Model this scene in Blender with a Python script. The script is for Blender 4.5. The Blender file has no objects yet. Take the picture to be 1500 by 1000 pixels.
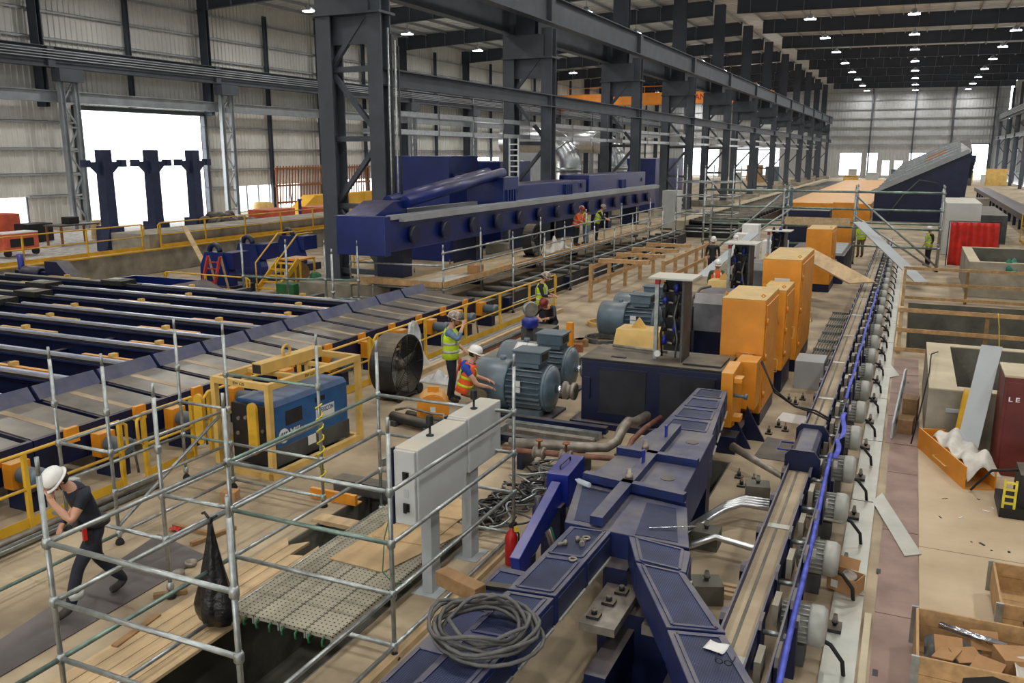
import bpy, math, random
from mathutils import Vector, Matrix
random.seed(7)
S = bpy.context.scene
COL = S.collection
PI = math.pi

# ------------------------------------------------------------------ camera
F_PX, CAM_H = 1270.0, 5.0                       # focal length in px of the 1500 px wide frame, eye height in m
PITCH, YAW = math.radians(12.218), math.radians(24.493)
cam = bpy.data.objects.new('camera', bpy.data.cameras.new('camera'))
COL.objects.link(cam)
cam.location = (0, 0, CAM_H)
cam.rotation_euler = (PI / 2 - PITCH, 0, YAW)
cam.data.sensor_width = 36.0
cam.data.lens = 36.0 * F_PX / 1500.0
cam.data.clip_start, cam.data.clip_end = 0.1, 2000
S.camera = cam

# ------------------------------------------------------------------ world and exposure
w = bpy.data.worlds.new('daylight'); S.world = w; w.use_nodes = True
wn = w.node_tree.nodes; wl = w.node_tree.links
bg = wn['Background']
bg.inputs['Color'].default_value = (0.93, 0.96, 1.0, 1)
bg.inputs['Strength'].default_value = 6.5
vs = S.view_settings
vs.view_transform = 'Standard'; vs.look = 'None'; vs.gamma = 1.0; vs.use_curve_mapping = False
vs.exposure = 0.0
LAMP_W = 430.0          # watts of one high-bay lamp in the main hall
LAMP_W_SIDE = 560.0     # and in the side bay

# ------------------------------------------------------------------ picture <-> place (measuring only)
_f = Vector((-math.sin(YAW) * math.cos(PITCH), math.cos(YAW) * math.cos(PITCH), -math.sin(PITCH)))
_r = Vector((math.cos(YAW), math.sin(YAW), 0))
_u = Vector((-math.sin(YAW) * math.sin(PITCH), math.cos(YAW) * math.sin(PITCH), math.cos(PITCH)))
_c = Vector((0, 0, CAM_H))
def _ray(x, y): return _f + _r * ((x - 750) / F_PX) + _u * ((500 - y) / F_PX)
def gz(x, y, z=0.0):
    d = _ray(x, y); return _c + d * ((z - CAM_H) / d.z)
def gx(x, y, X):
    d = _ray(x, y); return _c + d * (X / d.x)
def gy(x, y, Y):
    d = _ray(x, y); return _c + d * (Y / d.y)

# ------------------------------------------------------------------ materials
def srgb(c):
    return tuple(((v / 255) / 12.92 if v / 255 <= 0.04045 else ((v / 255 + 0.055) / 1.055) ** 2.4) for v in c) + (1.0,)
MATS = {}
def mat(name, col, rough=0.5, metal=0.0, var=0.12, scale=3.0, dust=0.0, dustcol=(176, 160, 132), bump=0.0, bscale=40.0,
        col2=None, dots=0.0, dotr=0.36, emit=None, strength=1.0, alpha=1.0, trans=0.0, planks=None, wave=None):
    m = bpy.data.materials.new(name); m.use_nodes = True
    nt = m.node_tree; N = nt.nodes; L = nt.links
    b = N['Principled BSDF']
    b.inputs['Roughness'].default_value = rough
    b.inputs['Metallic'].default_value = metal
    tc = N.new('ShaderNodeTexCoord'); geo = N.new('ShaderNodeNewGeometry')
    pos = geo.outputs['Position']
    nz = N.new('ShaderNodeTexNoise'); nz.inputs['Scale'].default_value = scale; nz.inputs['Detail'].default_value = 4
    L.new(pos, nz.inputs['Vector'])
    mix = N.new('ShaderNodeMix'); mix.data_type = 'RGBA'
    c = srgb(col)
    lo = tuple(max(0, v * (1 - var * 1.6)) for v in c[:3]) + (1,)
    hi = tuple(min(1, v * (1 + var)) for v in c[:3]) + (1,) if col2 is None else srgb(col2)
    mix.inputs['A'].default_value = lo; mix.inputs['B'].default_value = hi
    rmp = N.new('ShaderNodeMapRange'); rmp.inputs['From Min'].default_value = 0.3; rmp.inputs['From Max'].default_value = 0.7
    L.new(nz.outputs['Fac'], rmp.inputs['Value']); L.new(rmp.outputs['Result'], mix.inputs['Factor'])
    out = mix.outputs['Result']
    if dots:       # fine perforation / mesh weave
        sc = N.new('ShaderNodeVectorMath'); sc.operation = 'SCALE'; sc.inputs['Scale'].default_value = dots
        s1 = N.new('ShaderNodeSeparateXYZ'); L.new(tc.outputs['Object'], s1.inputs[0])
        c1 = N.new('ShaderNodeCombineXYZ')
        for ax_, k_ in (('X', .7), ('Y', 1.0)):
            ma = N.new('ShaderNodeMath'); ma.operation = 'MULTIPLY_ADD'; ma.inputs[1].default_value = k_
            L.new(s1.outputs['Z'], ma.inputs[0]); L.new(s1.outputs[ax_], ma.inputs[2]); L.new(ma.outputs['Value'], c1.inputs[ax_])
        L.new(c1.outputs['Vector'], sc.inputs[0])
        vo = N.new('ShaderNodeTexVoronoi'); vo.voronoi_dimensions = '2D'; vo.inputs['Scale'].default_value = 1.0; vo.inputs['Randomness'].default_value = 0.0
        L.new(sc.outputs['Vector'], vo.inputs['Vector'])
        st = N.new('ShaderNodeMath'); st.operation = 'LESS_THAN'; st.inputs[1].default_value = dotr
        L.new(vo.outputs['Distance'], st.inputs[0])
        m2 = N.new('ShaderNodeMix'); m2.data_type = 'RGBA'; m2.inputs['B'].default_value = (0.008, 0.009, 0.014, 1)
        L.new(st.outputs['Value'], m2.inputs['Factor']); L.new(out, m2.inputs['A']); out = m2.outputs['Result']
    if wave:       # grain: (scale along, across strength)
        wv = N.new('ShaderNodeTexNoise'); wv.inputs['Scale'].default_value = wave; wv.inputs['Detail'].default_value = 3
        mp = N.new('ShaderNodeMapping'); mp.inputs['Scale'].default_value = (1, 0.08, 1)
        L.new(pos, mp.inputs['Vector']); L.new(mp.outputs['Vector'], wv.inputs['Vector'])
        m4 = N.new('ShaderNodeMix'); m4.data_type = 'RGBA'; m4.blend_type = 'MULTIPLY'; m4.inputs['Factor'].default_value = 0.5
        cr = N.new('ShaderNodeMapRange'); cr.inputs['From Min'].default_value = 0.3; cr.inputs['From Max'].default_value = 0.65
        cr.inputs['To Min'].default_value = 0.55; cr.inputs['To Max'].default_value = 1.1
        L.new(wv.outputs['Fac'], cr.inputs['Value']); L.new(cr.outputs['Result'], m4.inputs['B'])
        L.new(out, m4.inputs['A']); out = m4.outputs['Result']
    if dust:       # settled dust: patchy, on faces that look up
        sx = N.new('ShaderNodeSeparateXYZ'); L.new(geo.outputs['Normal'], sx.inputs[0])
        n2 = N.new('ShaderNodeTexNoise'); n2.inputs['Scale'].default_value = 2.2; n2.inputs['Detail'].default_value = 5
        L.new(pos, n2.inputs['Vector'])
        r2 = N.new('ShaderNodeMapRange'); r2.inputs['From Min'].default_value = 0.35; r2.inputs['From Max'].default_value = 0.65
        r2.inputs['To Min'].default_value = dust * 0.35; r2.inputs['To Max'].default_value = dust
        L.new(n2.outputs['Fac'], r2.inputs['Value'])
        r3 = N.new('ShaderNodeMapRange'); r3.inputs['From Min'].default_value = 0.3; r3.inputs['From Max'].default_value = 0.9
        L.new(sx.outputs['Z'], r3.inputs['Value'])
        mu = N.new('ShaderNodeMath'); mu.operation = 'MULTIPLY'
        L.new(r2.outputs['Result'], mu.inputs[0]); L.new(r3.outputs['Result'], mu.inputs[1])
        m3 = N.new('ShaderNodeMix'); m3.data_type = 'RGBA'; m3.inputs['B'].default_value = srgb(dustcol)
        L.new(mu.outputs['Value'], m3.inputs['Factor']); L.new(out, m3.inputs['A']); out = m3.outputs['Result']
    L.new(out, b.inputs['Base Color'])
    if bump:
        n3 = N.new('ShaderNodeTexNoise'); n3.inputs['Scale'].default_value = bscale; n3.inputs['Detail'].default_value = 3
        L.new(pos, n3.inputs['Vector'])
        bp = N.new('ShaderNodeBump'); bp.inputs['Strength'].default_value = bump; bp.inputs['Distance'].default_value = 0.02
        L.new(n3.outputs['Fac'], bp.inputs['Height']); L.new(bp.outputs['Normal'], b.inputs['Normal'])
    if emit:
        b.inputs['Emission Color'].default_value = srgb(emit); b.inputs['Emission Strength'].default_value = strength
    if trans: b.inputs['Transmission Weight'].default_value = trans; b.inputs['IOR'].default_value = 1.2
    if alpha < 1: b.inputs['Alpha'].default_value = alpha
    MATS[name] = m
    return m

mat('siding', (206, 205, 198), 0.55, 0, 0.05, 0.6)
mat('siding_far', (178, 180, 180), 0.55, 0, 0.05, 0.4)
mat('deck', (205, 207, 205), 0.4, 0.3, 0.08, 0.8)
mat('steel', (70, 76, 84), 0.55, 0.1, 0.14, 1.2)
mat('steel_light', (140, 146, 150), 0.5, 0.2, 0.12, 1.2)
mat('girt', (158, 162, 164), 0.5, 0.2, 0.1, 1.0)
mat('rafter', (56, 63, 74), 0.6, 0.1, 0.12, 0.6)
mat('galv', (168, 174, 172), 0.36, 0.75, 0.2, 9.0)
mat('galv_green', (126, 148, 138), 0.42, 0.6, 0.22, 5.0)
mat('alu', (205, 208, 210), 0.28, 0.9, 0.1, 6.0)
mat('navy', (11, 24, 62), 0.42, 0.05, 0.25, 3.0, dust=0.3)
mat('navy_clean', (18, 38, 104), 0.32, 0.05, 0.2, 1.2, dust=0.3)
mat('navy_dusty', (22, 38, 92), 0.48, 0.05, 0.25, 5.0, dust=0.62, dustcol=(138, 132, 122))
mat('navy_bright', (18, 40, 140), 0.35, 0.05, 0.15, 4.0, dust=0.25)
mat('navy_mesh', (52, 64, 108), 0.5, 0.2, 0.3, 3.0, dots=52.0, dotr=.38)
mat('black_mesh', (52, 54, 60), 0.55, 0.2, 0.3, 3.0, dots=52.0, dotr=.38)
mat('black', (26, 27, 30), 0.5, 0, 0.2, 6.0)
mat('black_dusty', (34, 35, 38), 0.6, 0, 0.3, 5.0, dust=0.45)
mat('rubber', (24, 24, 26), 0.75, 0, 0.2, 9.0)
mat('cable_grey', (92, 92, 90), 0.6, 0, 0.2, 9.0)
mat('orange', (226, 146, 34), 0.45, 0, 0.1, 2.0, dust=0.55, dustcol=(214, 196, 150))
mat('yellow_paint', (226, 178, 48), 0.45, 0, 0.12, 3.0, dust=0.3)
mat('yellow_pale', (214, 176, 96), 0.55, 0, 0.12, 3.0, dust=0.4)
mat('motor_blue', (92, 112, 126), 0.38, 0.1, 0.14, 4.0, dust=0.25)
mat('motor_grey', (168, 170, 164), 0.45, 0.1, 0.1, 5.0, dust=0.2)
mat('cabinet_grey', (190, 193, 190), 0.5, 0, 0.05, 2.0, dust=0.7, dustcol=(206, 194, 168))
mat('panel_grey', (170, 176, 178), 0.5, 0, 0.06, 1.5)
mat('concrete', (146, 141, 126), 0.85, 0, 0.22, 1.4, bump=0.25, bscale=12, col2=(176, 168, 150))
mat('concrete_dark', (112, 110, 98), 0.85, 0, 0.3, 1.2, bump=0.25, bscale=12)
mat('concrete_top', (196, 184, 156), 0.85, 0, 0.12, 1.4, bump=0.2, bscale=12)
mat('floor_mat', (150, 132, 106), 0.75, 0, 0.2, 0.9, bump=0.15, bscale=30, col2=(190, 172, 142))
mat('floor_tan', (186, 164, 132), 0.75, 0, 0.06, 1.1, bump=0.12, bscale=20, col2=(204, 184, 154))
mat('floor_red', (136, 110, 100), 0.7, 0, 0.12, 1.6, bump=0.12, bscale=20, col2=(160, 134, 122))
mat('gravel_mat', (178, 174, 166), 0.95, 0, 0.25, 3.0, bump=0.9, bscale=9)
mat('outside_mat', (225, 222, 214), 0.95, 0, 0.06, 0.05)
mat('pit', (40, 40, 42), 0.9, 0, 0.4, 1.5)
mat('wood', (190, 152, 104), 0.7, 0, 0.15, 4.0, wave=14)
mat('wood_dark', (150, 116, 76), 0.7, 0, 0.2, 4.0, wave=14)
mat('wood_pale', (206, 178, 136), 0.7, 0, 0.12, 3.0, wave=10)
mat('plywood', (196, 166, 122), 0.7, 0, 0.12, 2.0, wave=6)
mat('cardboard', (172, 130, 86), 0.8, 0, 0.1, 5.0)
mat('zinc_plate', (176, 180, 174), 0.42, 0.45, 0.12, 2.5, dust=0.35, dustcol=(196, 186, 160))
mat('grate', (120, 128, 128), 0.5, 0.5, 0.15, 4.0, dust=0.3)
mat('deck_steel', (168, 162, 142), 0.55, 0.3, 0.14, 2.0, dots=17.0, dotr=.17)
mat('steel_sheet', (104, 98, 96), 0.5, 0.4, 0.3, 1.0)
mat('navy_hazed', (40, 50, 78), 0.5, 0.05, 0.15, 2.0, dust=0.2)  # navy paled by the glare haze, which is put into the colour
mat('rail_sheen', (205, 212, 232), 0.25, 0.35, 0.08, 4.0)  # sheen of the bed rails put into a pale base colour
mat('chute_steel', (120, 122, 126), 0.34, 0.5, 0.25, 2.5, dust=0.75, dustcol=(168, 156, 134))
mat('shiny', (226, 230, 240), 0.15, 1.0, 0.05, 4.0)
mat('rust', (150, 96, 60), 0.7, 0.2, 0.25, 8.0)
mat('red', (190, 34, 30), 0.4, 0, 0.12, 4.0)
mat('red_cloth', (206, 40, 26), 0.5, 0, 0.22, 2.5)
mat('maroon', (104, 36, 32), 0.5, 0, 0.18, 2.0, dust=0.4)
mat('red_orange', (206, 92, 62), 0.6, 0, 0.2, 2.0, dust=0.4)
mat('miller_blue', (36, 92, 148), 0.45, 0, 0.2, 2.5, dust=0.35)
mat('grey_dark', (74, 76, 76), 0.6, 0.1, 0.25, 3.0, dust=0.3)
mat('white', (232, 232, 228), 0.5, 0, 0.04, 4.0)
mat('white_paper', (222, 222, 218), 0.7, 0, 0.04, 9.0)
mat('lettering', (240, 240, 240), 0.6, 0, 0.0, 1.0)
mat('plastic_film', (226, 230, 232), 0.25, 0, 0.08, 6.0, alpha=0.42)
mat('white_cloth', (210, 206, 196), 0.8, 0, 0.12, 7.0, bump=0.6, bscale=9)
mat('bag_black', (20, 20, 21), 0.35, 0, 0.3, 7.0, bump=0.8, bscale=14)
mat('skin', (198, 150, 122), 0.55, 0, 0.06, 12.0)
mat('vest_yellow', (196, 226, 40), 0.7, 0, 0.1, 8.0, bump=0.3)
mat('vest_orange', (238, 96, 40), 0.7, 0, 0.1, 8.0, bump=0.3)
mat('reflective', (190, 194, 190), 0.4, 0.2, 0.05, 8.0)
mat('navy_cloth', (28, 32, 46), 0.8, 0, 0.25, 9.0, bump=0.5, bscale=18)
mat('denim', (96, 122, 150), 0.8, 0, 0.15, 9.0, bump=0.3)
mat('green_cloth', (58, 92, 60), 0.8, 0, 0.15, 9.0)
mat('blue_cloth', (34, 64, 160), 0.8, 0, 0.12, 9.0)
mat('khaki', (104, 92, 70), 0.85, 0, 0.15, 9.0)
mat('helmet_white', (236, 236, 232), 0.3, 0, 0.03, 9.0)
mat('helmet_red', (126, 36, 30), 0.35, 0, 0.15, 14.0)
mat('helmet_camo', (150, 128, 104), 0.4, 0, 0.5, 16.0, col2=(206, 190, 176))
mat('hair', (46, 36, 30), 0.8, 0, 0.2, 20.0)
mat('boot', (62, 58, 52), 0.8, 0, 0.3, 12.0)
mat('strap_blue', (52, 66, 190), 0.6, 0, 0.2, 6.0, col2=(92, 106, 214))
mat('green_paint', (36, 104, 62), 0.5, 0, 0.12, 4.0)
mat('teal_cloth', (40, 120, 98), 0.7, 0, 0.2, 6.0)
mat('ladder_red', (176, 52, 40), 0.5, 0, 0.15, 4.0)
mat('crane_orange', (238, 146, 44), 0.5, 0, 0.08, 1.0)
mat('crane_yellow', (232, 176, 52), 0.5, 0, 0.08, 1.0)
mat('pipe_metal', (150, 142, 130), 0.45, 0.5, 0.25, 6.0)
mat('pipe_rust', (134, 92, 74), 0.6, 0.3, 0.25, 6.0)
mat('bottle', (220, 232, 240), 0.1, 0, 0.02, 9.0, alpha=0.5)
mat('yellow_tape', (222, 206, 60), 0.5, 0, 0.1, 9.0)
mat('green_cord', (40, 110, 70), 0.5, 0, 0.1, 9.0)
mat('lamp_glow', (255, 255, 255), 0.5, emit=(250, 250, 255), strength=26.0)
mat('far_glass', (255, 255, 255), 0.5, alpha=0.3)

# ------------------------------------------------------------------ mesh building
def ortho(d, up=None):
    d = Vector(d).normalized()
    up = Vector(up) if up else (Vector((0, 0, 1)) if abs(d.z) < 0.95 else Vector((0, 1, 0)))
    x = d.cross(up).normalized(); y = x.cross(d).normalized()
    return x, y, d
class MB:
    def __init__(s): s.v = []; s.f = []; s.sm = []
    def add(s, vs, fs, smooth=False):
        o = len(s.v); s.v += [tuple(p) for p in vs]
        for f in fs: s.f.append(tuple(i + o for i in f)); s.sm.append(smooth)
        return s
    def box(s, x0, x1, y0, y1, z0, z1):
        vs = [(x, y, z) for z in (z0, z1) for y in (y0, y1) for x in (x0, x1)]
        return s.add(vs, [(0, 2, 3, 1), (4, 5, 7, 6), (0, 1, 5, 4), (2, 6, 7, 3), (0, 4, 6, 2), (1, 3, 7, 5)])
    def cbox(s, c, sz, rz=0, rx=0, ry=0):
        M = Matrix.Rotation(rz, 3, 'Z') @ Matrix.Rotation(ry, 3, 'Y') @ Matrix.Rotation(rx, 3, 'X')
        c = Vector(c); h = Vector(sz) / 2
        vs = [c + M @ Vector((x * h.x, y * h.y, z * h.z)) for z in (-1, 1) for y in (-1, 1) for x in (-1, 1)]
        return s.add(vs, [(0, 2, 3, 1), (4, 5, 7, 6), (0, 1, 5, 4), (2, 6, 7, 3), (0, 4, 6, 2), (1, 3, 7, 5)])
    def bar(s, p, q, w, h, up=None):
        p, q = Vector(p), Vector(q); x, y, d = ortho(q - p, up)
        vs = [e + x * (a * w / 2) + y * (b * h / 2) for e in (p, q) for b in (-1, 1) for a in (-1, 1)]
        return s.add(vs, [(0, 2, 3, 1), (4, 5, 7, 6), (0, 1, 5, 4), (2, 6, 7, 3), (0, 4, 6, 2), (1, 3, 7, 5)])
    def ibeam(s, p, q, h, w, t=0.03, tw=None, up=None):
        p, q = Vector(p), Vector(q); x, y, d = ortho(q - p, up); tw = tw or t
        s.bar(p + y * (h / 2 - t / 2), q + y * (h / 2 - t / 2), w, t, y)
        s.bar(p - y * (h / 2 - t / 2), q - y * (h / 2 - t / 2), w, t, y)
        return s.bar(p, q, tw, h - 2 * t, y)
    def tube(s, p, q, r, n=10, r2=None, caps=True):
        return s.path([p, q], r, n, r2=r2, caps=caps)
    def path(s, pts, r, n=8, r2=None, caps=True, closed=False):
        pts = [Vector(p) for p in pts]; k = len(pts); o = []; px = None
        for i, p in enumerate(pts):
            a = pts[i - 1] if (i or closed) else p; b = pts[(i + 1) % k] if (i < k - 1 or closed) else p
            d = (b - a)
            if d.length < 1e-9: d = Vector((0, 0, 1))
            if px is None: x, y, d = ortho(d)
            else:
                d.normalize(); x = px - d * px.dot(d)
                x = x.normalized() if x.length > 1e-6 else ortho(d)[0]
                y = x.cross(d).normalized(); 
            px = x
            rr = r if r2 is None else r + (r2 - r) * i / max(1, k - 1)
            if isinstance(r, (list, tuple)): rr = r[i]
            o += [p + (x * math.cos(t) + y * math.sin(t)) * rr for t in (2 * PI * j / n for j in range(n))]
        fs = []
        for i in range(k if closed else k - 1):
            for j in range(n):
                a = i * n + j; b = i * n + (j + 1) % n; c = ((i + 1) % k) * n
                fs.append((a, b, c + (j + 1) % n, c + j))
        s.add(o, fs, True)
        if caps and not closed:
            base = len(s.v) - len(o)
            s.f.append(tuple(base + j for j in reversed(range(n)))); s.sm.append(False)
            s.f.append(tuple(base + (k - 1) * n + j for j in range(n))); s.sm.append(False)
        return s
    def lathe(s, prof, o=(0, 0, 0), axis=(0, 0, 1), n=20, smooth=True):
        x, y, d = ortho(axis); o = Vector(o); vs = []; fs = []
        for r, z in prof: vs += [o + d * z + (x * math.cos(t) + y * math.sin(t)) * max(r, 1e-4) for t in (2 * PI * j / n for j in range(n))]
        for i in range(len(prof) - 1):
            for j in range(n): fs.append((i * n + j, i * n + (j + 1) % n, (i + 1) * n + (j + 1) % n, (i + 1) * n + j))
        s.add(vs, fs, smooth); b = len(s.v) - len(vs)
        s.f.append(tuple(b + j for j in reversed(range(n)))); s.sm.append(False)
        s.f.append(tuple(b + (len(prof) - 1) * n + j for j in range(n))); s.sm.append(False)
        return s
    def prism(s, poly, a, b, plane='xy'):
        n = len(poly)
        P = {'xy': lambda p, d: (p[0], p[1], d), 'xz': lambda p, d: (p[0], d, p[1]), 'yz': lambda p, d: (d, p[0], p[1])}[plane]
        vs = [P(p, a) for p in poly] + [P(p, b) for p in poly]
        fs = [tuple(reversed(range(n))), tuple(range(n, 2 * n))] + [(i, (i + 1) % n, n + (i + 1) % n, n + i) for i in range(n)]
        return s.add(vs, fs)
    def loft(s, rings, smooth=True, caps=True):
        n = len(rings[0]); vs = [p for r in rings for p in r]; fs = []
        for i in range(len(rings) - 1):
            for j in range(n): fs.append((i * n + j, i * n + (j + 1) % n, (i + 1) * n + (j + 1) % n, (i + 1) * n + j))
        s.add(vs, fs, smooth); b = len(s.v) - len(vs)
        if caps:
            s.f.append(tuple(b + j for j in reversed(range(n)))); s.sm.append(smooth)
            s.f.append(tuple(b + len(vs) - n + j for j in range(n))); s.sm.append(smooth)
        return s
    def sheet(s, fn, nu, nv, thick=0.0):
        vs = [Vector(fn(i / nu, j / nv)) for j in range(nv + 1) for i in range(nu + 1)]
        fs = [(j * (nu + 1) + i, j * (nu + 1) + i + 1, (j + 1) * (nu + 1) + i + 1, (j + 1) * (nu + 1) + i) for j in range(nv) for i in range(nu)]
        return s.add(vs, fs, True)
    def build(s, name, m, parent=None, bevel=0, thick=0, **tags):
        me = bpy.data.meshes.new(name)
        me.from_pydata(s.v, [], s.f); me.polygons.foreach_set('use_smooth', s.sm)
        import bmesh
        bm = bmesh.new(); bm.from_mesh(me); bmesh.ops.recalc_face_normals(bm, faces=bm.faces); bm.to_mesh(me); bm.free()
        me.materials.append(MATS[m]); me.update()
        o = bpy.data.objects.new(name, me); COL.objects.link(o)
        if parent is not None: o.parent = parent
        if bevel:
            b = o.modifiers.new('edge', 'BEVEL'); b.width = bevel; b.segments = 2; b.limit_method = 'ANGLE'; b.angle_limit = 0.7
        if thick:
            b = o.modifiers.new('thick', 'SOLIDIFY'); b.thickness = thick
        for k, v in tags.items(): o[k] = v
        return o
def tag(o, label, cat, group=None):
    o['label'] = label; o['category'] = cat
    if group: o['group'] = group
    return o
def thing(name, label, cat, loc=(0, 0, 0), rz=0.0, group=None):
    o = bpy.data.objects.new(name, None); COL.objects.link(o)
    o.location = loc; o.rotation_euler = (0, 0, rz); o.empty_display_size = 0.2
    return tag(o, label, cat, group)
KIDS = {}
def copy_tree(o, parent=None):
    c = o.copy(); COL.objects.link(c); c.parent = parent
    for ch in o.children: copy_tree(ch, c)
    return c
def dup(o, loc, rz=None, label=None, group=None):
    c = copy_tree(o); c.location = loc
    if rz is not None: c.rotation_euler = (0, 0, rz)
    if label: c['label'] = label
    if group: c['group'] = group
    return c
def struct(name, mb, m, parent=None, **k):
    o = mb.build(name, m, parent, **k)
    if parent is None: o['kind'] = 'structure'
    return o
def one(name, mb, m, label, cat, group=None, **k):
    o = mb.build(name, m, None, **k)
    # put the origin at the mesh base so that the thing stands where it is
    v = o.data.vertices
    c = Vector((sum(p.co.x for p in v) / len(v), sum(p.co.y for p in v) / len(v), min(p.co.z for p in v)))
    o.data.transform(Matrix.Translation(-c)); o.location = c
    return tag(o, label, cat, group)
def text(name, body, size, m, parent, loc, rot, extrude=0.002, scale_x=1.0, bold=False):
    cu = bpy.data.curves.new(name, 'FONT'); cu.body = body; cu.size = size; cu.extrude = extrude
    cu.align_x = 'CENTER'; cu.align_y = 'CENTER'
    if bold: cu.offset = size * 0.02
    tmp = bpy.data.objects.new(name, cu); COL.objects.link(tmp)
    me = bpy.data.meshes.new_from_object(tmp.evaluated_get(bpy.context.evaluated_depsgraph_get()))
    bpy.data.objects.remove(tmp)
    me.materials.clear(); me.materials.append(MATS[m])
    o = bpy.data.objects.new(name, me); COL.objects.link(o); o.parent = parent
    o.location = loc; o.rotation_euler = rot; o.scale = (scale_x, 1, 1)
    return o
# ------------------------------------------------------------------ the building
BAY, Y0 = 15.0, 25.75                    # frame spacing, first frame in view
FRAMES = [Y0 + BAY * i for i in range(-4, 12)]
XW, XE = -53.0, 15.7                     # side walls
YS, YN = -40.0, 199.0                    # end walls
X_COL_L, X_COL_R = -18.6, -16.6          # the two legs of the middle column row
def roof_z(x):                           # underside of the rafters
    return 16.0 + (x + 53) * 0.0458 if x < -17 else 17.65 - (x + 17) * 0.011

# floors: the hall floor in pieces around the pits
fl = MB()
def slab(m, x0, x1, y0, y1, z=0.0, t=0.3): m.box(x0, x1, y0, y1, z - t, z)
PIT1 = (-7.1, -4.95, 3.5, 10.4)       # pit under the scaffold
PIT2 = (0.2, 5.6, 24.1, 32.4)           # pit behind the wooden railing
PIT3 = (-4.2, -2.35, 9.8, 13.9)          # pit beside the shaft cover
PIT4 = (-2.5, -1.35, 4.4, 7.95)          # pit between the two cover arms
PITS = (PIT1, PIT2, PIT3, PIT4)
xs = sorted({-29.0, XE} | {p[i] for p in PITS for i in (0, 1)}); ys = sorted({YS, YN} | {p[i] for p in PITS for i in (2, 3)})
for x0, x1 in zip(xs[:-1], xs[1:]):
    run = None
    for y0, y1 in list(zip(ys[:-1], ys[1:])) + [(None, None)]:
        hole = y0 is None or any(p[0] <= x0 and p[1] >= x1 and p[2] <= y0 and p[3] >= y1 for p in PITS)
        if not hole: run = (run[0] if run else y0, y1)
        elif run: slab(fl, x0, x1, *run); run = None
slab(fl, XW, -29.0, YS, YN, -0.02)
floor = struct('floor', fl, 'floor_mat')
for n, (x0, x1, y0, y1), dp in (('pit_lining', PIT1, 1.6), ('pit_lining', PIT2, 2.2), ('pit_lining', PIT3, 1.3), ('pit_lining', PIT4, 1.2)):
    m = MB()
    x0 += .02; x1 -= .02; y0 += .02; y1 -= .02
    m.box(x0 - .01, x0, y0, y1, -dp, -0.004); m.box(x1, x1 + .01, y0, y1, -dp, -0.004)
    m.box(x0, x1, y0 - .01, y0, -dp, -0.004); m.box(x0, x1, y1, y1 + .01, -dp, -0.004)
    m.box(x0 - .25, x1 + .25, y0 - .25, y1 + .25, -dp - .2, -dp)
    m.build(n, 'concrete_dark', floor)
# side yard inside the hall: gravel in the side bay
m = MB(); NG = 60
def gfn(u, v):
    x = XW + 2.25 + (18.6) * u; y = 8 + 150 * v
    return (x, y, 0.01 + 0.012 * math.sin(x * 2.1 + y) * math.sin(y * 1.3) + random.uniform(0, .02))
m.sheet(gfn, 70, 160); g = m.build('gravel', 'gravel_mat'); g['kind'] = 'stuff'; g['label'] = 'pale gravel ground in the side bay by the big doorway'; g['category'] = 'gravel'
# outside ground
m = MB(); m.box(-400, XW - .3, -200, 500, -0.4, -0.12); m.box(XW, 300, YN + .3, 700, -0.4, -0.12)
struct('ground_outside', m, 'outside_mat')

# ---- corrugated wall with openings (x = const or y = const)
def rib_wall(name, axis, c, a0, a1, z0, z1, holes, pitch, depth, m, inward):
    mb = MB(); cuts = sorted({a0, a1} | {h[0] for h in holes} | {h[1] for h in holes})
    for p, q in zip(cuts[:-1], cuts[1:]):
        zs = [(z0, z1)]
        for h in holes:
            if h[0] <= p + 1e-6 and h[1] >= q - 1e-6:
                nz_ = []
                for (u, v) in zs:
                    if h[2] > u: nz_.append((u, min(v, h[2])))
                    if h[3] < v: nz_.append((max(u, h[3]), v))
                zs = nz_
        n = max(1, round((q - p) / pitch)); st = (q - p) / n
        prof = []
        for k in range(n):
            s0 = p + k * st
            prof += [(s0, 0), (s0 + st * .70, 0), (s0 + st * .78, depth), (s0 + st * .92, depth)]
        prof.append((q, 0))
        for (u, v) in zs:
            if axis == 'x': pts = [(c + inward * d, a) for a, d in prof]; P = lambda e, z: (e[0], e[1], z)
            else: pts = [(a, c + inward * d) for a, d in prof]; P = lambda e, z: (e[0], e[1], z)
            vs = [P(e, u) for e in pts] + [P(e, v) for e in pts]; k = len(pts)
            mb.add(vs, [(i, i + 1, k + i + 1, k + i) for i in range(k - 1)])
            # outer skin
            if axis == 'x': mb.box(*sorted((c - inward * .03, c - inward * .12)), p, q, u, v)
            else: mb.box(p, q, *sorted((c - inward * .03, c - inward * .12)), u, v)
    return struct(name, mb, m)
DOOR = (43.7, 55.5, 0, 7.95)
W_HOLES = [DOOR, (36.9, 39.3, 0.0, 2.2), (58.9, 67.8, 0.1, 2.25), (71.5, 84.0, 0.2, 2.4), (102.0, 112.0, 0, 4.5), (118.0, 128.0, 0.3, 4.5)]
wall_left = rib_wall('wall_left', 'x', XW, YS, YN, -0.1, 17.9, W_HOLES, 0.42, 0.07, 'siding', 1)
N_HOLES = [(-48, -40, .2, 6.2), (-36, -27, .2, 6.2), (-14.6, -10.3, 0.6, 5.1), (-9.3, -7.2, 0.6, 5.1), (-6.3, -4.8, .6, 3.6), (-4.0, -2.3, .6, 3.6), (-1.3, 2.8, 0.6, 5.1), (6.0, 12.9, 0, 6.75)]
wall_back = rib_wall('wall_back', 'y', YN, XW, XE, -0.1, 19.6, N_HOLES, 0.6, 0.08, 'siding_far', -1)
R_HOLES = [(y, y + 7.5, 2.0, 5.6) for y in (70.75 + 15 * k + 3 for k in range(8))]
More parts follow.
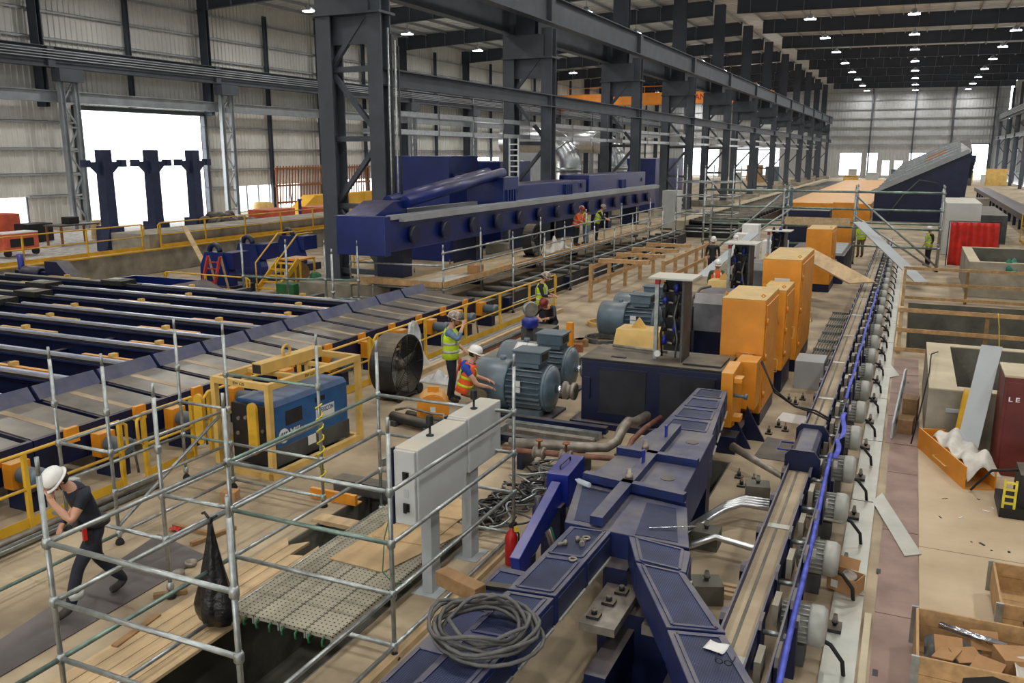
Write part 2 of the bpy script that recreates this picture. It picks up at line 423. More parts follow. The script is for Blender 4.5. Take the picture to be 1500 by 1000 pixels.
wall_right = rib_wall('wall_right', 'x', XE + .6, YS, YN, -0.1, 18.6, R_HOLES, 0.6, 0.08, 'siding_far', -1)
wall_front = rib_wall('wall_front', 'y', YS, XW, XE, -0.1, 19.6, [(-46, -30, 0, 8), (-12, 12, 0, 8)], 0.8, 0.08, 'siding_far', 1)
# girts as parts of the walls
def girts(wall, axis, c, a0, a1, zs, holes, inward, post=None):
    for z in zs:
        segs = [(a0, a1)]
        for h in holes:
            if h[2] - .1 < z < h[3] + .1:
                ns = []
                for (p, q) in segs:
                    if h[0] > p: ns.append((p, min(q, h[0])))
                    if h[1] < q: ns.append((max(p, h[1]), q))
                segs = [t for t in ns if t[1] - t[0] > .2]
        for (p, q) in segs:
            mb = MB(); a, b = sorted((c + inward * .09, c + inward * .31))
            if axis == 'x': mb.box(a, b, p, q, z - .03, z); mb.box(*sorted((c + inward * .28, c + inward * .31)), p, q, z - .16, z)
            else: mb.box(p, q, a, b, z - .03, z); mb.box(p, q, *sorted((c + inward * .28, c + inward * .31)), z - .16, z)
            mb.build('girt', 'girt', wall)
girts(wall_left, 'x', XW, YS, YN, (2.3, 3.75, 5.4, 7.15, 9.1, 10.7, 12.5, 14.2, 15.9), W_HOLES, 1)
girts(wall_back, 'y', YN, XW, XE, (6.9, 8.6, 10.4, 12.2, 14.0, 15.8, 17.4), N_HOLES, -1)
girts(wall_right, 'x', XE + .6, YS, YN, (1.9, 5.7, 8, 10, 12, 14, 16), R_HOLES, -1)
for x in (-47.5, -38, -28, -9.0, -0.9, 6.2, 13.4):          # wind columns of the end wall
    MB().ibeam((x, YN - .55, 0), (x, YN - .55, 18), .45, .3, .04).build('wind_post', 'steel', wall_back)
for k, h in enumerate(W_HOLES[1:3] + N_HOLES[2:7] + R_HOLES):           # glazing of the low windows
    mb = MB(); ax = 'x' if h in W_HOLES or h in R_HOLES else 'y'
    n = max(1, round((h[1] - h[0]) / 1.6))
    for j in range(n + 1):
        a = h[0] + (h[1] - h[0]) * j / n
        if h in W_HOLES: mb.box(XW - .06, XW + .05, a - .04, a + .04, h[2], h[3])
        elif h in R_HOLES: mb.box(XE + .55, XE + .66, a - .04, a + .04, h[2], h[3])
        else: mb.box(a - .05, a + .05, YN - .05, YN + .06, h[2], h[3])
    o = mb.build('window_%d' % (k + 1), 'steel', None); o['kind'] = 'structure'
# door frame
m = MB()
for y in (DOOR[0] - .15, DOOR[1] + .15): m.box(XW - .1, XW + .35, y - .15, y + .15, 0, 8.1)
m.box(XW - .1, XW + .35, DOOR[0] - .3, DOOR[1] + .3, 7.95, 8.25)
struct('trim_1', m, 'steel')
m = MB()
for x in (6.0 - .2, 12.9): m.box(x, x + .2, YN - .4, YN + .1, 0, 6.95)
m.box(5.8, 13.1, YN - .4, YN + .1, 6.75, 6.95)
struct('trim_2', m, 'steel')

# ---- roof
m = MB()
NR = 3
def deck(x0, x1):
    z0, z1 = roof_z(x0) + 1.5, roof_z(x1 - 1e-6) + 1.5
    ys = []; y = YS
    while y < YN: ys += [(y, 0), (y + .62, 0), (y + .72, .09), (y + .9, .09)]; y += 1.0
    ys.append((YN, 0))
    vs = []
    for (yy, dz) in ys: vs += [(x0, yy, z0 + dz), (x1, yy, z1 + dz)]
    m.add(vs, [(2 * i, 2 * i + 1, 2 * i + 3, 2 * i + 2) for i in range(len(ys) - 1)])
    m.add([(x0, YS, z0 + .2), (x1, YS, z1 + .2), (x1, YN, z1 + .2), (x0, YN, z0 + .2)], [(0, 1, 2, 3)])
deck(XW, -17.0); deck(-17.0, XE + .7)
ceiling = struct('ceiling', m, 'deck')
# purlins run along the hall
for x in [XW + 1.5 + 2.35 * k for k in range(15)] + [-16.2 + 2.3 * k for k in range(14)]:
    if x > XE: break
    z = roof_z(x) + 1.49
    mb = MB(); mb.box(x - .03, x + .03, 20, YN, z - .24, z); mb.box(x - .03, x + .1, 20, YN, z - .26, z - .23)
    mb.build('purlin', 'girt', ceiling)

def rafter(y):
    # a welded girder with a haunch at the wall and stiffener plates
    for (x0, x1, lab, grp) in ((XW + .2, -18.4, 'dark steel roof girder over the gravel side bay', 'roof girders of the side bay'),
                               (-16.2, XE, 'dark steel roof girder spanning the main hall', 'roof girders of the main hall')):
        t = thing('roof_girder', lab, 'roof beam', (x0, y, roof_z(x0)), 0, grp)
        zo = roof_z(x0)
        B = lambda x: roof_z(x) - zo
        n = 6
        for (h0, h1, wd) in ((0, .05, .34), (1.35, 1.4, .34), (.05, 1.35, .03)):
            mb = MB()
            for k in range(n):
                a = x0 + (x1 - x0) * k / n; b = x0 + (x1 - x0) * (k + 1) / n
                vs = [(x - x0, s * wd / 2, B(x) + z) for x in (a, b) for s in (-1, 1) for z in (h0, h1)]
                mb.add(vs, [(0, 1, 3, 2), (4, 6, 7, 5), (0, 4, 5, 1), (2, 3, 7, 6), (0, 2, 6, 4), (1, 5, 7, 3)])
            mb.build('web' if wd < .1 else 'flange', 'rafter', t)
        k = 0; x = x0 + 1.2
        while x < x1 - .4:
            if -30 < y:
                MB().box(x - x0 - .015, x - x0 + .015, -.16, -.016, B(x) + .05, B(x) + 1.35).build('stiffener', 'steel_light', t)
            x += 2.35
for y in FRAMES:
    if y > 20: rafter(y)

# ---- middle column row: pairs of legs tied with lacing, twin crane beams on top
def mid_column(i, y):
    lab = ['twin-leg dark steel column on a concrete plinth, beside the end of the long blue press',
           'twin-leg dark steel column laced with diagonals in the middle row'][0 if i == 0 else 1]
    t = thing('crane_column', lab, 'column', ((X_COL_L + X_COL_R) / 2, y, 0), 0, None if i == 0 else 'columns between the main hall and the side bay')
    hl, hr = 10.65, 12.3
    far = i > 6
    MB().ibeam((-1, 0, .6), (-1, 0, hl), .7, .6, .06, up=(0, 1, 0)).build('leg', 'steel', t)
    MB().ibeam((1, 0, .6), (1, 0, 10.9), .62, .55, .06, up=(0, 1, 0)).build('leg', 'steel', t)
    zs = [.9, 3.2, 5.5, 7.8, 10.1]
    for k, z in enumerate(zs):
        if not far: MB().bar((-1, 0, z), (1, 0, z), .16, .18).build('strut', 'steel', t)
        if k < 4: MB().bar((-1 if k % 2 else 1, 0, z), (1 if k % 2 else -1, 0, zs[k + 1]), .16, .16).build('brace', 'steel', t)
    MB().box(-1.35, 1.35, -.5, .5, 9.5, 9.58).box(-.9, .9, -.04, .04, 8.6, 9.5).box(-.9, .9, -.45, .45, 9.58, 10.6).build('cap_bracket', 'steel', t)
    MB().box(-1.35, -.65, -.4, .4, .58, .66).box(.65, 1.35, -.4, .4, .58, .66).build('base_plate', 'steel', t)
    # upper column that carries the roof
    MB().box(-.65, .35, -.22, -.17, 10.6, roof_z(-17.6) + .9).box(-.65, .35, .17, .22, 10.6, roof_z(-17.6) + .9).box(-.2, -.14, -.17, .17, 10.6, roof_z(-17.6) + .9).build('upper_column', 'rafter', t)
    p = one('column_plinth', MB().box(-19.5, -15.7, y - 1.2, y + 1.2, 0, .585), 'concrete',
            'low concrete plinth under the column nearest the blue press end' if i == 0 else 'low concrete plinth under a middle-row column', 'plinth', None if i == 0 else 'plinths of the middle column row', bevel=.02)
    return t
for i, y in enumerate(FRAMES[4:]): mid_column(i, y)
def long_beam(name, x, z0, z1, wd, label, mt, y0=8.0, y1=YN - 1, stiff=True):
    t = thing(name, label, 'beam', (x, y0, z0))
    h = z1 - z0; Lh = y1 - y0
    MB().box(-wd / 2, wd / 2, 0, Lh, 0, .05).build('flange', mt, t)
    MB().box(-wd / 2, wd / 2, 0, Lh, h - .05, h).build('flange', mt, t)
    MB().box(-.02, .02, 0, Lh, .05, h - .05).build('web', mt, t)
    if stiff:
        for y in FRAMES:
            if y0 < y < y1: MB().box(.02, wd / 2 - .02, y - y0 - .25, y - y0 + .25, .05, h - .05).build('stiffener', 'steel', t)
    return t
long_beam('crane_beam', X_COL_R, 11.1, 12.35, .5, 'deep grey crane runway beam along the main hall side of the column row', 'steel')
long_beam('crane_beam', X_COL_L, 10.68, 11.95, .5, 'deep dark crane runway beam along the side bay face of the column row', 'steel')
long_beam('tie_beam', X_COL_R + .1, 7.22, 7.8, .4, 'slender grey steel tie beam at mid height of the column row', 'steel', y0=Y0, stiff=False)
# side-bay wall: columns, runway, header beam
def wall_columns():
    for i, y in enumerate(FRAMES[4:]):
        t = thing('wall_column', 'wide dark steel wall column rising to the roof of the side bay', 'column', (XW + .75, y, 0), 0, 'main wall columns of the side bay')
        MB().box(-.4, .4, -.17, -.13, 8.0 if i in (1, 2) else 0, 16.3).box(-.4, .4, .13, .17, 8.0 if i in (1, 2) else 0, 16.3).box(-.02, .02, -.13, .13, 8.0 if i in (1, 2) else 0, 16.3).build('shaft', 'rafter', t)
        for j in (1,):
            yy = y + BAY * .5
            c = thing('wall_post', 'narrow dark steel wall post between the wide columns of the side bay', 'column', (XW + .55, yy, 0), 0, 'narrow wall posts of the side bay')
            zb = 8.3 if DOOR[0] < yy < DOOR[1] else 0
            MB().ibeam((0, 0, zb), (0, 0, 16.6), .34, .26, .03).build('shaft', 'rafter', c)
wall_columns()
def laced_column(y, label, group):
    t = thing('laced_column', label, 'column', (XW + 1.75, y, 0), 0, group)
    for s in (-.55, .55): MB().ibeam((0, s, 0), (0, s, 10.2), .34, .3, .035).build('leg', 'steel_light', t)
    zs = [.5 + 1.55 * k for k in range(7)]
    for k, z in enumerate(zs):
        MB().bar((0, -.5, z), (0, .5, z), .08, .1).build('strut', 'steel_light', t)
        if k < 6: MB().bar((0, -.5 if k % 2 else .5, z), (0, .5 if k % 2 else -.5, zs[k + 1]), .08, .1).build('brace', 'steel_light', t)
    MB().box(-.3, .5, -.9, .9, 9.6, 10.4).build('cap_bracket', 'steel', t)
laced_column(41.9, 'laced twin-leg steel column at the jamb of the big doorway, beside the work table', None)
laced_column(56.6, 'pale laced twin-leg steel column at the doorway jamb, beside the slatted wall window', None)
for k in range(2, 9): laced_column(Y0 + 15 + BAY * k, 'laced twin-leg steel column standing in front of the side bay wall', 'laced columns of the side bay')
rb = long_beam('crane_beam', XW + 1.7, 10.45, 11.75, .55, 'crane runway beam with pale conductor bars along the side bay wall', 'steel', y0=10)
for k in range(4):
    mb = MB(); mb.box(.28, .36, 0, 180, .52 + .17 * k, .57 + .17 * k)
    mb.build('conductor_bar', 'girt', rb)
long_beam('header_beam', XW + 1.2, 8.3, 9.05, .4, 'grey steel header beam above the big side doorway', 'steel_light', y0=10, stiff=False)
# the other side of the main hall
for i, y in enumerate(FRAMES[7:]):
    t = thing('wall_column', 'dark steel column with cross braces along the far side of the conveyor', 'column', (XE - .9, y, 0), 0, 'columns on the conveyor side of the main hall')
    for s in (-.8, .8): MB().ibeam((s, 0, 0), (s, 0, 10.9 if s < 0 else 17), .5, .45, .05, up=(0, 1, 0)).build('leg', 'steel', t)
    for k in range(5): MB().bar((-.8 if k % 2 else .8, 0, .5 + 2 * k), (.8 if k % 2 else -.8, 0, 2.5 + 2 * k), .14, .14).build('brace', 'steel', t)
rb = long_beam('crane_beam', XE - 1.75, 11.0, 12.3, .5, 'crane runway beam with conductor bars on the conveyor side of the main hall', 'steel', y0=60)
for k in range(4): MB().box(-.4, -.3, 0, 130, .35 + .22 * k, .45 + .22 * k).build('conductor_bar', 'girt', rb)
long_beam('tie_beam', XE - 1.75, 7.6, 8.2, .4, 'pale tie beam on the conveyor side of the main hall', 'steel_light', y0=60, stiff=False)

# ---- high-bay lamps
def make_lamp():
    t = thing('high_bay_lamp', 'glowing white high-bay lamp hanging under the main hall roof', 'lamp', (0, 0, 0), 0, 'high-bay lamps of the main hall')
    MB().lathe([(.12, .5), (.16, .44), (.3, .3), (.34, .12), (.34, .05)], n=12).build('housing', 'steel_light', t)
    MB().box(-.5, .5, -.26, .26, -.02, .05).build('diffuser', 'lamp_glow', t)
    MB().tube((0, 0, .45), (0, 0, 1.705), .025, 6).build('rod', 'steel', t)
    return t
lamp0 = make_lamp()
LIGHTS = {}
def lamp_light(wt):
    if wt not in LIGHTS:
        L = bpy.data.lights.new('lamp_light', 'AREA'); L.shape = 'DISK'; L.size = 1.1; L.energy = wt; L.color = (1, .975, .94); L.spread = PI * .95
        LIGHTS[wt] = L
    return LIGHTS[wt]
first = True
for i, y in enumerate(FRAMES):
    for (x, z, wt, lab, grp) in ((-10.2, roof_z(-10.2) - .2, LAMP_W, None, None), (-1.25, roof_z(-1.25) - .2, LAMP_W, None, None), (8.1, roof_z(8.1) - .2, LAMP_W, None, None),
                    (-45.3, roof_z(-45.3) - .2, LAMP_W_SIDE, 'glowing white high-bay lamp hanging under the side bay roof', 'high-bay lamps of the side bay'),
                    (-27.2, roof_z(-27.2) - .2, LAMP_W_SIDE, 'glowing white high-bay lamp hanging under the side bay roof', 'high-bay lamps of the side bay')):
        yy = y + 4.5
        if yy > YN - 3 or yy < -36: continue
        o = lamp0 if first else dup(lamp0, (x, yy, z), None, lab or lamp0['label'], grp or lamp0['group'])
        o.location = (x, yy, z); first = False
        l = bpy.data.objects.new('lamp_light', lamp_light(wt)); COL.objects.link(l); l.location = (x, yy, z - .04)
# ------------------------------------------------------------------ people: one skinned body, helmet and vest as parts
def person(name, label, loc, rz, J, mats, helmet='helmet_white', vest=None, stripes='reflective', group=None, sleeve='short', hair=True, scale=1.0):
    """J: joint positions facing +Y, feet at z=0. mats: shirt, trousers."""
    t = thing(name, label, 'person', loc, rz, group)
    V = []; E = []; Rr = []; B = []          # vertices, edges, radii, body region
    def v(p, r, reg): V.append(Vector(p)); Rr.append(r); B.append(reg); return len(V) - 1
    def chain(a, pts):
        for (p, r, reg) in pts:
            b = v(p, r, reg); E.append((a, b)); a = b
        return a
    j = {k: Vector(p) for k, p in J.items()}
    pel = v(j['pelvis'], (.15, .115), 'trousers')
    ch = chain(pel, [((j['pelvis'] * .5 + j['chest'] * .5), (.145, .11), 'shirt'), (j['chest'], (.165, .12), 'shirt'), (j['neck'] * .8 + j['chest'] * .2, (.10, .085), 'shirt')])
    hd = (j['head'] - j['neck']).normalized(); fw = Vector(J.get('face', (0, 1, 0))).normalized(); fw = (fw - hd * fw.dot(hd)).normalized()
    nk = chain(ch, [(j['neck'] + hd * .03, (.058, .058), 'skin'), (j['head'] - hd * .06 + fw * .015, (.068, .075), 'skin'), (j['head'], (.078, .094), 'skin'), (j['head'] + hd * .08, (.074, .09), 'skin')])
    chest_i = ch - 1
    for sd in ('l', 'r'):
        sh, el, wr = j['sh_' + sd], j['el_' + sd], j['wr_' + sd]
        e_reg = 'skin' if sleeve == 'short' else 'shirt'
        a = chain(chest_i, [(sh, (.072, .072), 'shirt'), (sh * .5 + el * .5, (.058, .058), 'shirt'), (el, (.047, .047), e_reg), (el * .5 + wr * .5, (.043, .043), e_reg), (wr, (.031, .031), 'skin')])
        d = (wr - el).normalized(); hdir = Vector(J.get('hand_' + sd, d)).normalized()
        sdw = hdir.cross(Vector((0, 0, 1))); sdw = sdw.normalized() if sdw.length > .1 else Vector((1, 0, 0))
        nrm = sdw.cross(hdir).normalized()
        pm = chain(a, [(wr + hdir * .055, (.036, .022), 'skin')])
        for q, ln in zip((-1.5, -.5, .5, 1.5), (.062, .075, .08, .07)):
            base = wr + hdir * .09 + sdw * (q * .019)
            chain(pm, [(base, (.0105, .0105), 'skin'), (base + hdir * ln * .55 - nrm * .012, (.0095, .0095), 'skin'), (base + hdir * ln * .8 - nrm * .045, (.008, .008), 'skin')])
        tb = wr + hdir * .035 + sdw * .036
        chain(a, [(tb, (.013, .013), 'skin'), (tb + hdir * .035 + sdw * .02 - nrm * .02, (.011, .011), 'skin')])
        hp, kn, an = j['hip_' + sd], j['kn_' + sd], j['an_' + sd]
        td = Vector(J.get('toe_' + sd, (0, 1, 0))).normalized()
        chain(pel, [(hp, (.105, .105), 'trousers'), (hp * .5 + kn * .5, (.092, .092), 'trousers'), (kn, (.07, .07), 'trousers'), (kn * .45 + an * .55, (.072, .072), 'trousers'), (an, (.062, .062), 'trousers'), (an + td * .09 - Vector((0, 0, .045)), (.05, .042), 'boot'), (an + td * .19 - Vector((0, 0, .055)), (.045, .034), 'boot')])
    me = bpy.data.meshes.new('body'); me.from_pydata([p * scale for p in V], E, [])
    o = bpy.data.objects.new('body', me); COL.objects.link(o)
    o.modifiers.new('skin', 'SKIN'); sb = o.modifiers.new('sub', 'SUBSURF'); sb.levels = sb.render_levels = 2
    for sv, r in zip(me.skin_vertices[0].data, Rr): sv.radius = (r[0] * scale, r[1] * scale)
    me.skin_vertices[0].data[pel].use_root = True
    dg = bpy.context.evaluated_depsgraph_get(); dg.update()
    new = bpy.data.meshes.new_from_object(o.evaluated_get(dg)); o.modifiers.clear(); o.data = new
    new.materials.clear()
    regs = ['shirt', 'trousers', 'skin', 'boot']
    mm = {'shirt': mats[0], 'trousers': mats[1], 'skin': 'skin', 'boot': 'boot'}
    for r in regs: new.materials.append(MATS[mm[r]])
    segs = [(V[a] * scale, V[b] * scale, B[b]) for a, b in E]
    def near(p):
        best = None
        for a, b, r in segs:
            ab = b - a; u = max(0, min(1, (p - a).dot(ab) / max(1e-9, ab.length_squared))); d = (p - (a + ab * u)).length
            if best is None or d < best[0]: best = (d, r)
        return best[1]
    for f in new.polygons:
        f.material_index = regs.index(near(f.center)); f.use_smooth = True
    o.parent = t
    hx = hd.cross(fw).normalized()
    hc = (j['head'] + hd * .035) * scale
    def H(a, b, c): return hc + (hx * a + fw * b + hd * c) * scale
    # face: nose, ears, eyes
    MB().loft([[H(-.016, .088, -.045), H(.016, .088, -.045), H(.0, .125, -.042), H(0, .1, -.06)], [H(-.008, .085, .0), H(.008, .085, .0), H(0, .1, .0), H(0, .09, -.005)]]).build('nose', 'skin', t)
    for s in (-1, 1):
        MB().loft([[H(s * .078, -.01, -.05), H(s * .095, -.02, -.045), H(s * .08, .012, -.045)], [H(s * .078, -.015, .005), H(s * .1, -.025, .01), H(s * .082, .015, .005)]]).build('ear', 'skin', t)
        MB().lathe([(.004, -.004), (.012, 0), (.004, .004)], H(s * .034, .092, .0), fw, 8).build('eye', 'black', t)
    MB().cbox(H(0, .092, -.085), (.045 * scale, .02 * scale, .008 * scale)).build('mouth', 'ladder_red', t)
    if hair:
        rings = []
        for k, c in enumerate((-.075, -.03, .02, .05)):
            rr = (.078, .088, .09, .088)[k]
            rings.append([H(rr * math.cos(a) * .98, -.012 + rr * 1.12 * math.sin(a) * (1 if math.sin(a) < 0 else .25), c) for a in (2 * PI * q / 14 for q in range(14))])
        MB().loft(rings).build('hair', 'hair', t)
    # helmet: dome, brim, ridge
    dome = []
    for (rr, c) in ((.118, .02), (.119, .05), (.114, .085), (.098, .118), (.07, .142), (.03, .154), (.004, .156)):
        dome.append([H(rr * .94 * math.cos(a), rr * 1.12 * math.sin(a) + .004, c) for a in (2 * PI * q / 20 for q in range(20))])
    hel = MB().loft(dome).build('helmet', helmet, t)
    bm_ = []
    for (rr, c) in ((.118, .016), (.136, .008), (.136, .014), (.118, .03)):
        bm_.append([H(rr * .94 * math.cos(a), rr * (1.12 if math.sin(a) < 0 else 1.36) * math.sin(a) + .004, c - (.012 if math.sin(a) > .3 else 0)) for a in (2 * PI * q / 20 for q in range(20))])
    MB().loft(bm_, caps=False).build('brim', helmet, hel)
    MB().path([H(-.085, .02, .0), H(-.07, .06, -.09), H(0, .06, -.125), H(.07, .06, -.09), H(.085, .02, 0)], .006 * scale, 6).build('chin_strap', 'black', hel)
    if vest:
        # garment: rings around the trunk, open at the neck and arms
        ax = (j['chest'] - j['pelvis']); up = ax.normalized(); sx = (j['sh_l'] - j['sh_r']).normalized(); sx = (sx - up * sx.dot(up)).normalized(); fy = up.cross(sx).normalized()
        L = ax.length
        def ring(h, rx, ry, n=20): 
            c = j['pelvis'] + up * h
            return [(c + sx * rx * math.cos(a) + fy * ry * math.sin(a)) * scale for a in (2 * PI * q / n for q in range(n))]
        prof = [(-.08, .20, .165), (.04, .19, .155), (L * .5, .185, .15), (L * .85, .2, .158), (L * 1.02, .195, .15), (L * 1.02 + .09, .15, .125), (L * 1.02 + .14, .105, .1)]
        vo = MB().loft([ring(*p) for p in prof], caps=False).build('vest', vest, t, thick=.006)
        for h0 in (L * .12, L * .55):
            r0 = .193
            MB().loft([ring(h0, r0, .161), ring(h0 + .05, r0, .161)], caps=False).build('reflective_band', stripes, vo, thick=.006)
        for s in (-1, 1):
            pts = [(j['pelvis'] + up * (L * a) + sx * (s * .1) + fy * b) * scale for a, b in ((.5, .148), (.8, .155), (1.02, .15), (1.2, .11), (1.27, .0), (1.2, -.11), (1.0, -.15), (.6, -.15))]
            mb = MB()
            for p, q in zip(pts[:-1], pts[1:]): mb.bar(p, q, .045 * scale, .012, up=fy)
            mb.build('reflective_strap', stripes, vo)
    return t
def stand_pose(**k):
    J = dict(pelvis=(0, 0, .95), chest=(0, 0, 1.32), neck=(0, 0, 1.5), head=(0, .03, 1.63), sh_l=(-.19, 0, 1.42), sh_r=(.19, 0, 1.42),
             el_l=(-.25, -.02, 1.13), el_r=(.25, -.02, 1.13), wr_l=(-.24, .12, .9), wr_r=(.24, .12, .9),
             hip_l=(-.09, 0, .9), hip_r=(.09, 0, .9), kn_l=(-.1, .02, .5), kn_r=(.1, .02, .5), an_l=(-.1, -.02, .09), an_r=(.1, -.02, .09))
    J.update(k); return J
def crouch(dz): return dz
# ------------------------------------------------------------------ scaffold in front
def tube_part(t, p, q, r=.024, m='galv', name='ledger', n=8): 
    return MB().tube(p, q, r, n).build(name, m, t)
def scaffold(label, posts, tubes, ztop=2.4, levels=(1.8, 1.26, .72, .15), foot=True, r=.024, cat='scaffold', group=None, zb=0.0, n=8, collars=True):
    """posts {key:(x,y) or (x,y,z0,z1)}; tubes [(key,key,z,mat)] joined in one frame that moves together."""
    ps = list(posts.values()); o = Vector((ps[0][0], ps[0][1], zb))
    t = thing('scaffold', label, cat, o, 0, group)
    for k, p in posts.items():
        z0, z1 = (p[2], p[3]) if len(p) > 2 else (zb, ztop)
        a = Vector((p[0], p[1], 0)) - Vector((o.x, o.y, zb))
        po = MB().tube(a + Vector((0, 0, z0 + .05)), a + Vector((0, 0, z1)), r, n).tube(a + Vector((0, 0, z1)), a + Vector((0, 0, z1 + .16)), r * .78, n).build('post', 'galv', t)
        if collars:
            for z in levels:
                if z0 <= z <= z1: MB().lathe([(r * 1.2, -.05), (r * 1.75, -.03), (r * 1.75, .02), (r * 1.25, .05)], a + Vector((0, 0, z)), n=n + 4).build('collar', 'galv', po)
        if foot: MB().lathe([(.05, 0), (.06, .02), (.045, .06), (.028, .08)], a + Vector((0, 0, z0)), n=10).build('foot', 'rubber', po)
    for (a, b, z, m) in tubes:
        pa = posts[a] if isinstance(a, str) else a; pb = posts[b] if isinstance(b, str) else b
        za, zb_ = z if isinstance(z, tuple) else (z, z)
        tube_part(t, Vector((pa[0], pa[1], za)) - o, Vector((pb[0], pb[1], zb_)) - o, r, m, n=n)
    return t
LV = (1.8, 1.26, .72, .15)
P_ = dict(A=(-6.37, 4.54), B2=(-4.35, 4.54), B=(-6.37, 6.69), C=(-4.35, 6.69), E=(-6.37, 9.58), G=(-4.35, 9.6))
T_ = []
for z in LV:
    gm = 'galv_green' if z in (.72,) else 'galv'
    T_ += [('A', 'B2', z, 'galv'), ('B', 'C', z, 'galv_green' if z == 1.26 else 'galv'), ('A', 'B', z, gm), ('B', 'E', z, 'galv_green' if z == 1.8 else 'galv'), ('C', 'G', z, 'galv'), ('E', 'G', z, 'galv')]
T_ += [('B2', 'C', .72, 'galv'), ('B2', 'C', .15, 'galv'), ((-6.37, 2.2), 'A', .72, 'galv_green'), ((-4.35, 2.5), 'B2', .15, 'galv'), ((-4.3, 2.5), 'B2', .72, 'galv')]
scaffold('galvanised tube scaffold frame around the perforated deck beside the grey control cabinets', P_, T_)
P_ = dict(F=(-7.36, 6.69), H=(-9.05, 7.47), A2=(-10.0, 7.47), I=(-10.0, 9.6), J=(-9.05, 9.6), D=(-7.36, 9.58))
T_ = [('A2', 'H', 1.26, 'galv'), ('H', 'J', 1.26, 'galv'), ('A2', 'I', 1.26, 'galv'), ('I', 'J', 1.26, 'galv'), ('H', 'J', .72, 'galv'), ('I', 'J', .72, 'galv_green'), ('J', 'D', 1.8, 'galv_green'), ('J', 'D', .72, 'galv'),
      ('A2', 'I', .72, 'galv'), ('J', 'D', .15, 'galv'), ('F', (-9.2, 6.69), .72, 'galv'), ('F', 'D', 1.26, 'galv'), ('F', 'D', .72, 'galv'), ('H', 'J', .15, 'galv'), ('F', (-6.42, 6.72), 1.26, 'galv'), ('H', (-9.05, 3.0), .15, 'galv_green'),
      ('H', (-9.05, 9.4), (.25, 1.2), 'galv'), ((-10.0, 4.0), 'A2', .15, 'galv')]
scaffold('galvanised tube scaffold frame by the yellow guard rail, next to the man in dark blue', P_, T_)
# perforated deck planks lying on the lower ledgers
for k in range(4):
    x = -6.27 + .335 * k
    t = thing('scaffold_plank', 'perforated steel scaffold plank in the deck over the pit', 'plank', (x, 6.45, .18), 0, 'perforated planks of the deck')
    MB().box(.005, .325, 0, 3.2, .02, .06).build('plate', 'deck_steel', t)
    MB().box(.005, .02, 0, 3.2, -.04, .02).box(.31, .325, 0, 3.2, -.04, .02).build('rim', 'zinc_plate', t)
    for xx in (.08, .25): MB().path([(xx, -.02, .05), (xx, -.06, .03), (xx, -.06, -.03), (xx, -.02, -.05)], .012, 6).build('hook', 'green_paint', t)
def board(name, pts, z, th, m, label, cat='board', group=None, **k):
    return one(name, MB().prism([(p[0], p[1]) for p in pts], z, z + th), m, label, cat, group, **k)
def pz(px, z=0.0): return [tuple(gz(x, y, z))[:2] for x, y in px]
board('plywood_sheet', pz([(483, 818), (560, 838), (690, 775), (610, 740)], .25), .245, .012, 'plywood', 'tan plywood sheet lying on the perforated deck beside the control cabinet', 'plywood')
board('plywood_sheet', pz([(545, 785), (625, 800), (700, 740), (620, 715)], .26), .258, .012, 'plywood', 'second tan plywood sheet overlapping the first, under the control cabinet', 'plywood')
for k in range(5):      # loose boards over the pit
    x = -7.14 + .18 * k
    board('floor_board', [(x, 3.4), (x + .172, 3.4), (x + .172, 8.3 + .22 * math.sin(k * 2)), (x, 8.3 + .22 * math.sin(k * 2 + 1))], .0, .035, 'wood_pale', 'pale dusty floor board laid beside the scaffold deck', 'board', 'floor boards over the pit')
board('pit_bearer', [(-7.2, 9.1), (-6.2, 9.1), (-6.2, 9.32), (-7.2, 9.32)], -.02, .06, 'wood_pale', 'pale timber bearer across the open pit beside the deck')
board('steel_sheet', pz([(-40, 965), (232, 783), (303, 815), (-30, 1010)]), .004, .01, 'steel_sheet', 'dark scuffed steel sheet on the floor under the walking man', 'steel sheet')
for k, (a, b, wd) in enumerate([((168, 952), (232, 905), .08), ((225, 876), (275, 868), .07), ((255, 772), (310, 785), .06), ((280, 800), (345, 775), .06)]):
    p, q = gz(*a), gz(*b)
    one('wood_offcut', MB().bar(p + Vector((0, 0, .03)), q + Vector((0, 0, .03)), wd, .05), 'wood_dark', ['long wooden offcut on the floor in front of the black bag', 'short wooden offcut beside the foot of a scaffold post', 'thin wooden offcut next to the red rag', 'thin wooden offcut behind the black bag'][k], 'wood')
for k, (x, y) in enumerate([(262, 842), (280, 827)]):
    p = gz(x, y, .016); one('pipe_collar', MB().lathe([(.07, 0), (.075, .05), (.06, .05), (.058, .0)], p, n=16), 'pipe_metal', 'grey pipe collar ring on the floor beside the scaffold post', 'pipe ring', 'pipe collars by the post')
# black bag tied to the scaffold
bx, by = gz(318, 765, 1.2)[:2]
bx, by = -6.37, 6.38
m = MB(); rings = []
for k in range(13):
    u = k / 12; z = 1.25 - 1.13 * u; r = .025 + .25 * (u ** 1.25) * (1 if u < .86 else 1 - (u - .86) * 2.6)
    rings.append([(r * math.cos(a) * (1 + .16 * math.sin(a * 5 + u * 3)), r * .8 * math.sin(a) * (1 + .14 * math.cos(a * 6 + u * 4)), z) for a in (2 * PI * q / 26 for q in range(26))])
t = thing('rubbish_bag', 'black plastic rubbish bag hanging from a scaffold tube', 'bag', (bx, by, 0))
m.loft(rings).build('sack', 'bag_black', t)
MB().lathe([(.02, 1.22), (.034, 1.26), (.02, 1.29)], n=10).path([(0, 0, 1.27), (-.09, .02, 1.33), (-.12, .02, 1.31)], .015).path([(0, 0, 1.27), (.08, .02, 1.32)], .014).build('knot', 'bag_black', t)

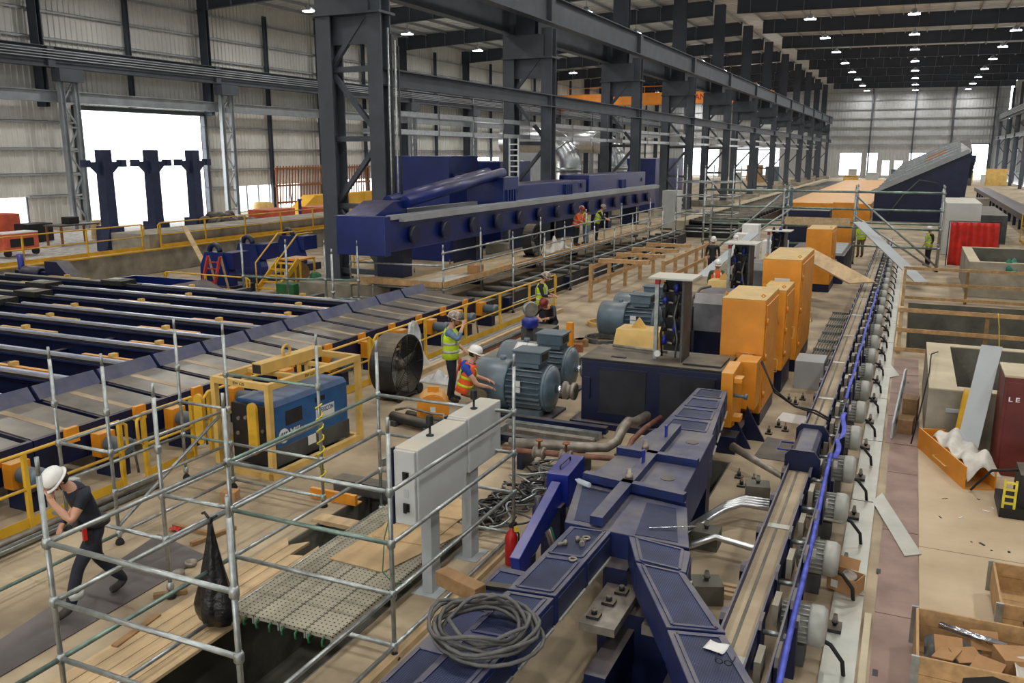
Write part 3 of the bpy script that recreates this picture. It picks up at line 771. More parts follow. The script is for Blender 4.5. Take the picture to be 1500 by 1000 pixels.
# ------------------------------------------------------------------ the walking man
J = stand_pose(pelvis=(0, -.02, .93), chest=(.01, .1, 1.28), neck=(.01, .19, 1.44), head=(.0, .29, 1.54), face=(.12, 1, -.55),
               sh_l=(-.19, .12, 1.37), sh_r=(.2, .1, 1.36), el_l=(-.24, .30, 1.14), wr_l=(-.06, .42, 1.36), hand_l=(.3, .0, 1),
               el_r=(.33, -.02, 1.12), wr_r=(.25, .2, .95), hand_r=(-.25, .6, -.6),
               hip_l=(-.09, -.02, .9), hip_r=(.09, -.02, .9), kn_l=(-.1, .24, .52), an_l=(-.1, .36, .1), kn_r=(.1, -.05, .5), an_r=(.1, -.34, .105), toe_l=(0, 1, 0), toe_r=(0, 1, -.1))
man = person('person', 'man in dark blue T-shirt and trousers with a white helmet, walking, hand at his mouth', (-8.02, 6.28, .016), math.radians(163), J, ('navy_cloth', 'navy_cloth'), scale=1.0)
MB().cbox((.2, .06, 1.42), (.1, .08, .05), .3).build('shoulder_patch', 'reflective', man)
MB().lathe([(.088, 0), (.092, .07), (.085, .075)], (-.1, .295, .2), n=12).build('reflective_band', 'reflective', man)
MB().lathe([(.19, 0), (.195, .05), (.188, .055)], (0, -.0, .95), n=18).build('belt', 'black', man)
MB().cbox((-.16, .12, .88), (.06, .09, .14)).build('tool_pouch', 'black', man)
MB().cbox((.2, .02, .9), (.07, .1, .16)).build('tool_pouch', 'black', man)
MB().cbox((-.19, .16, .93), (.03, .04, .14)).build('radio', 'red', man)
MB().lathe([(.036, 0), (.038, .03), (.034, .032)], Vector((.255, .19, .965)), (-.2, .5, -.45), n=12).build('watch', 'black', man)

# ------------------------------------------------------------------ yellow guard rails
def guard_rail(label, pts, h=1.07, group=None, mt='yellow_paint', toe=True, z=0.0, step=1.9):
    o = Vector((pts[0][0], pts[0][1], z)); t = thing('guard_rail', label, 'railing', o, 0, group)
    for a, b in zip(pts[:-1], pts[1:]):
        a = Vector((a[0], a[1], 0)) - Vector((o.x, o.y, 0)); b = Vector((b[0], b[1], 0)) - Vector((o.x, o.y, 0)); L = (b - a).length; n = max(1, round(L / step)); d = (b - a) / n
        for k in range(n + 1):
            p = a + d * k; MB().cbox(p + Vector((0, 0, h / 2)), (.06, .06, h)).build('post', mt, t)
        up = lambda q, zz: Vector((q.x, q.y, zz))
        e = (b - a).normalized() * .12
        MB().path([up(a, h * .55), up(a - e, h * .6), up(a - e, h * .92), up(a, h), up(b, h), up(b + e, h * .92), up(b + e, h * .6), up(b, h * .55)], .026, 8).build('top_rail', mt, t)
        MB().tube(up(a, h * .53), up(b, h * .53), .024, 8).build('mid_rail', mt, t)
        if toe: MB().bar(up(a, .09), up(b, .09), .012, .14).build('toe_plate', mt, t)
    return t
RX = -10.55
for k, (a, b) in enumerate([(4.2, 8.9), (9.35, 10.35), (10.75, 15.6), (15.9, 26.6)]):
    guard_rail(['yellow tube guard rail behind the man in dark blue', 'short yellow guard rail loop beside the blue conveyor motor', 'yellow tube guard rail behind the blue generator', 'yellow tube guard rail behind the big black fan'][k], [(RX, a), (RX, b)], step=[1.55, 1.0, 2.4, 1.95][k])
# conduits and trays along the rail
for k, (dx, z, r, m) in enumerate([(.3, .06, .05, 'alu'), (.44, .05, .045, 'galv'), (.18, .05, .04, 'galv'), (.38, .14, .04, 'pipe_metal')]):
    one('conduit_pipe', MB().tube((RX + dx, 3.0, z), (RX + dx, 9.2, z), r, 8), m, 'grey conduit pipe along the foot of the yellow guard rail', 'pipe', 'conduits at the guard rail')
t = thing('cable_tray', 'galvanised cable tray along the foot of the guard rail behind the generator', 'cable tray', (RX + .1, 16.3, 0))
for k in range(3): MB().box(.0 + .2 * k, .12 + .2 * k, 0, 9.5, .0, .06 + .03 * k).build('channel', ['galv', 'zinc_plate', 'wood_pale'][k], t)

# ------------------------------------------------------------------ welding generator in its yellow lifting frame
gl = Vector((-9.24, 11.28, 0)); gr = -.045
t = thing('welding_generator', 'blue engine-driven welding generator with a white round logo, on the floor', 'generator', gl + Vector((0, 0, .1)), gr)
bx = MB(); bx.prism([(-.42, .0), (.42, 0), (.42, .98), (.36, 1.06), (-.36, 1.06), (-.42, .98)], -.86, .98, 'xz'); bx.build('case', 'miller_blue', t, bevel=.02)
MB().box(-.43, .43, -.87, .99, 0, .3).build('lower_case', 'grey_dark', t)
MB().box(-.41, .41, -.95, -.862, .02, 1.0).build('control_panel', 'black', t, bevel=.01)
for k, (x, z) in enumerate([(-.25, .75), (-.1, .78), (.05, .72), (.25, .6), (-.28, .5), (.3, .35), (0, .3)]): MB().lathe([(.035, 0), (.03, .03)], (x, -.95, z), (0, -1, 0), 10).build('knob', 'pipe_metal', t)
MB().box(.421, .426, -.62, -.22, .62, .86).build('window_panel', 'black_mesh', t)
MB().box(.421, .43, .25, .36, .82, .9).box(.421, .43, .12, .2, .82, .9).build('latch', 'black', t)
MB().box(.421, .427, .12, .6, .52, .72).build('name_plate', 'white_paper', t)
text('name_plate_text', 'LEXICON', .11, 'miller_blue', t, (.43, .39, .65), (PI / 2, 0, PI / 2), .001, .8, True)
MB().box(.431, .436, -.12, .08, .14, .3).build('label', 'white_paper', t)
disc = MB().lathe([(.12, 0), (.12, .006)], (.421, -.68, .47), (1, 0, 0), 28).build('logo_disc', 'white', t)
for s in (-1, 0, 1): MB().prism([(-.718 + s * .052, .41), (-.692 + s * .052, .41), (-.652 + s * .052, .53), (-.678 + s * .052, .53)], .427, .431, 'yz').build('logo_bar', 'miller_blue', disc)
text('logo_text', 'Miller', .17, 'white', t, (.428, -.34, .48), (PI / 2, 0, PI / 2), .001, 1, True)
t = thing('lifting_frame', 'yellow square-tube lifting frame around the blue generator', 'frame', gl, gr)
W2, L2, HF = .56, 1.12, 1.45
for sx in (-1, 1):
    for sy in (-1, 1): MB().box(sx * W2 - .045, sx * W2 + .045, sy * L2 - .045, sy * L2 + .045, 0, HF).build('post', 'yellow_pale', t)
    MB().box(sx * W2 - .045, sx * W2 + .045, -L2 - .045, L2 + .045, HF, HF + .1).build('top_rail', 'yellow_pale', t)
    MB().box(sx * W2 - .05, sx * W2 + .05, -L2 - .045, L2 + .045, 0, .1).build('base_rail', 'yellow_pale', t)
for sy in (-1, 1):
    MB().box(-W2 + .046, W2 - .046, sy * L2 - .045, sy * L2 + .045, HF, HF + .1).build('top_rail', 'yellow_pale', t)
    MB().box(-W2 + .046, W2 - .046, sy * L2 - .045, sy * L2 + .045, 0, .09).build('base_rail', 'yellow_pale', t)
for y in (-.4, .42): MB().box(-W2 + .046, W2 - .046, y - .04, y + .04, HF + .01, HF + .08).build('cross_rail', 'yellow_pale', t)
sp = MB().box(-.1, .1, -.75, .75, HF + .101, HF + .28).build('spreader_beam', 'yellow_pale', t)
MB().box(-.085, .085, -.756, -.749, HF + .12, HF + .262).build('tube_end', 'black', sp)
MB().path([(0, -.05 + .09 * math.cos(a), HF + .36 + .09 * math.sin(a)) for a in (2 * PI * q / 16 for q in range(16))], .024, 8, closed=True).build('lifting_eye', 'yellow_pale', sp)
for x in (.52, -.62):
    m = MB(); n = 10; pts = []
    for q in range(n + 1): a = PI * q / n; pts.append((.1 * math.cos(a), .32 + .1 * math.sin(a)))
    for q in range(n + 1): a = PI + PI * q / n; pts.append((.1 * math.cos(a), -.32 + .1 * math.sin(a)))
    m.prism([(x + a * .9 - .22, .82 + b) for a, b in pts], -L2 - .12, -L2 - .07, 'xz'); m.build('end_guard', 'yellow_paint', t)
text('frame_number', 'BW 620', .07, 'black', t, (0, -L2 - .047, HF + .05), (PI / 2, 0, 0), .001)
text('frame_number', 'BW 620', .07, 'black', t, (W2 + .047, -.2, HF + .05), (PI / 2, 0, PI / 2), .001)

# ------------------------------------------------------------------ drum fan
t = thing('drum_fan', 'big black drum fan on two small wheels beside the yellow rail', 'fan', (-9.5, 15.05, 0), 0)
R0 = .62; zc = .7
mb = MB(); mb.lathe([(R0, -.26), (R0 + .02, -.24), (R0 + .02, .24), (R0, .26), (R0 - .03, .26), (R0 - .03, -.26)], (0, 0, zc), (1, 0, 0), 36); 
dr = MB()
n = 40; vs = []
for x, r in ((-.26, R0), (-.26, R0 + .03), (.26, R0 + .03), (.26, R0), (.24, R0 - .01), (-.24, R0 - .01)):
    vs.append([(x, r * math.cos(a), zc + r * math.sin(a)) for a in (2 * PI * q / n for q in range(n))])
dr.loft(vs + [vs[0]], caps=False, smooth=False).build('drum', 'black_dusty', t)
for xg in (.255, -.255):
    g = MB()
    for r in [.07 + .045 * k for k in range(13)]: g.path([(xg + (.03 if xg > 0 else -.03) * (1 - r / R0), r * math.cos(a), zc + r * math.sin(a)) for a in (2 * PI * q / 28 for q in range(28))], .0045, 4, closed=True)
    for q in range(8): a = 2 * PI * q / 8; g.tube((xg, 0, zc), (xg, R0 * math.cos(a), zc + R0 * math.sin(a)), .007, 5)
    g.build('grille', 'black', t)
MB().lathe([(.12, -.12), (.13, .05), (.06, .14)], (.05, 0, zc), (1, 0, 0), 18).build('hub', 'pipe_metal', t)
for q in range(5):
    a = 2 * PI * q / 5
    def bf(u, v, a=a): 
        r = .1 + .47 * u; w = (v - .5) * (.16 + .22 * u); aa = a + w / max(r, .2)
        return (.02 + w * .5, r * math.cos(aa), zc + r * math.sin(aa))
    MB().sheet(bf, 5, 4).build('blade', 'zinc_plate', t, thick=.006)
for y in (-.4, .42):
    MB().lathe([(.11, -.03), (.115, 0), (.11, .03)], (.28, y, .115), (1, 0, 0), 18).build('wheel', 'rubber', t)
    MB().bar((0, y * .8, .14), (.3, y, .12), .04, .04).build('axle_bracket', 'black', t)
MB().box(-.3, .3, -.45, .45, .06, .1).build('stand', 'black', t)
# clear plastic film hung on the rail
def film(u, v):
    w = .16 + .42 * v + .1 * math.sin(v * 7); return (-10.42 + .3 * v * v + .06 * math.sin(u * 14 + v * 4), 17.2 + (u - .5) * w * 1.5, 1.12 - 1.08 * v + .04 * math.sin(u * 9))
one('plastic_film', MB().sheet(film, 24, 16), 'plastic_film', 'clear crumpled plastic film draped from the yellow rail behind the fan', 'plastic sheet', thick=.004)
one('plastic_film', MB().sheet(lambda u, v: (-9.75 + .8 * u, 16.2 + .8 * v, .02 + .22 * abs(math.sin(u * 7 + v * 3)) * math.sin(PI * u) * math.sin(PI * v)), 20, 16), 'plastic_film', 'heap of clear plastic film on the floor beside the worker in yellow vest', 'plastic sheet', thick=.004)
# worker beside the fan
J = stand_pose(el_l=(-.3, .12, 1.24), wr_l=(-.1, .25, 1.5), hand_l=(.5, .1, 1), el_r=(.28, .02, 1.12), wr_r=(.2, .2, 1.0), face=(0, 1, -.15), neck=(0, .02, 1.5), head=(0, .06, 1.63), kn_r=(.1, .04, .5))
J['el_l'], J['wr_l'], J['el_r'], J['wr_r'] = (-.26, .04, 1.12), (-.2, .2, 1.02), (.3, .2, 1.3), (.14, .27, 1.54); J['hand_r'] = (-.6, .1, .8); J.pop('hand_l')
person('person', 'worker in lime vest and patterned helmet standing with a hand raised to his face', (-8.3, 15.2, 0), math.radians(-72), J, ('denim', 'navy_cloth'), 'helmet_camo', 'vest_yellow', sleeve='long', scale=1.05)
# kneeling worker by the motor
J = stand_pose(chest=(0, .1, 1.3), neck=(0, .16, 1.47), head=(0, .2, 1.6), face=(0, 1, .2), el_l=(-.26, .24, 1.1), wr_l=(-.16, .46, 1.05), el_r=(.26, .24, 1.08), wr_r=(.16, .46, 1.0),
               kn_l=(-.12, .42, .78), kn_r=(.12, .42, .78), an_l=(-.12, .1, .42), an_r=(.12, .1, .42))
for k in list(J):
    if k in ('face', 'hand_l', 'hand_r', 'toe_l', 'toe_r'): continue
    J[k] = (J[k][0], J[k][1], J[k][2] - .33)
kp = gz(703, 600, .1)
person('person', 'crouching worker in orange vest and white helmet leaning against the big motor', (kp.x - .15, kp.y - .36, -.0), math.radians(-62), J, ('blue_cloth', 'khaki'), 'helmet_white', 'vest_orange', 'vest_yellow')
# red stand behind
p = gz(674, 565)
t = thing('tripod_stand', 'small red steel tripod stand behind the crouching worker', 'stand', p)
MB().tube((0, 0, .35), (0, 0, .62), .04, 8).build('column', 'ladder_red', t)
for q in range(3):
    a = 2 * PI * q / 3 + .4; MB().tube((.03 * math.cos(a), .03 * math.sin(a), .5), (.27 * math.cos(a), .27 * math.sin(a), .012), .018, 6).build('leg', 'ladder_red', t)
MB().tube((0, 0, .03), (.22, .09, .03), .012, 5).build('brace', 'ladder_red', t)

# ------------------------------------------------------------------ grey control cabinets on posts
def control_cabinet(label, x0, x1, y0, y1, z0, z1, ypost, handles):
    o = Vector((x1, y0, 0)); t = thing('control_cabinet', label, 'cabinet', o)
    w, L = x1 - x0, y1 - y0
    MB().box(-w, 0, .03, L, z0, z1).build('body', 'cabinet_grey', t, bevel=.015)
    d = MB().box(-w + .02, -.02, -.015, .028, z0 + .015, z1 - .015).build('door', 'cabinet_grey', t, bevel=.01)
    MB().box(-w - .012, -w + .01, -.02, .05, z0, z1).build('hinge_strip', 'navy', t)
    if handles:
        for zz in (z0 + .22, z0 + .58):
            MB().box(-.17, -.09, -.03, -.016, zz - .05, zz + .05).build('handle_plate', 'black', d, bevel=.005)
            MB().bar((-.13, -.045, zz - .05), (-.12, -.06, zz + .06), .035, .03).build('latch_handle', 'black', d)
        MB().box(-.16, -.1, -.0185, -.0155, z0 + .33, z0 + .43).build('plate', 'panel_grey', d)
    MB().box(-.19, -.06, ypost - y0, ypost - y0 + .2, 0.012, z0).build('post', 'panel_grey', t)
    MB().box(-.3, .04, ypost - y0 - .08, ypost - y0 + .28, 0, .012).build('base_plate', 'panel_grey', t)
    lp = MB().lathe([(.045, 0), (.045, .012), (.014, .014), (.014, .12)], (-.13, L * .45, z1), n=12).build('beacon_stem', 'black', t)
    MB().lathe([(.03, .12), (.042, .13), (.044, .2), (.038, .23), (.04, .235)], (-.13, L * .45, z1), n=14).build('beacon', 'black', lp)
control_cabinet('taller grey steel control cabinet with two black latches, on a post beside the deck', -4.9, -4.6, 7.62, 8.78, 1.0, 1.88, 8.0, True)
control_cabinet('plain grey steel control cabinet without latches, on a post behind the latched one', -4.9, -4.6, 8.82, 9.75, 1.2, 1.9, 9.0, False)
# kerb and pipe along the cabinet posts
one('floor_kerb', MB().box(-4.42, -4.3, 2.5, 9.6, .002, .07), 'wood_pale', 'long timber kerb on the floor along the scaffold side', 'timber')
one('fire_extinguisher', MB().lathe([(.07, .0), (.078, .02), (.078, .36), (.06, .42), (.025, .45), (.025, .49)], gz(749, 826), n=16), 'red', 'red fire extinguisher standing on the floor beside the blue cylinder arm', 'extinguisher')
ex = bpy.data.objects['fire_extinguisher']
MB().box(-.03, .03, -.015, .1, .49, .53).bar((0, 0, .53), (.0, .14, .58), .02, .015).path([(0, .03, .5), (.08, .05, .4), (.09, .02, .2)], .012).build('valve', 'black', ex)
MB().cbox((.06, .02, .47), (.06, .01, .07), .4).build('tag', 'yellow_tape', ex)
p = gz(628, 944, 0)
one('timber_block', MB().cbox((-3.62, 6.75, .96), (.55, .15, .15), -.32), 'wood_dark', 'thick timber block resting across the blue covers', 'timber block', bevel=.008)

# small things tied to and lying around the scaffold
m = MB(); random.seed(4)
for k in range(6):
    z = .35 + .2 * k; m.path([(-7.36 + .05 * math.cos(q * 1.1 + k), 9.58 + .05 * math.sin(q * 1.1 + k), z + .03 * q) for q in range(8)], .013, 5)
one('caution_tape', m, 'yellow_tape', 'crumpled yellow caution tape wound round a scaffold post by the generator', 'tape')
one('hanging_line', MB().path([(-4.98, 7.7, 1.15), (-5.03, 7.6, .8), (-5.0, 7.5, .45), (-4.9, 7.55, .3), (-4.75, 7.7, .27)], .007, 5), 'green_cord', 'thin green cord hanging from the latched control cabinet', 'cord')
t = thing('cardboard_box', 'small brown cardboard box on the floor beside the cable conduits', 'box', (-8.75, 9.2, .0), .3)
MB().box(-.11, .11, -.09, .09, 0, .16).build('carton', 'cardboard', t); MB().box(-.03, .03, -.092, -.0905, .03, .14).build('label_sheet', 'white_paper', t)
p = gz(258, 777)
one('red_rag', MB().sheet(lambda u, v: (p.x + .16 * (u - .5), p.y + .12 * (v - .5), .012 + .03 * abs(math.sin(u * 6 + v * 5))), 8, 8), 'red', 'small red rag lying on the floor boards', 'rag', thick=.004)
# ------------------------------------------------------------------ big drive motors, axis along X (shaft to +X)
def drive_motor():
    t = thing('drive_motor', 'x', 'motor', (0, 0, 0), 0, None)
    ax = (1, 0, 0)
    MB().lathe([(.1, -.92), (.36, -.92), (.46, -.88), (.49, -.8), (.49, -.15), (.47, -.12)], n=32, axis=ax).build('fan_cowl', 'motor_blue', t)
    MB().lathe([(.42, -.13), (.42, .62), (.44, .62), (.44, .7), (.3, .74), (.16, .78)], n=28, axis=ax).build('frame', 'motor_blue', t)
    for k in range(26):
        a = 2 * PI * k / 26 + .06
        if abs(math.sin(a) - 1) < .12: continue
        mb = MB(); c, s = math.cos(a), math.sin(a)
        mb.bar((-.1, c * .45, s * .45), (.6, c * .45, s * .45), .014, .075, up=(0, c, s)); mb.build('fin', 'motor_blue', t)
    MB().lathe([(.46, .62), (.46, .68)], n=28, axis=ax).build('end_flange', 'motor_blue', t)
    for k in range(10):
        a = 2 * PI * k / 10; MB().lathe([(.022, .68), (.022, .71)], (0, .41 * math.cos(a), .41 * math.sin(a)), ax, 6).build('bolt', 'pipe_metal', t)
    b = MB().box(.02, .5, -.22, .22, .42, .5).build('terminal_base', 'motor_blue', t)
    tb = MB().box(-.02, .54, -.24, .24, .5, .72).build('terminal_box', 'motor_blue', t, bevel=.015)
    MB().box(-.05, .57, -.27, .27, .72, .75).build('lid', 'motor_blue', tb, bevel=.008)
    MB().box(-.022, -.019, -.15, .15, .55, .68).build('opening', 'black', tb)
    MB().box(-.022 + .56, .543, -.16, .16, .54, .68).build('opening', 'black', tb)
    MB().lathe([(.06, .44), (.06, .56), (.05, .56)], (-.35, 0, 0), (0, 0, 1), 12).build('cap', 'motor_blue', t)
    MB().path([(.15, -.1 + .06 * math.cos(a), .54 + .06 * math.sin(a)) for a in (2 * PI * q / 12 for q in range(12))], .015, 6, closed=True).build('lifting_eye', 'pipe_metal', t)
    MB().box(.06, .22, -.47, -.462, -.02, .2).build('rating_plate', 'white_paper', t)
    sh = MB().lathe([(.08, .76), (.08, .95)], n=18, axis=ax).build('shaft', 'shiny', t)
    MB().lathe([(.14, .92), (.17, .94), (.17, 1.0), (.11, 1.02), (.11, 1.1), (.17, 1.12), (.17, 1.18), (.12, 1.2)], n=20, axis=ax).build('coupling', 'pipe_metal', sh)
    for s in (-.3, .3): MB().box(-.05, .6, s - .1, s + .1, -.5, -.38).build('foot', 'motor_blue', t)
    MB().box(-.3, .8, -.5, .5, -1.05, -.5).build('pedestal', 'navy', t)
    return t
M1 = drive_motor(); M1.location = (-6.72, 15.1, .55); M1['label'] = 'big blue-grey drive motor with cowl, the one beside the crouching worker'
def motor_at(x, y, label): return dup(M1, (x, y, .55), None, label)
motor_at(-6.95, 16.8, 'big blue-grey drive motor with white papers on its cowl, behind the crouching worker')
motor_at(-6.66, 22.6, 'blue-grey drive motor beside the pale yellow cover, the lower of the rear pair')
motor_at(-6.75, 24.2, 'blue-grey drive motor behind its twin, next to the coil of cable on the floor')
def paper(pts, label, z=0, m='white_paper', name='paper_sheet', cat='paper'):
    return one(name, MB().prism(pts, z, z + .003), m, label, cat)
for k, (dx, a) in enumerate([(-7.45, .2), (-7.2, -.25)]):
    mb = MB(); mb.sheet(lambda u, v: (dx + .26 * u + .1 * a * v, 16.75 - .1 - .3 * v, .55 + .498 * math.cos((.1 + .3 * v) / .49) + .004), 4, 6)
    one('paper_sheet', mb, 'white_paper', 'white printed paper sheet lying on the cowl of the rear drive motor', 'paper', 'papers on the motor', thick=.003)

# ------------------------------------------------------------------ rolling stands: gear housing, valve rack, orange mill housing
def gear_housing(x0, x1, y0, y1, h, label, full=True):
    t = thing('gear_housing', label, 'machine', (x0, y0, 0)); W = x1 - x0; D = y1 - y0
    MB().box(0, W, 0, D, .12, h).build('casing', 'navy', t, bevel=.02)
    MB().box(-.18, W + .05, -.12, D, 0, .12).build('base', 'navy', t, bevel=.01)
    MB().box(-.02, W + .02, -.02, D + .02, h, h + .045).build('top_plate', 'black_dusty', t, bevel=.01)
    for (a, b) in ((.36, 1.24), (1.5, W - .12)):
        p = MB().box(a, b, -.02, .0, .3, h - .14).build('panel', 'black_mesh', t)
        MB().box(a - .03, b + .03, -.028, -.001, h - .14, h - .11).build('panel_frame', 'navy', p)
        MB().box(a - .03, b + .03, -.028, -.001, .27, .3).build('panel_frame', 'navy', p)
    MB().box(.06, .18, -.04, 0, .55, .95).build('hinge_block', 'navy', t)
    MB().box(W - .75, W - .06, .15, .95, h + .045, h + .085).build('hatch', 'black_dusty', t, bevel=.01)
    MB().box(.5, .78, .2, .28, h + .045, h + .06).build('strip', 'black', t)
    MB().path([(.3, .95, h + .1), (1.4, .8, h + .1)], .03, 8).build('pipe', 'pipe_metal', t)
    return t
gear_housing(-5.32, -2.72, 14.8, 16.0, 1.27, 'dark navy gear housing with black mesh panels beside the drive motors')
gear_housing(-5.25, -3.06, 20.9, 23.2, 1.3, 'dark navy gear housing standing behind the tall orange cabinet')
gear_housing(-5.25, -3.0, 27.2, 29.6, 1.3, 'dark navy gear housing beside the workers in white helmets')
def valve_rack(x, y, z, label, H=1.5):
    t = thing('valve_rack', label, 'valve rack', (x, y, z))
    MB().box(0, .07, 0, .07, 0, H).build('post', 'galv', t)
    MB().box(-.08, .72, -.2, .55, H, H + .03).build('roof_plate', 'cabinet_grey', t)
    MB().box(.52, .56, -.12, .5, 0, H).build('side_panel', 'grey_dark', t)
    MB().box(.1, .5, .35, .4, .1, H).build('back_plate', 'black', t)
    random.seed(int(x * 10 + y)); k = 0
    for zz in (.25, .5, .75, 1.0, 1.22):
        MB().path([(.1, .2, zz), (.25, .15, zz + .04), (.46, .2, zz)], .025, 7).build('pipe', 'pipe_metal', t)
        for q in range(2):
            xx = .17 + .2 * q
            b = MB().lathe([(.05, 0), (.055, .1), (.03, .14), (.03, .18)], (xx, .1, zz + .02), n=10).build('valve', 'black' if (k % 3) else 'navy_bright', t); k += 1
    MB().path([(.14, .1, .05), (.12, .06, .5), (.2, .05, .9), (.16, .1, 1.35)], .02, 7).build('hose', 'rubber', t)
    MB().path([(.4, .05, .05), (.44, .0, .4), (.36, .02, .8), (.42, .1, 1.2)], .018, 7).build('hose', 'cable_grey', t)
    MB().lathe([(.05, 0), (.06, .02), (.06, .06)], (.1, -.02, .12), (0, -1, 0), 12).build('gauge', 'white', t)
    MB().box(-.0, .08, -.02, .06, H - .12, H - .03).build('red_cap', 'red', t)
    return t
valve_rack(-4.08, 15.2, 1.316, 'open valve rack with hoses, grey side panel and flat roof on the front gear housing')
valve_rack(-4.0, 21.6, 1.346, 'open valve rack with a bent grey pipe, between the tall orange cabinets')
valve_rack(-4.0, 28.0, 1.346, 'valve rack with flat roof behind the orange cabinets, near the white cabinets', 1.3)
# hydraulic unit in front of each orange cabinet
for (y, lab) in ((18.6, 'navy tank with dusty sloped cover beside the tall orange cabinet'), (24.6, 'navy tank with dusty sloped cover behind the orange cabinets')):
    t = thing('oil_tank', lab, 'tank', (-4.1, y, 0))
    MB().box(0, .95, 0, 1.3, 0, 1.55).build('tank', 'navy', t, bevel=.02)
    MB().prism([(-.16, 1.25), (0, 1.25), (0, 2.05), (-.06, 2.05), (-.16, 1.85)], .02, .93, 'yz').build('cover', 'chute_steel', t)
    MB().box(0, .95, 0, 1.3, 1.551, 2.0).build('upper_tank', 'navy', t, bevel=.02)
    MB().path([(-.06, .1, 1.2), (-.08, .05, 1.9), (.05, .3, 2.1), (.2, .6, 2.12)], .03, 7).build('pipe', 'cable_grey', t)
    MB().lathe([(.1, 1.25), (.12, 1.3), (.12, 1.55), (.16, 1.56), (.16, 1.6), (.1, 1.62), (.1, 1.86)], (-.16, -.35, 0), n=16).build('accumulator', 'black_dusty', t)
    MB().box(-.3, 0, -.5, -.2, 0, 1.25).build('bracket', 'navy', t)
# pale yellow couplings covers
for (x, y, lab) in ((-5.55, 17.9, 'pale yellow coupling guard with a lifting fin behind the front gear housing'), (-5.3, 26.0, 'pale yellow coupling guard in front of the workers in white helmets')):
    t = thing('coupling_guard', lab, 'guard', (x, y, 0))
    MB().prism([(-.55, .55), (.55, .55), (.55, .95), (.3, 1.32), (-.3, 1.32), (-.55, .95)], 0, .95, 'yz').build('hood', 'yellow_pale', t, bevel=.01)
    MB().prism([(.25, 1.32), (.6, 1.32), (.42, 1.55)], -.02, .02, 'xz').build('lifting_fin', 'yellow_pale', t)
    MB().box(.05, .9, -.5, .5, 0, .55).build('stand', 'navy', t)
    MB().box(.28, .38, -.56, -.551, .72, .92).build('tag', 'white_paper', t)
# orange mill cabinets
def orange_cabinet(x0, x1, y0, y1, z0, z1, label, open_top=False, sheet=None):
    t = thing('mill_cabinet', label, 'cabinet', (x0, y0, 0)); W, D = x1 - x0, y1 - y0
    MB().box(0, W, 0, D, z0, z1 - .001).build('body', 'orange', t, bevel=.015)
    MB().box(.0, W, 0, D, z1, z1 + .02).build('top_plate', 'yellow_pale', t, bevel=.006)
    for xx in (.06, W - .06):
        MB().path([(xx, .04, z1 + .06 + 0), (xx - .035, .04, z1 + .09), (xx, .04, z1 + .125), (xx + .035, .04, z1 + .09)], .014, 6, closed=True).build('lifting_eye', 'orange', t)
    d = MB().box(W, W + .02, .12, D - .12, z0 + .1, z1 - .1).build('side_door', 'orange', t, bevel=.006)
    for zz in (z0 + .35, (z0 + z1) / 2, z1 - .4): MB().tube((W + .03, .12, zz - .06), (W + .03, .12, zz + .06), .022, 8).build('hinge', 'orange', d)
    MB().path([(W + .02, D - .3, z0 + .5), (W + .08, D - .3, z0 + .5), (W + .08, D - .3, z0 + .75), (W + .02, D - .3, z0 + .75)], .014, 6).build('handle', 'yellow_pale', d)
    if sheet: MB().box(sheet[0], sheet[1], -.006, -.001, sheet[2], sheet[3]).build('paper_label', 'white_paper', t)
    MB().path([(.3, -.01, z0 + .95 + .1), (.3, -.03, z0 + 1.15), (W - .12, -.03, z0 + 1.15), (W - .12, -.01, z0 + 1.0)], .009, 5).build('wire_guard', 'orange', t)
    MB().box(.0, W, .1, D, 0, z0).build('plinth', 'navy', t)
    return t
orange_cabinet(-3.03, -2.24, 16.05, 17.75, .25, 2.38, 'tall orange steel cabinet with a small white label, right behind the gear housing', sheet=(.43, .6, 1.15, 1.37))
orange_cabinet(-2.72, -2.2, 18.6, 20.0, .5, 2.2, 'narrow orange steel cabinet squeezed between the two tall ones', sheet=(.15, .35, 1.75, 1.98))
orange_cabinet(-3.0, -2.14, 20.6, 23.3, .3, 2.62, 'tall orange steel cabinet with a large white sheet on its front', sheet=(.28, .62, 1.6, 2.2))
orange_cabinet(-3.4, -2.5, 33.5, 35.5, .3, 2.3, 'orange cabinet standing under the cross-braced scaffold')
# orange housing window frame standing at the gear housing end
t = thing('mill_housing', 'orange notched mill housing plate bolted to the end of the navy gear housing', 'machine', (-2.66, 14.35, 0))
MB().prism([(0, .45), (.9, .3), (1.0, .75), (1.0, 1.0), (.9, 1.1), (.98, 1.35), (.7, 1.45), (.0, 1.4)], 0, .2, 'yz').build('plate', 'orange', t, bevel=.01)
MB().prism([(1.05, .5), (1.6, .5), (1.6, 1.38), (1.05, 1.38)], .05, .42, 'yz').build('rear_plate', 'orange', t, bevel=.01)
for zz in (.55, 1.22): MB().box(.2, .34, .05, .3, zz, zz + .09).build('clamp', 'orange', t, bevel=.01)
MB().path([(.2, .1, 1.0), (.36, .08, 1.0), (.4, .08, 1.0)], .03, 8).lathe([(.05, 0), (.05, .06)], (.38, .08, 1.0), (1, 0, 0), 10).build('bolt_handle', 'motor_blue', t)
MB().box(-.02, .3, -.05, 1.6, 0, .3).build('base', 'navy', t)
for k in range(2): MB().prism([(.1 + .16 * k, 0), (.5 + .16 * k, 0), (.16 + .16 * k, .62)], .35 + .5 * k, .4 + .5 * k, 'xz').build('gusset', 'navy', t)
for k in range(2):      # black cables from the orange cabinet to the conveyor
    one('black_cable', MB().path([(-2.2, 15.6 + .1 * k, 1.35), (-1.9, 15.3, .95 - .05 * k), (-1.5, 14.9, .8), (-1.15, 14.5 + .15 * k, .84), (-.9, 14.3 + .1 * k, .8)], .016, 6), 'rubber', 'black cable sagging from the orange cabinet to the roller conveyor', 'cable', 'cables to the conveyor')

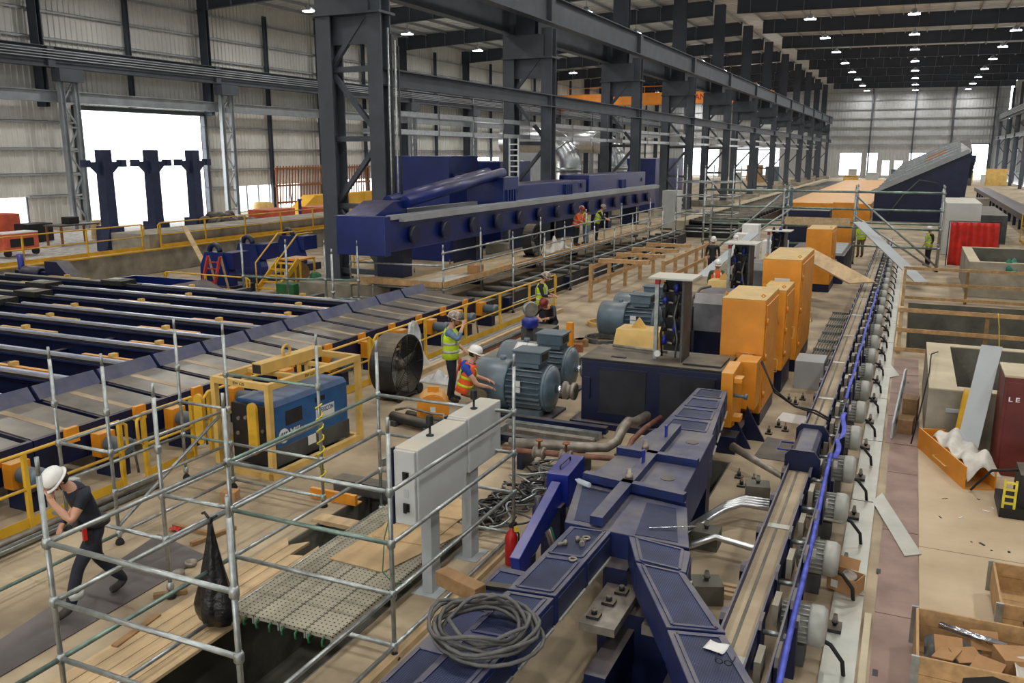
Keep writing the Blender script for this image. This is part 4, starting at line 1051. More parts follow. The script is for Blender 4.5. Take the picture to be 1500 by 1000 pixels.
# ------------------------------------------------------------------ Y-shaped blue cover of the drive shafts
def mesh_cover(t, quad, z, h, name='cover', inset=.06, panels=1, side=True):
    """quad: four plan points (near-left, near-right, far-right, far-left); box with framed mesh panels on top."""
    q = [Vector((a, b, 0)) for a, b in quad]
    mb = MB(); mb.prism([(p.x, p.y) for p in q], z - h, z)
    o = mb.build(name, 'navy_dusty', t, bevel=.01)
    L = lambda u, v: (q[0] * (1 - u) + q[1] * u) * (1 - v) + (q[3] * (1 - u) + q[2] * u) * v
    for k in range(panels):
        v0, v1 = k / panels + .035, (k + 1) / panels - .035
        pts = [L(.13, v0), L(.87, v0), L(.87, v1), L(.13, v1)]
        MB().prism([(p.x, p.y) for p in pts], z, z + .004).build('mesh_panel', 'navy_mesh', o)
        fr = MB()
        for a, b in zip(pts, pts[1:] + pts[:1]): fr.bar(a + Vector((0, 0, z + .006)), b + Vector((0, 0, z + .006)), .03, .014, up=(0, 0, 1))
        fr.build('panel_rim', 'navy_dusty', o)
        if side:
            a, b = L(1, v0), L(1, v1); d = (b - a).normalized(); nn = Vector((d.y, -d.x, 0))
            MB().bar(a + nn * .006 + Vector((0, 0, z - h / 2)), b + nn * .006 + Vector((0, 0, z - h / 2)), h * .68, .01, up=nn).build('side_mesh', 'navy_mesh', o)
            MB().bar(a + nn * .02 + Vector((0, 0, z - h + .03)), b + nn * .02 + Vector((0, 0, z - h + .03)), .02, .02).build('edge_strip', 'zinc_plate', o)
    return o
ZD = 1.15
t = thing('shaft_cover', 'dusty blue Y-shaped cover with perforated panels in front of the gear housing', 'machine cover', (0, 0, 0))
mesh_cover(t, [(-3.02, 6.55), (-2.58, 6.6), (-2.55, 8.1), (-2.99, 8.05)], ZD, .3, 'arm_cover', panels=2)
mesh_cover(t, [(-3.08, 4.9), (-2.64, 4.95), (-2.585, 6.58), (-3.025, 6.53)], ZD - .01, .3, 'arm_cover', panels=2)
mesh_cover(t, [(-3.16, 2.9), (-2.72, 2.95), (-2.645, 4.93), (-3.085, 4.88)], ZD - .02, .3, 'arm_cover', panels=2)
mesh_cover(t, [(-2.13, 7.55), (-1.62, 7.5), (-1.68, 7.95), (-2.35, 8.05)], ZD + .01, .34, 'arm_cover', panels=1)
mesh_cover(t, [(-1.55, 6.5), (-1.08, 6.62), (-1.63, 7.5), (-2.12, 7.53)], ZD, .34, 'arm_cover', panels=1)
mesh_cover(t, [(-.74, 4.9), (-.2, 5.02), (-1.08, 6.6), (-1.54, 6.48)], ZD - .01, .34, 'arm_cover', panels=2)
jb = MB().prism([(-3.08, 8.12), (-1.72, 8.05), (-1.98, 9.05), (-3.36, 9.28)], ZD - .35, ZD + .0).build('junction', 'navy_dusty', t, bevel=.01)
MB().prism([(-2.3, 8.12), (-1.85, 8.12), (-2.08, 8.95), (-2.42, 8.98)], ZD, ZD + .006).build('mesh_panel', 'navy_mesh', jb)
MB().prism([(-3.0, 8.2), (-2.66, 8.2), (-2.86, 9.1), (-3.25, 9.15)], ZD, ZD + .006).build('mesh_panel', 'navy_mesh', jb)
hb = MB().prism([(-3.3, 9.32), (-2.0, 9.1), (-2.1, 9.35), (-2.22, 11.65), (-3.04, 11.6), (-3.2, 10.2)], ZD - .6, ZD + .03).build('head_box', 'navy_dusty', t, bevel=.012)
zz = ZD + .03
for (x0, y0, x1, y1) in ((-2.72, 8.1, -2.74, 11.6), (-3.28, 9.3, -2.02, 9.12), (-3.2, 10.35, -2.14, 10.3)):
    MB().bar((x0, y0, zz + .05), (x1, y1, zz + .05), .14 if x0 == -2.72 else .1, .1, up=(0, 0, 1)).build('rib', 'navy_dusty', hb)
for (x, y) in ((-2.38, 9.75), (-2.42, 11.2)): MB().lathe([(.09, 0), (.09, .006)], (x, y, zz), n=18).build('round_cap', 'grey_dark', hb)
for (x, y) in ((-2.73, 9.9), (-2.73, 11.0)): MB().box(x - .012, x + .012, y - .04, y + .04, zz + .1, zz + .26).build('lug', 'navy_bright', hb)
for (x, y) in ((-2.73, 9.3), (-2.85, 10.4)): MB().lathe([(.05, .1), (.05, .16), (.03, .16), (.03, .22)], (x, y, zz), n=8).build('bolt', 'pipe_metal', hb)
mesh_cover(t, [(-3.03, 11.65), (-2.25, 11.68), (-2.5, 14.1), (-3.0, 14.1)], ZD + .01, .36, 'back_cover', panels=4)
# legs and girders under the cover
for (x0, x1, y0, y1) in ((-2.55, -2.3, 7.85, 8.1), (-2.0, -1.75, 7.85, 8.1), (-2.3, -2.1, 9.4, 9.65), (-3.2, -3.0, 9.4, 9.65), (-2.45, -2.2, 11.2, 11.45), (-2.95, -2.7, 5.2, 5.45), (-1.2, -1.0, 6.1, 6.3), (-2.95, -2.7, 13.4, 13.6)):
    MB().box(x0, x1, y0, y1, -1.15 if (9 < y0 < 14 and x1 > -4) or x0 == -2.55 else 0, ZD - .28).build('leg', 'navy', t)
MB().box(-2.48, -1.4, 7.5, 7.85, -1.15, .6).build('girder', 'navy', t)
for x in (-2.46, -1.62): MB().box(x, x + .24, 6.3, 6.6, -1.15, .3).build('leg', 'navy', t)
MB().box(-2.46, -1.38, 6.35, 6.55, -.1, .3).build('girder', 'navy', t); MB().box(-2.3, -2.1, 6.6, 7.5, .1, .45).build('girder', 'navy', t); MB().box(-1.62, -1.42, 6.6, 7.5, .1, .45).build('girder', 'navy', t)
MB().box(-2.5, -2.15, 7.0, 7.9, .62, .7).build('bracket', 'pipe_metal', t); MB().box(-1.95, -1.7, 7.2, 7.9, .6, .7).build('bracket', 'pipe_metal', t)
for (x, y) in ((-2.4, 7.15), (-2.35, 7.45), (-2.3, 7.7)): MB().box(x - .06, x + .06, y - .06, y + .06, .7, .73).lathe([(.03, .73), (.03, .78)], (x, y, 0), n=6).build('anchor_bolt', 'black_dusty', t)
# second low cover in front of the arm
t = thing('low_cover', 'low blue perforated cover lying beside the Y-shaped cover arm', 'machine cover', (0, 0, 0))
mesh_cover(t, [(-3.55, 4.3), (-3.2, 4.3), (-3.16, 7.4), (-3.5, 7.4)], .88, .25, 'cover', panels=4)
MB().box(-3.5, -3.22, 4.6, 4.8, 0, .63).build('leg', 'navy', t); MB().box(-3.46, -3.2, 6.9, 7.1, 0, .63).build('leg', 'navy', t)
for k in range(2): one('steel_bar', MB().cbox((-3.32 + .04 * k, 6.95 - .22 * k, .906), (.3, .09, .04), .15), 'black_dusty', 'dark flat steel bar lying on the low blue cover', 'steel bar', 'bars on the low cover')
# hose coil
random.seed(3); m = MB(); pts = []
for k in range(9 * 24):
    a = 2 * PI * k / 24; rr = .37 + .055 * math.sin(k * .061) + .03 * math.sin(k * .37); pts.append((-2.86 + rr * 1.05 * math.cos(a) + .05 * math.sin(k * .05), 5.72 + rr * math.sin(a), ZD + .03 + .018 * (k / 24) * (1 + .3 * math.sin(k * .9))))
one('hose_coil', m.path(pts, .017, 6), 'cable_grey', 'coil of grey hose lying on the blue cover arm', 'hose')
for k, (x, y, l) in enumerate([(-2.8, 7.72, 'bolt'), (-2.7, 7.62, 'bolt'), (-2.86, 7.6, 'bolt')]):
    one('loose_bolt', MB().lathe([(.03, 0), (.03, .03), (.016, .03), (.016, .1)], (x, y, ZD + .03), (math.cos(k * 2), math.sin(k * 2), .0), 8), 'pipe_metal', 'loose steel bolt lying on the blue cover arm', 'bolt', 'loose bolts on the cover')
for (x, y) in ((-2.72, 7.8), (-2.68, 7.3)):
    one('loose_washer', MB().path([(x + .035 * math.cos(a), y + .035 * math.sin(a), ZD + .018) for a in (2 * PI * q / 14 for q in range(14))], .012, 6, closed=True), 'pipe_metal', 'steel washer lying on the blue cover arm', 'washer', 'loose washers on the cover')
one('plastic_packet', MB().sheet(lambda u, v: (-1.2 + .16 * u + .03 * v, 6.3 + .14 * v - .03 * u, ZD + .012 + .012 * math.sin(u * 5) * math.sin(v * 4)), 6, 6), 'white_paper', 'small clear packet of papers on the slanting blue cover arm', 'packet', thick=.004)
t = thing('safety_glasses', 'dark safety glasses lying on the slanting blue cover arm', 'glasses', (-1.0, 6.1, ZD + .02))
for s in (-1, 1):
    MB().path([(s * .035 + .028 * math.cos(a), 0, .03 + .02 * math.sin(a)) for a in (2 * PI * q / 12 for q in range(12))], .005, 5, closed=True).build('lens', 'black', t)
    MB().path([(s * .065, 0, .035), (s * .07, .1, .03), (s * .06, .14, .01)], .005, 5).build('temple', 'black', t)
one('water_bottle', MB().lathe([(.012, -.12), (.014, -.1), (.032, -.07), (.033, .1), (.028, .12)], (-3.25, 9.15, ZD + .05), (.9, -.45, 0), 14), 'bottle', 'clear plastic water bottle lying on the blue cover junction', 'bottle')
one('steel_rod', MB().tube((-2.2, 8.3, ZD + .02), (-1.75, 8.5, ZD + .04), .008, 6), 'shiny', 'thin steel rod on the blue cover junction', 'rod')
# blue cylinder arm beside it
t = thing('cylinder_arm', 'bright blue slanted actuator arm with a box head beside the fire extinguisher', 'actuator', (-3.75, 8.6, 0))
MB().bar((.15, -.6, .55), (.1, .75, .95), .12, .3).build('arm', 'navy_bright', t, bevel=.01)
MB().cbox((.06, 1.15, .95), (.28, .75, .42), .08).build('head_box', 'navy_bright', t, bevel=.01)
MB().path([(.06, .95, 1.16), (.06, .95, 1.21), (.06, 1.3, 1.21), (.06, 1.3, 1.16)], .01, 6).build('handle', 'navy', t)
MB().lathe([(.06, 0), (.07, .03), (.07, .28), (.04, .3), (.04, .4)], (-.05, .5, .55), n=14).build('motor', 'navy', t)
MB().lathe([(.03, 0), (.055, .02), (.055, .3), (.05, .32)], (.3, -.75, .3), (-.7, .5, .35), 14).build('cylinder', 'alu', t)
MB().box(-.05, .2, .6, .8, 0, .8).build('leg', 'navy', t); MB().box(.0, .2, -.3, -.15, 0, .55).build('leg', 'navy', t)
for k in range(4): MB().path([(.22, .1 + .05 * k, .7), (.3, .15 + .05 * k, .4), (.26, .2, .05)], .014, 5).build('hose', ['cable_grey', 'pipe_rust', 'galv', 'green_cord'][k], t)

# ------------------------------------------------------------------ pipes in front of the gear housing
t = thing('oil_pipework', 'bent grey and copper oil pipes with valves in front of the gear housing', 'pipes', (-5.3, 12.4, 0))
MB().path([(-.4, .0, .34), (.85, .3, .34), (1.15, .42, .35), (1.27, .55, .42), (1.3, .75, .58), (1.31, 1.05, .62), (1.31, 1.4, .5), (1.31, 2.2, .4)], .085, 12).build('main_pipe', 'pipe_metal', t)
MB().path([(-.4, -.25, .3), (.8, -.05, .3), (1.45, .1, .3), (1.54, .2, .36), (1.55, .5, .5), (1.56, 1.2, .5), (1.56, 2.2, .4)], .045, 10).build('branch_pipe', 'pipe_rust', t)
for (x, y) in ((.2, -.15), (.65, -.12)):
    v = MB().lathe([(.08, -.1), (.1, -.09), (.1, -.06), (.07, -.05), (.07, .05), (.1, .06), (.1, .09), (.08, .1)], (x, y, .3), (1, 0, 0), 12).build('valve', 'pipe_metal', t)
    MB().lathe([(.02, .06), (.02, .2), (.06, .2), (.06, .22)], (x, y, .3), n=10).build('hand_wheel', 'rust', v)
for x in (-.1, .9): MB().box(x - .05, x + .05, -.25, .25, 0, .25).build('support', 'navy', t)
random.seed(11)
for k in range(34):     # tangle of cables by the cabinets
    x, y = random.uniform(-5.1, -4.5), random.uniform(10.1, 12.0)
    a0, a1, fq = random.uniform(-.8, .8), random.uniform(.1, .32), random.uniform(2, 5)
    pts = [(x + a1 * math.sin(fq * q / 12 * 2 + a0 * 3) * .8 + .25 * a0 * (q / 18 - .5), y + 1.3 * (q / 18 - .5), .03 + .05 * abs(math.sin(q * .5 + k)) + .012 * (k % 8)) for q in range(19)]
    one('loose_cable', MB().path(pts, .016, 5), ['rubber', 'cable_grey', 'rubber', 'galv'][k % 4], 'loose cable in the tangle behind the grey control cabinets', 'cable', 'tangle of cables behind the cabinets')
# skid frames, ladder-like tray behind cabinets
t = thing('cable_ladder', 'galvanised cable ladder lying on the floor behind the control cabinets', 'cable ladder', (-7.1, 10.7, 0), -.15)
for x in (0, .62): MB().box(x, x + .04, 0, 2.6, .28, .4).build('side_rail', 'galv', t)
for k in range(9): MB().box(.04, .62, .15 + .28 * k, .19 + .28 * k, .32, .35).build('rung', 'galv', t)
for (x, y) in ((.1, .2), (.1, 2.3)): MB().box(x, x + .5, y, y + .1, 0, .28).build('block', 'wood_dark', t)
one('steel_channel', MB().box(-7.6, -5.6, 10.15, 10.25, .0, .2).box(-7.6, -5.6, 10.25, 10.4, .18, .2), 'grey_dark', 'dark drilled steel channel lying beside the yellow-taped post', 'steel channel')
one('orange_channel', MB().box(-7.75, -6.95, 9.78, 9.84, .004, .16).box(-7.75, -6.95, 9.84, 9.95, .004, .02), 'orange', 'orange steel angle lying on the floor by the scaffold post', 'steel angle')
t = thing('hydraulic_cylinder', 'black hydraulic cylinder with hose lying on the floor in front of the fan', 'cylinder', (-8.6, 13.4, 0), -.2)
MB().tube((0, 0, .14), (1.15, 0, .14), .1, 14).build('barrel', 'black_dusty', t)
MB().tube((1.15, 0, .14), (1.6, 0, .14), .045, 10).build('rod', 'shiny', t)
MB().tube((0.1, .32, .12), (1.0, .32, .12), .08, 12).build('barrel', 'black_dusty', t)
MB().path([(.0, .1, .24), (.3, .12, .34), (.9, .12, .32), (1.2, .1, .36), (1.25, .05, .2)], .025, 7).build('hose', 'pipe_metal', t)
for x in (.08, .9): MB().box(x, x + .12, -.14, .42, 0, .1).build('clamp', 'grey_dark', t)
p = gz(668, 605, .2)
t = thing('orange_guard', 'orange half-round guard hood standing on the floor behind the cabinets', 'guard', (p.x - .3, p.y - .35, 0), .5)
hp = [(.3 * math.cos(PI * q / 10), .32 + .3 * math.sin(PI * q / 10)) for q in range(11)] + [(-.3, 0), (.3, 0)]
MB().prism(hp, 0, .55, 'xz').build('hood', 'orange', t); MB().prism([(a * .96, b * .96) for a, b in hp], -.012, -.001, 'xz').build('end_plate', 'orange', t)
MB().box(-.1, .12, .2, .24, .62, .72).build('lug', 'orange', t); MB().box(-.05, .05, -.016, -.013, .25, .38).build('label_plate', 'white_paper', t)

# ------------------------------------------------------------------ roller conveyor
CX0, CX1, CZ = -1.24, -.93, .75
t = thing('roller_conveyor', 'long blue conveyor trough with a tan bed running beside the grey floor plates', 'conveyor', (CX0, 5.0, 0))
YE = 44.0
MB().box(.02, .29, 0, YE, CZ - .1, CZ - .04).build('bed', 'floor_mat', t)
MB().box(.12, .15, 0, YE, CZ - .04, CZ - .033).build('seam', 'concrete_dark', t)
for y in range(0, 14): MB().box(.03, .28, 1.9 + 3.0 * y, 2.02 + 3.0 * y, CZ - .039, CZ - .03).build('joint', 'zinc_plate', t)
MB().box(0, .02, 0, YE, CZ - .16, CZ + .06).build('side_plate', 'navy_dusty', t)
MB().box(.29, .31, 0, YE, CZ - .16, CZ + .04).build('side_plate', 'navy_dusty', t)
MB().box(.5, .52, 0, YE, CZ - .2, CZ + .06).build('outer_plate', 'navy_dusty', t)
def cut(a, b, z0, z1, c=.06): return [(a, z0), (b, z0), (b, z1 - c), (b - c, z1), (a + c, z1), (a, z1 - c)]
for k in range(40):
    y = .35 + 1.05 * k
    if y > YE - .5: break
    MB().prism(cut(y, y + .3, .38, CZ + .07), .31, .335, 'yz').build('bracket', 'navy', t)
    MB().prism(cut(y + .45, y + .85, .36, CZ + .1), .53, .56, 'yz').build('guard_plate', 'navy', t)
    MB().prism(cut(y + .1, y + .32, .4, CZ + .03, .05), -.06, -.002, 'yz').build('bracket', 'navy', t)
    MB().tube((.31, y + .15, CZ - .08), (.54, y + .15, CZ - .08), .025, 8).build('roller_shaft', 'galv', t)
    MB().box(.36, .42, y + .5, y + .8, CZ - .2, CZ + .02).build('spacer', 'concrete', t)
for k in range(20):
    y = .9 + 2.1 * k; MB().box(.05, .26, y, y + .14, 0, CZ - .16).build('leg', 'navy', t); MB().box(.46, .6, y, y + .14, 0, CZ - .2).build('leg', 'navy', t)
cv = MB().prism([(.0, CZ + .0), (.33, CZ), (.33, CZ + .14), (.27, CZ + .2), (.06, CZ + .2), (0, CZ + .14)], 7.0, 8.25, 'xz').build('hood', 'navy_dusty', t, bevel=.01)
for y in (6.96, 8.25): MB().prism([(-.05, CZ - .1), (.42, CZ - .1), (.42, CZ + .15), (.33, CZ + .26), (.02, CZ + .26), (-.05, CZ + .18)], y, y + .04, 'xz').build('end_plate', 'navy', cv)
MB().path([(-.02, 7.4, CZ + .1), (-.2, 7.4, CZ + .1), (-.2, 7.75, CZ + .1), (-.02, 7.75, CZ + .1)], .014, 6).build('handle', 'navy_bright', cv)
def conv_motor():
    t = thing('conveyor_motor', 'grey finned electric motor on the side of the roller conveyor', 'motor', (0, 0, 0), 0, 'motors along the roller conveyor')
    MB().lathe([(.12, -.3), (.16, -.28), (.16, .0)], axis=(1, 0, 0), n=16).build('frame', 'motor_grey', t)
    for k in range(20):
        a = 2 * PI * k / 20; MB().bar((-.26, .175 * math.cos(a), .175 * math.sin(a)), (0, .175 * math.cos(a), .175 * math.sin(a)), .012, .04, up=(0, math.cos(a), math.sin(a))).build('fin', 'motor_grey', t)
    MB().lathe([(.2, 0), (.205, .02), (.205, .12), (.17, .165), (.02, .17)], axis=(1, 0, 0), n=24).build('end_cap', 'motor_grey', t)
    MB().box(-.22, -.02, -.15, .15, -.4, -.17).build('foot', 'grey_dark', t)
    MB().path([(.1, -.05, -.1), (.22, -.1, -.12), (.34, -.16, -.24), (.36, -.17, -.385)], .022, 7).build('cable', 'rubber', t)
    MB().cbox((-.13, -.17, .1), (.1, .02, .12), .2).build('tag', 'white_paper', t)
    return t
CM = conv_motor()
for k in range(23):
    y = 8.4 + 1.6 * k
    o = CM if k == 0 else dup(CM, (0, 0, 0)); o.location = (-.56 - .005 * k, y, .405)
for k in range(14):
    y = 9.1 + 1.6 * k
    one('bolt_anchor', MB().box(-.42, -.28, y - .1, y + .1, 0, .07).lathe([(.02, .07), (.02, .2), (.035, .1), (.035, .12)], (-.35, y, 0), n=8), 'black_dusty', 'small dark anchor foot with a bolt between two conveyor motors', 'anchor', 'anchor feet along the conveyor')
one('blue_strap', MB().sheet(lambda u, v: (-.62 + .055 * (u - .5) - .1 * v, 6.2 + 6.2 * v, .84 + .05 * math.sin(v * 9) + .02 * math.sin(u * 3) + (.0 if v < .95 else .02)), 3, 40), 'strap_blue', 'bright blue lifting strap laid along the conveyor side', 'strap', thick=.008)
one('blue_strap', MB().sheet(lambda u, v: (-.7 + .07 * u + .03 * math.sin(v * 12), 12.3 + 2.2 * v, .86 + .05 * math.sin(v * 8)), 3, 24), 'strap_blue', 'bundled blue strap end hanging over the conveyor guard plates', 'strap', thick=.01)
one('blue_strap', MB().sheet(lambda u, v: (-.75 + .05 * u, 15.5 + 14 * v, .88 + .04 * math.sin(v * 30)), 2, 40), 'strap_blue', 'thin blue strap running along the far stretch of the conveyor', 'strap', thick=.008)
# floor plates beside it
for k in range(14):
    y = 4.0 + 3.0 * k
    one('floor_plate', MB().box(-.42, -.1, y, y + 2.97, .002, .03), 'zinc_plate', 'grey steel floor plate in the strip beside the roller conveyor', 'floor plate', 'grey floor plates along the conveyor')
one('steel_angle', MB().box(-.07, -.0, 5.0, 9.6, .002, .03), 'concrete_top', 'narrow pale angle strip beside the grey floor plates', 'steel strip')
for k in range(4):
    one('conduit_pipe', MB().path([(-2.35, 10.5 + .09 * k, .12), (-1.95, 11.2 + .09 * k, .28), (-1.75, 11.45 + .09 * k, .3), (-.45, 11.45 + .09 * k, .3)], .035, 8), 'alu', 'bright bent conduit passing under the conveyor', 'pipe', 'conduits under the conveyor')
one('conduit_pipe', MB().path([(-2.35, 10.0, .12), (-1.9, 10.4, .24), (-1.4, 10.35, .2), (-.45, 10.4, .2)], .045, 8), 'alu', 'single thick bright conduit crossing in front of the conduit bundle', 'pipe')
one('drive_shaft', MB().path([(-2.3, 13.7, .35), (-1.9, 13.35, .3), (-1.3, 12.75, .26)], [.07, .06, .04], 10), 'pipe_metal', 'jointed drive shaft leading to the conveyor from under the orange housing', 'shaft')
one('junction_box', MB().box(-2.0, -1.4, 19.2, 20.0, 0, .62), 'panel_grey', 'grey box with a dusty lid on the floor beside the conveyor', 'box', bevel=.01)
one('paper_sheet', MB().prism([(-2.0, 16.6), (-1.5, 16.5), (-1.45, 17.1), (-1.95, 17.2)], .004, .008), 'white_paper', 'white paper sheet on the floor between the orange cabinet and the conveyor', 'paper')
for k in range(9):      # grating walkway behind the cabinets
    y = 18.5 + 1.15 * k
    g = MB()
    for q in range(9): g.box(-1.95 + .065 * q, -1.94 + .065 * q, y, y + 1.1, .05, .1)
    g.box(-1.97, -1.4, y, y + .02, .04, .11).box(-1.97, -1.4, y + 1.08, y + 1.1, .04, .11)
    if y > 20.2: one('floor_grating', g, 'grate', 'steel grating panel in the walkway between orange cabinets and conveyor', 'grating', 'walkway gratings')
for (x, y, l) in ((-2.05, 10.6, 0), (-1.7, 12.5, 1), (-1.75, 9.2, 2)):
    one('mounting_block', MB().cbox((x, y, .12), (.34, .3, .24), .2 * l).lathe([(.025, .24), (.025, .36), (.04, .28), (.04, .3)], (x, y, 0), n=8), 'concrete_dark', ['concrete mounting block with a bolt beside the bright conduits', 'concrete mounting block with a bolt under the drive shaft', 'concrete mounting block with a bolt near the slanting cover arm'][l], 'block')

# machinery down in the pit beside the cover
t = thing('pit_machinery', 'dark navy machine frame down in the pit beside the blue Y-shaped cover', 'machine', (-4.1, 10.0, -1.28))
for k in range(3): MB().box(.05, 1.6, .3 + 1.25 * k, .6 + 1.25 * k, 0, 1.05).build('frame_beam', 'navy', t)
MB().box(.2, .45, 0, 3.6, .9, 1.15).build('rail', 'navy', t); MB().tube((.9, .1, 1.1), (.9, 3.6, 1.1), .09, 10).build('pipe', 'pipe_metal', t); MB().box(.05, 1.5, 2.9, 2.96, .3, 1.5).build('shield', 'grey_dark', t)
# ------------------------------------------------------------------ conveyor-side floor: plywood panels as parts of the floor
for k, (y0, y1) in enumerate([(4.0, 7.28), (7.3, 9.68), (9.7, 12.08), (12.1, 14.48), (14.5, 16.0)]):
    MB().box(.03 if k else -.07, .47, y0, y1, .001, .014).build('plywood_panel', 'floor_red', floor)
for k, (y0, y1) in enumerate([(3.0, 5.9), (5.92, 8.8), (8.82, 11.7), (11.72, 16.1)]):
    for j in range(3):
        x = .48 + 1.5 * j; MB().box(x, x + 1.49, y0, y1, .001, .012).build('floor_panel', 'floor_tan', floor)
for k in range(4): MB().box(-.05, .5, 16.05 + 1.8 * k, 17.8 + 1.8 * k, .001, .01).build('plywood_panel', 'floor_red', floor)
for (x, y) in ((1287, 836), (1282, 985), (1330, 560)):
    p = gz(x, y, .015); MB().box(p.x - .025, p.x + .025, p.y - .06, p.y + .06, .0145, .0165).build('slot', 'black', floor)
random.seed(5)
for k in range(14):
    p = gz(random.uniform(1370, 1480), random.uniform(730, 820), .015)
    one('debris_scrap', MB().cbox((p.x, p.y, .018), (random.uniform(.02, .1), random.uniform(.01, .03), .008), random.uniform(0, 3)), ['black', 'white_paper', 'wood_dark'][k % 3], 'small scrap of debris on the tan floor in front of the orange tray', 'scrap', 'scraps on the tan floor')
board('grey_plank', pz([(1278, 735), (1292, 722), (1350, 812), (1325, 815)], .02), .016, .015, 'zinc_plate', 'flat grey metal plank lying askew on the red-brown floor panels', 'plank')
board('grey_plate', pz([(1301, 552), (1300, 528), (1318, 550), (1302, 553)], .02), .016, .01, 'zinc_plate', 'small triangular grey plate beside the strip of floor plates', 'plate')
# open cardboard box with a bearing on the floor plates
t = thing('cardboard_box', 'small open cardboard box holding a steel bearing on the grey floor plates', 'box', (-.31, 10.08, .031), -.35)
MB().box(-.17, .17, -.13, .13, 0, .01).build('bottom', 'cardboard', t)
for (a, b, c, d) in ((-.17, .17, -.13, -.12), (-.17, .17, .12, .13), (-.17, -.16, -.12, .12), (.16, .17, -.12, .12)): MB().box(a, b, c, d, .01, .19).build('side', 'cardboard', t)
MB().cbox((-.05, .18, .24), (.24, .012, .13), .1, -.5).build('flap', 'cardboard', t)
MB().box(-.12, -.04, -.132, -.1305, .04, .13).build('label_sheet', 'white_paper', t)
one('bearing_ring', MB().lathe([(.07, 0), (.085, 0), (.085, .05), (.07, .05), (.06, .03)], (-.28, 10.1, .16), (.2, -.3, 1), 20), 'pipe_metal', 'steel bearing ring inside the small open cardboard box', 'bearing')
# open wooden crates
def crate(x0, x1, y0, y1, h, label, rz=0):
    t = thing('wooden_crate', label, 'crate', ((x0 + x1) / 2, (y0 + y1) / 2, .012), rz); W, D = (x1 - x0) / 2, (y1 - y0) / 2
    for k in range(3): MB().box(-W, W, -D + .3 * k * D, -D + .3 * k * D + .1, 0, .08).build('skid', 'wood_dark', t)
    for k in range(4): MB().box(-W, W, -D + D * .5 * k + .004, -D + D * .5 * (k + 1) - .004, .08, .1).build('bottom_board', 'wood', t)
    for s in (-1, 1):
        for k in range(2):
            hh = (h - .1) / 2; MB().box(-W, W, s * D - .012, s * D + .012, .1 + hh * k, .1 + hh * (k + 1) - .005).build('side_board', 'wood', t)
            MB().box(s * W - .012, s * W + .012, -D + .013, D - .013, .1 + hh * k, .1 + hh * (k + 1) - .005).build('end_board', 'wood', t)
        for s2 in (-1, 1): MB().box(s * W - .05, s * W + .02, s2 * D - .015 + .012 * s2, s2 * D + .015 + .012 * s2, .05, h).build('corner_strap', 'galv', t)
    return t
c1 = crate(.42, 1.85, 8.12, 9.08, .46, 'open wooden crate full of packing, cardboard pieces and steel bars')
MB().prism([(-.35, .14), (.7, .12), (.72, .4), (.2, .36), (-.1, .42), (-.33, .34)], -.4945, -.4925, 'xz').build('paint_mark', 'black', c1)
t2 = crate(1.22, 2.3, 9.62, 10.65, .42, 'open empty wooden crate behind the crate of packing')
MB().lathe([(.03, 0), (.03, .004)], (-.3, -.527, .25), (0, -1, 0), 14).build('knot_hole', 'black', t2)
# contents of the crate
for k, (a, b) in enumerate([((.62, 8.9, .42), (1.2, 8.76, .4)), ((1.25, 8.8, .36), (1.9, 8.72, .48)), ((1.0, 8.3, .3), (1.8, 8.3, .36))]):
    one('steel_bar', MB().tube(a, b, .035, 10), 'shiny', 'bright round steel bar lying in the crate of packing', 'bar', 'steel bars in the crate')
for k, (x, y, rz, rx) in enumerate([(.85, 8.5, .5, .25), (.68, 8.45, 1.2, -.2), (1.02, 8.38, -.4, .3), (1.02, 8.85, .2, .9), (.7, 8.62, .1, .5)]):
    one('cardboard_piece', MB().cbox((x, y, .37), (.25, .19, .012), rz, rx), 'cardboard', 'torn cardboard piece in the wooden crate', 'cardboard', 'cardboard pieces in the crate')
one('cardboard_box', MB().cbox((1.28, 8.62, .3), (.34, .28, .26), .3), 'cardboard', 'crushed cardboard box in the middle of the crate of packing', 'box')
for k, (x, y) in enumerate([(1.42, 8.35), (1.58, 8.42)]):
    one('plastic_wrap', MB().sheet(lambda u, v: (x + (u - .5) * .36, y + (v - .5) * .4, .42 + .1 * math.sin(u * 6 + k) * math.cos(v * 5) - .22 * max(0, .5 - v)), 14, 14), 'white_cloth', 'crumpled white plastic wrap spilling over the crate edge', 'plastic wrap', 'plastic wrap in the crate', thick=.004)
one('grey_packing', MB().sheet(lambda u, v: (.5 + .5 * u, 8.25 + .7 * v, .24 + .07 * math.sin(u * 11) * math.sin(v * 13)), 16, 16), 'cable_grey', 'grey crumpled packing paper in the bottom of the crate', 'packing paper', thick=.004)
# orange tray with white cloth
o0, o1 = Vector((.48, 16.0, 0)), Vector((1.12, 14.15, 0)); d = (o1 - o0); ang = math.atan2(d.y, d.x); L = d.length
t = thing('orange_tray', 'orange steel drawer-like tray with a handle, lying on the floor by the concrete block', 'tray', o0 + Vector((0, 0, .012)), ang)
MB().box(0, L, -.02, 0, 0, .36).build('front_panel', 'orange', t); MB().box(0, L, 0, .42, 0, .02).build('bottom', 'orange', t)
MB().box(0, L, .42, .44, 0, .3).build('back_panel', 'orange', t); MB().box(0, .02, 0, .42, .02, .34).build('end_panel', 'orange', t)
MB().path([(L * .42, -.02, .14), (L * .42, -.07, .14), (L * .68, -.07, .14), (L * .68, -.02, .14)], .012, 6).build('handle', 'yellow_pale', t)
def cl(u, v):
    q = o0 + d * (.25 + .75 * u) + Vector((-d.y, d.x, 0)).normalized() * (.02 + .5 * v)
    return (q.x, q.y, .36 + .2 * math.sin(PI * v) * (.6 + .4 * math.sin(u * 9)) + .05 * math.sin(u * 17 + v * 9) - .3 * (u > .85) * (u - .85) * 4)
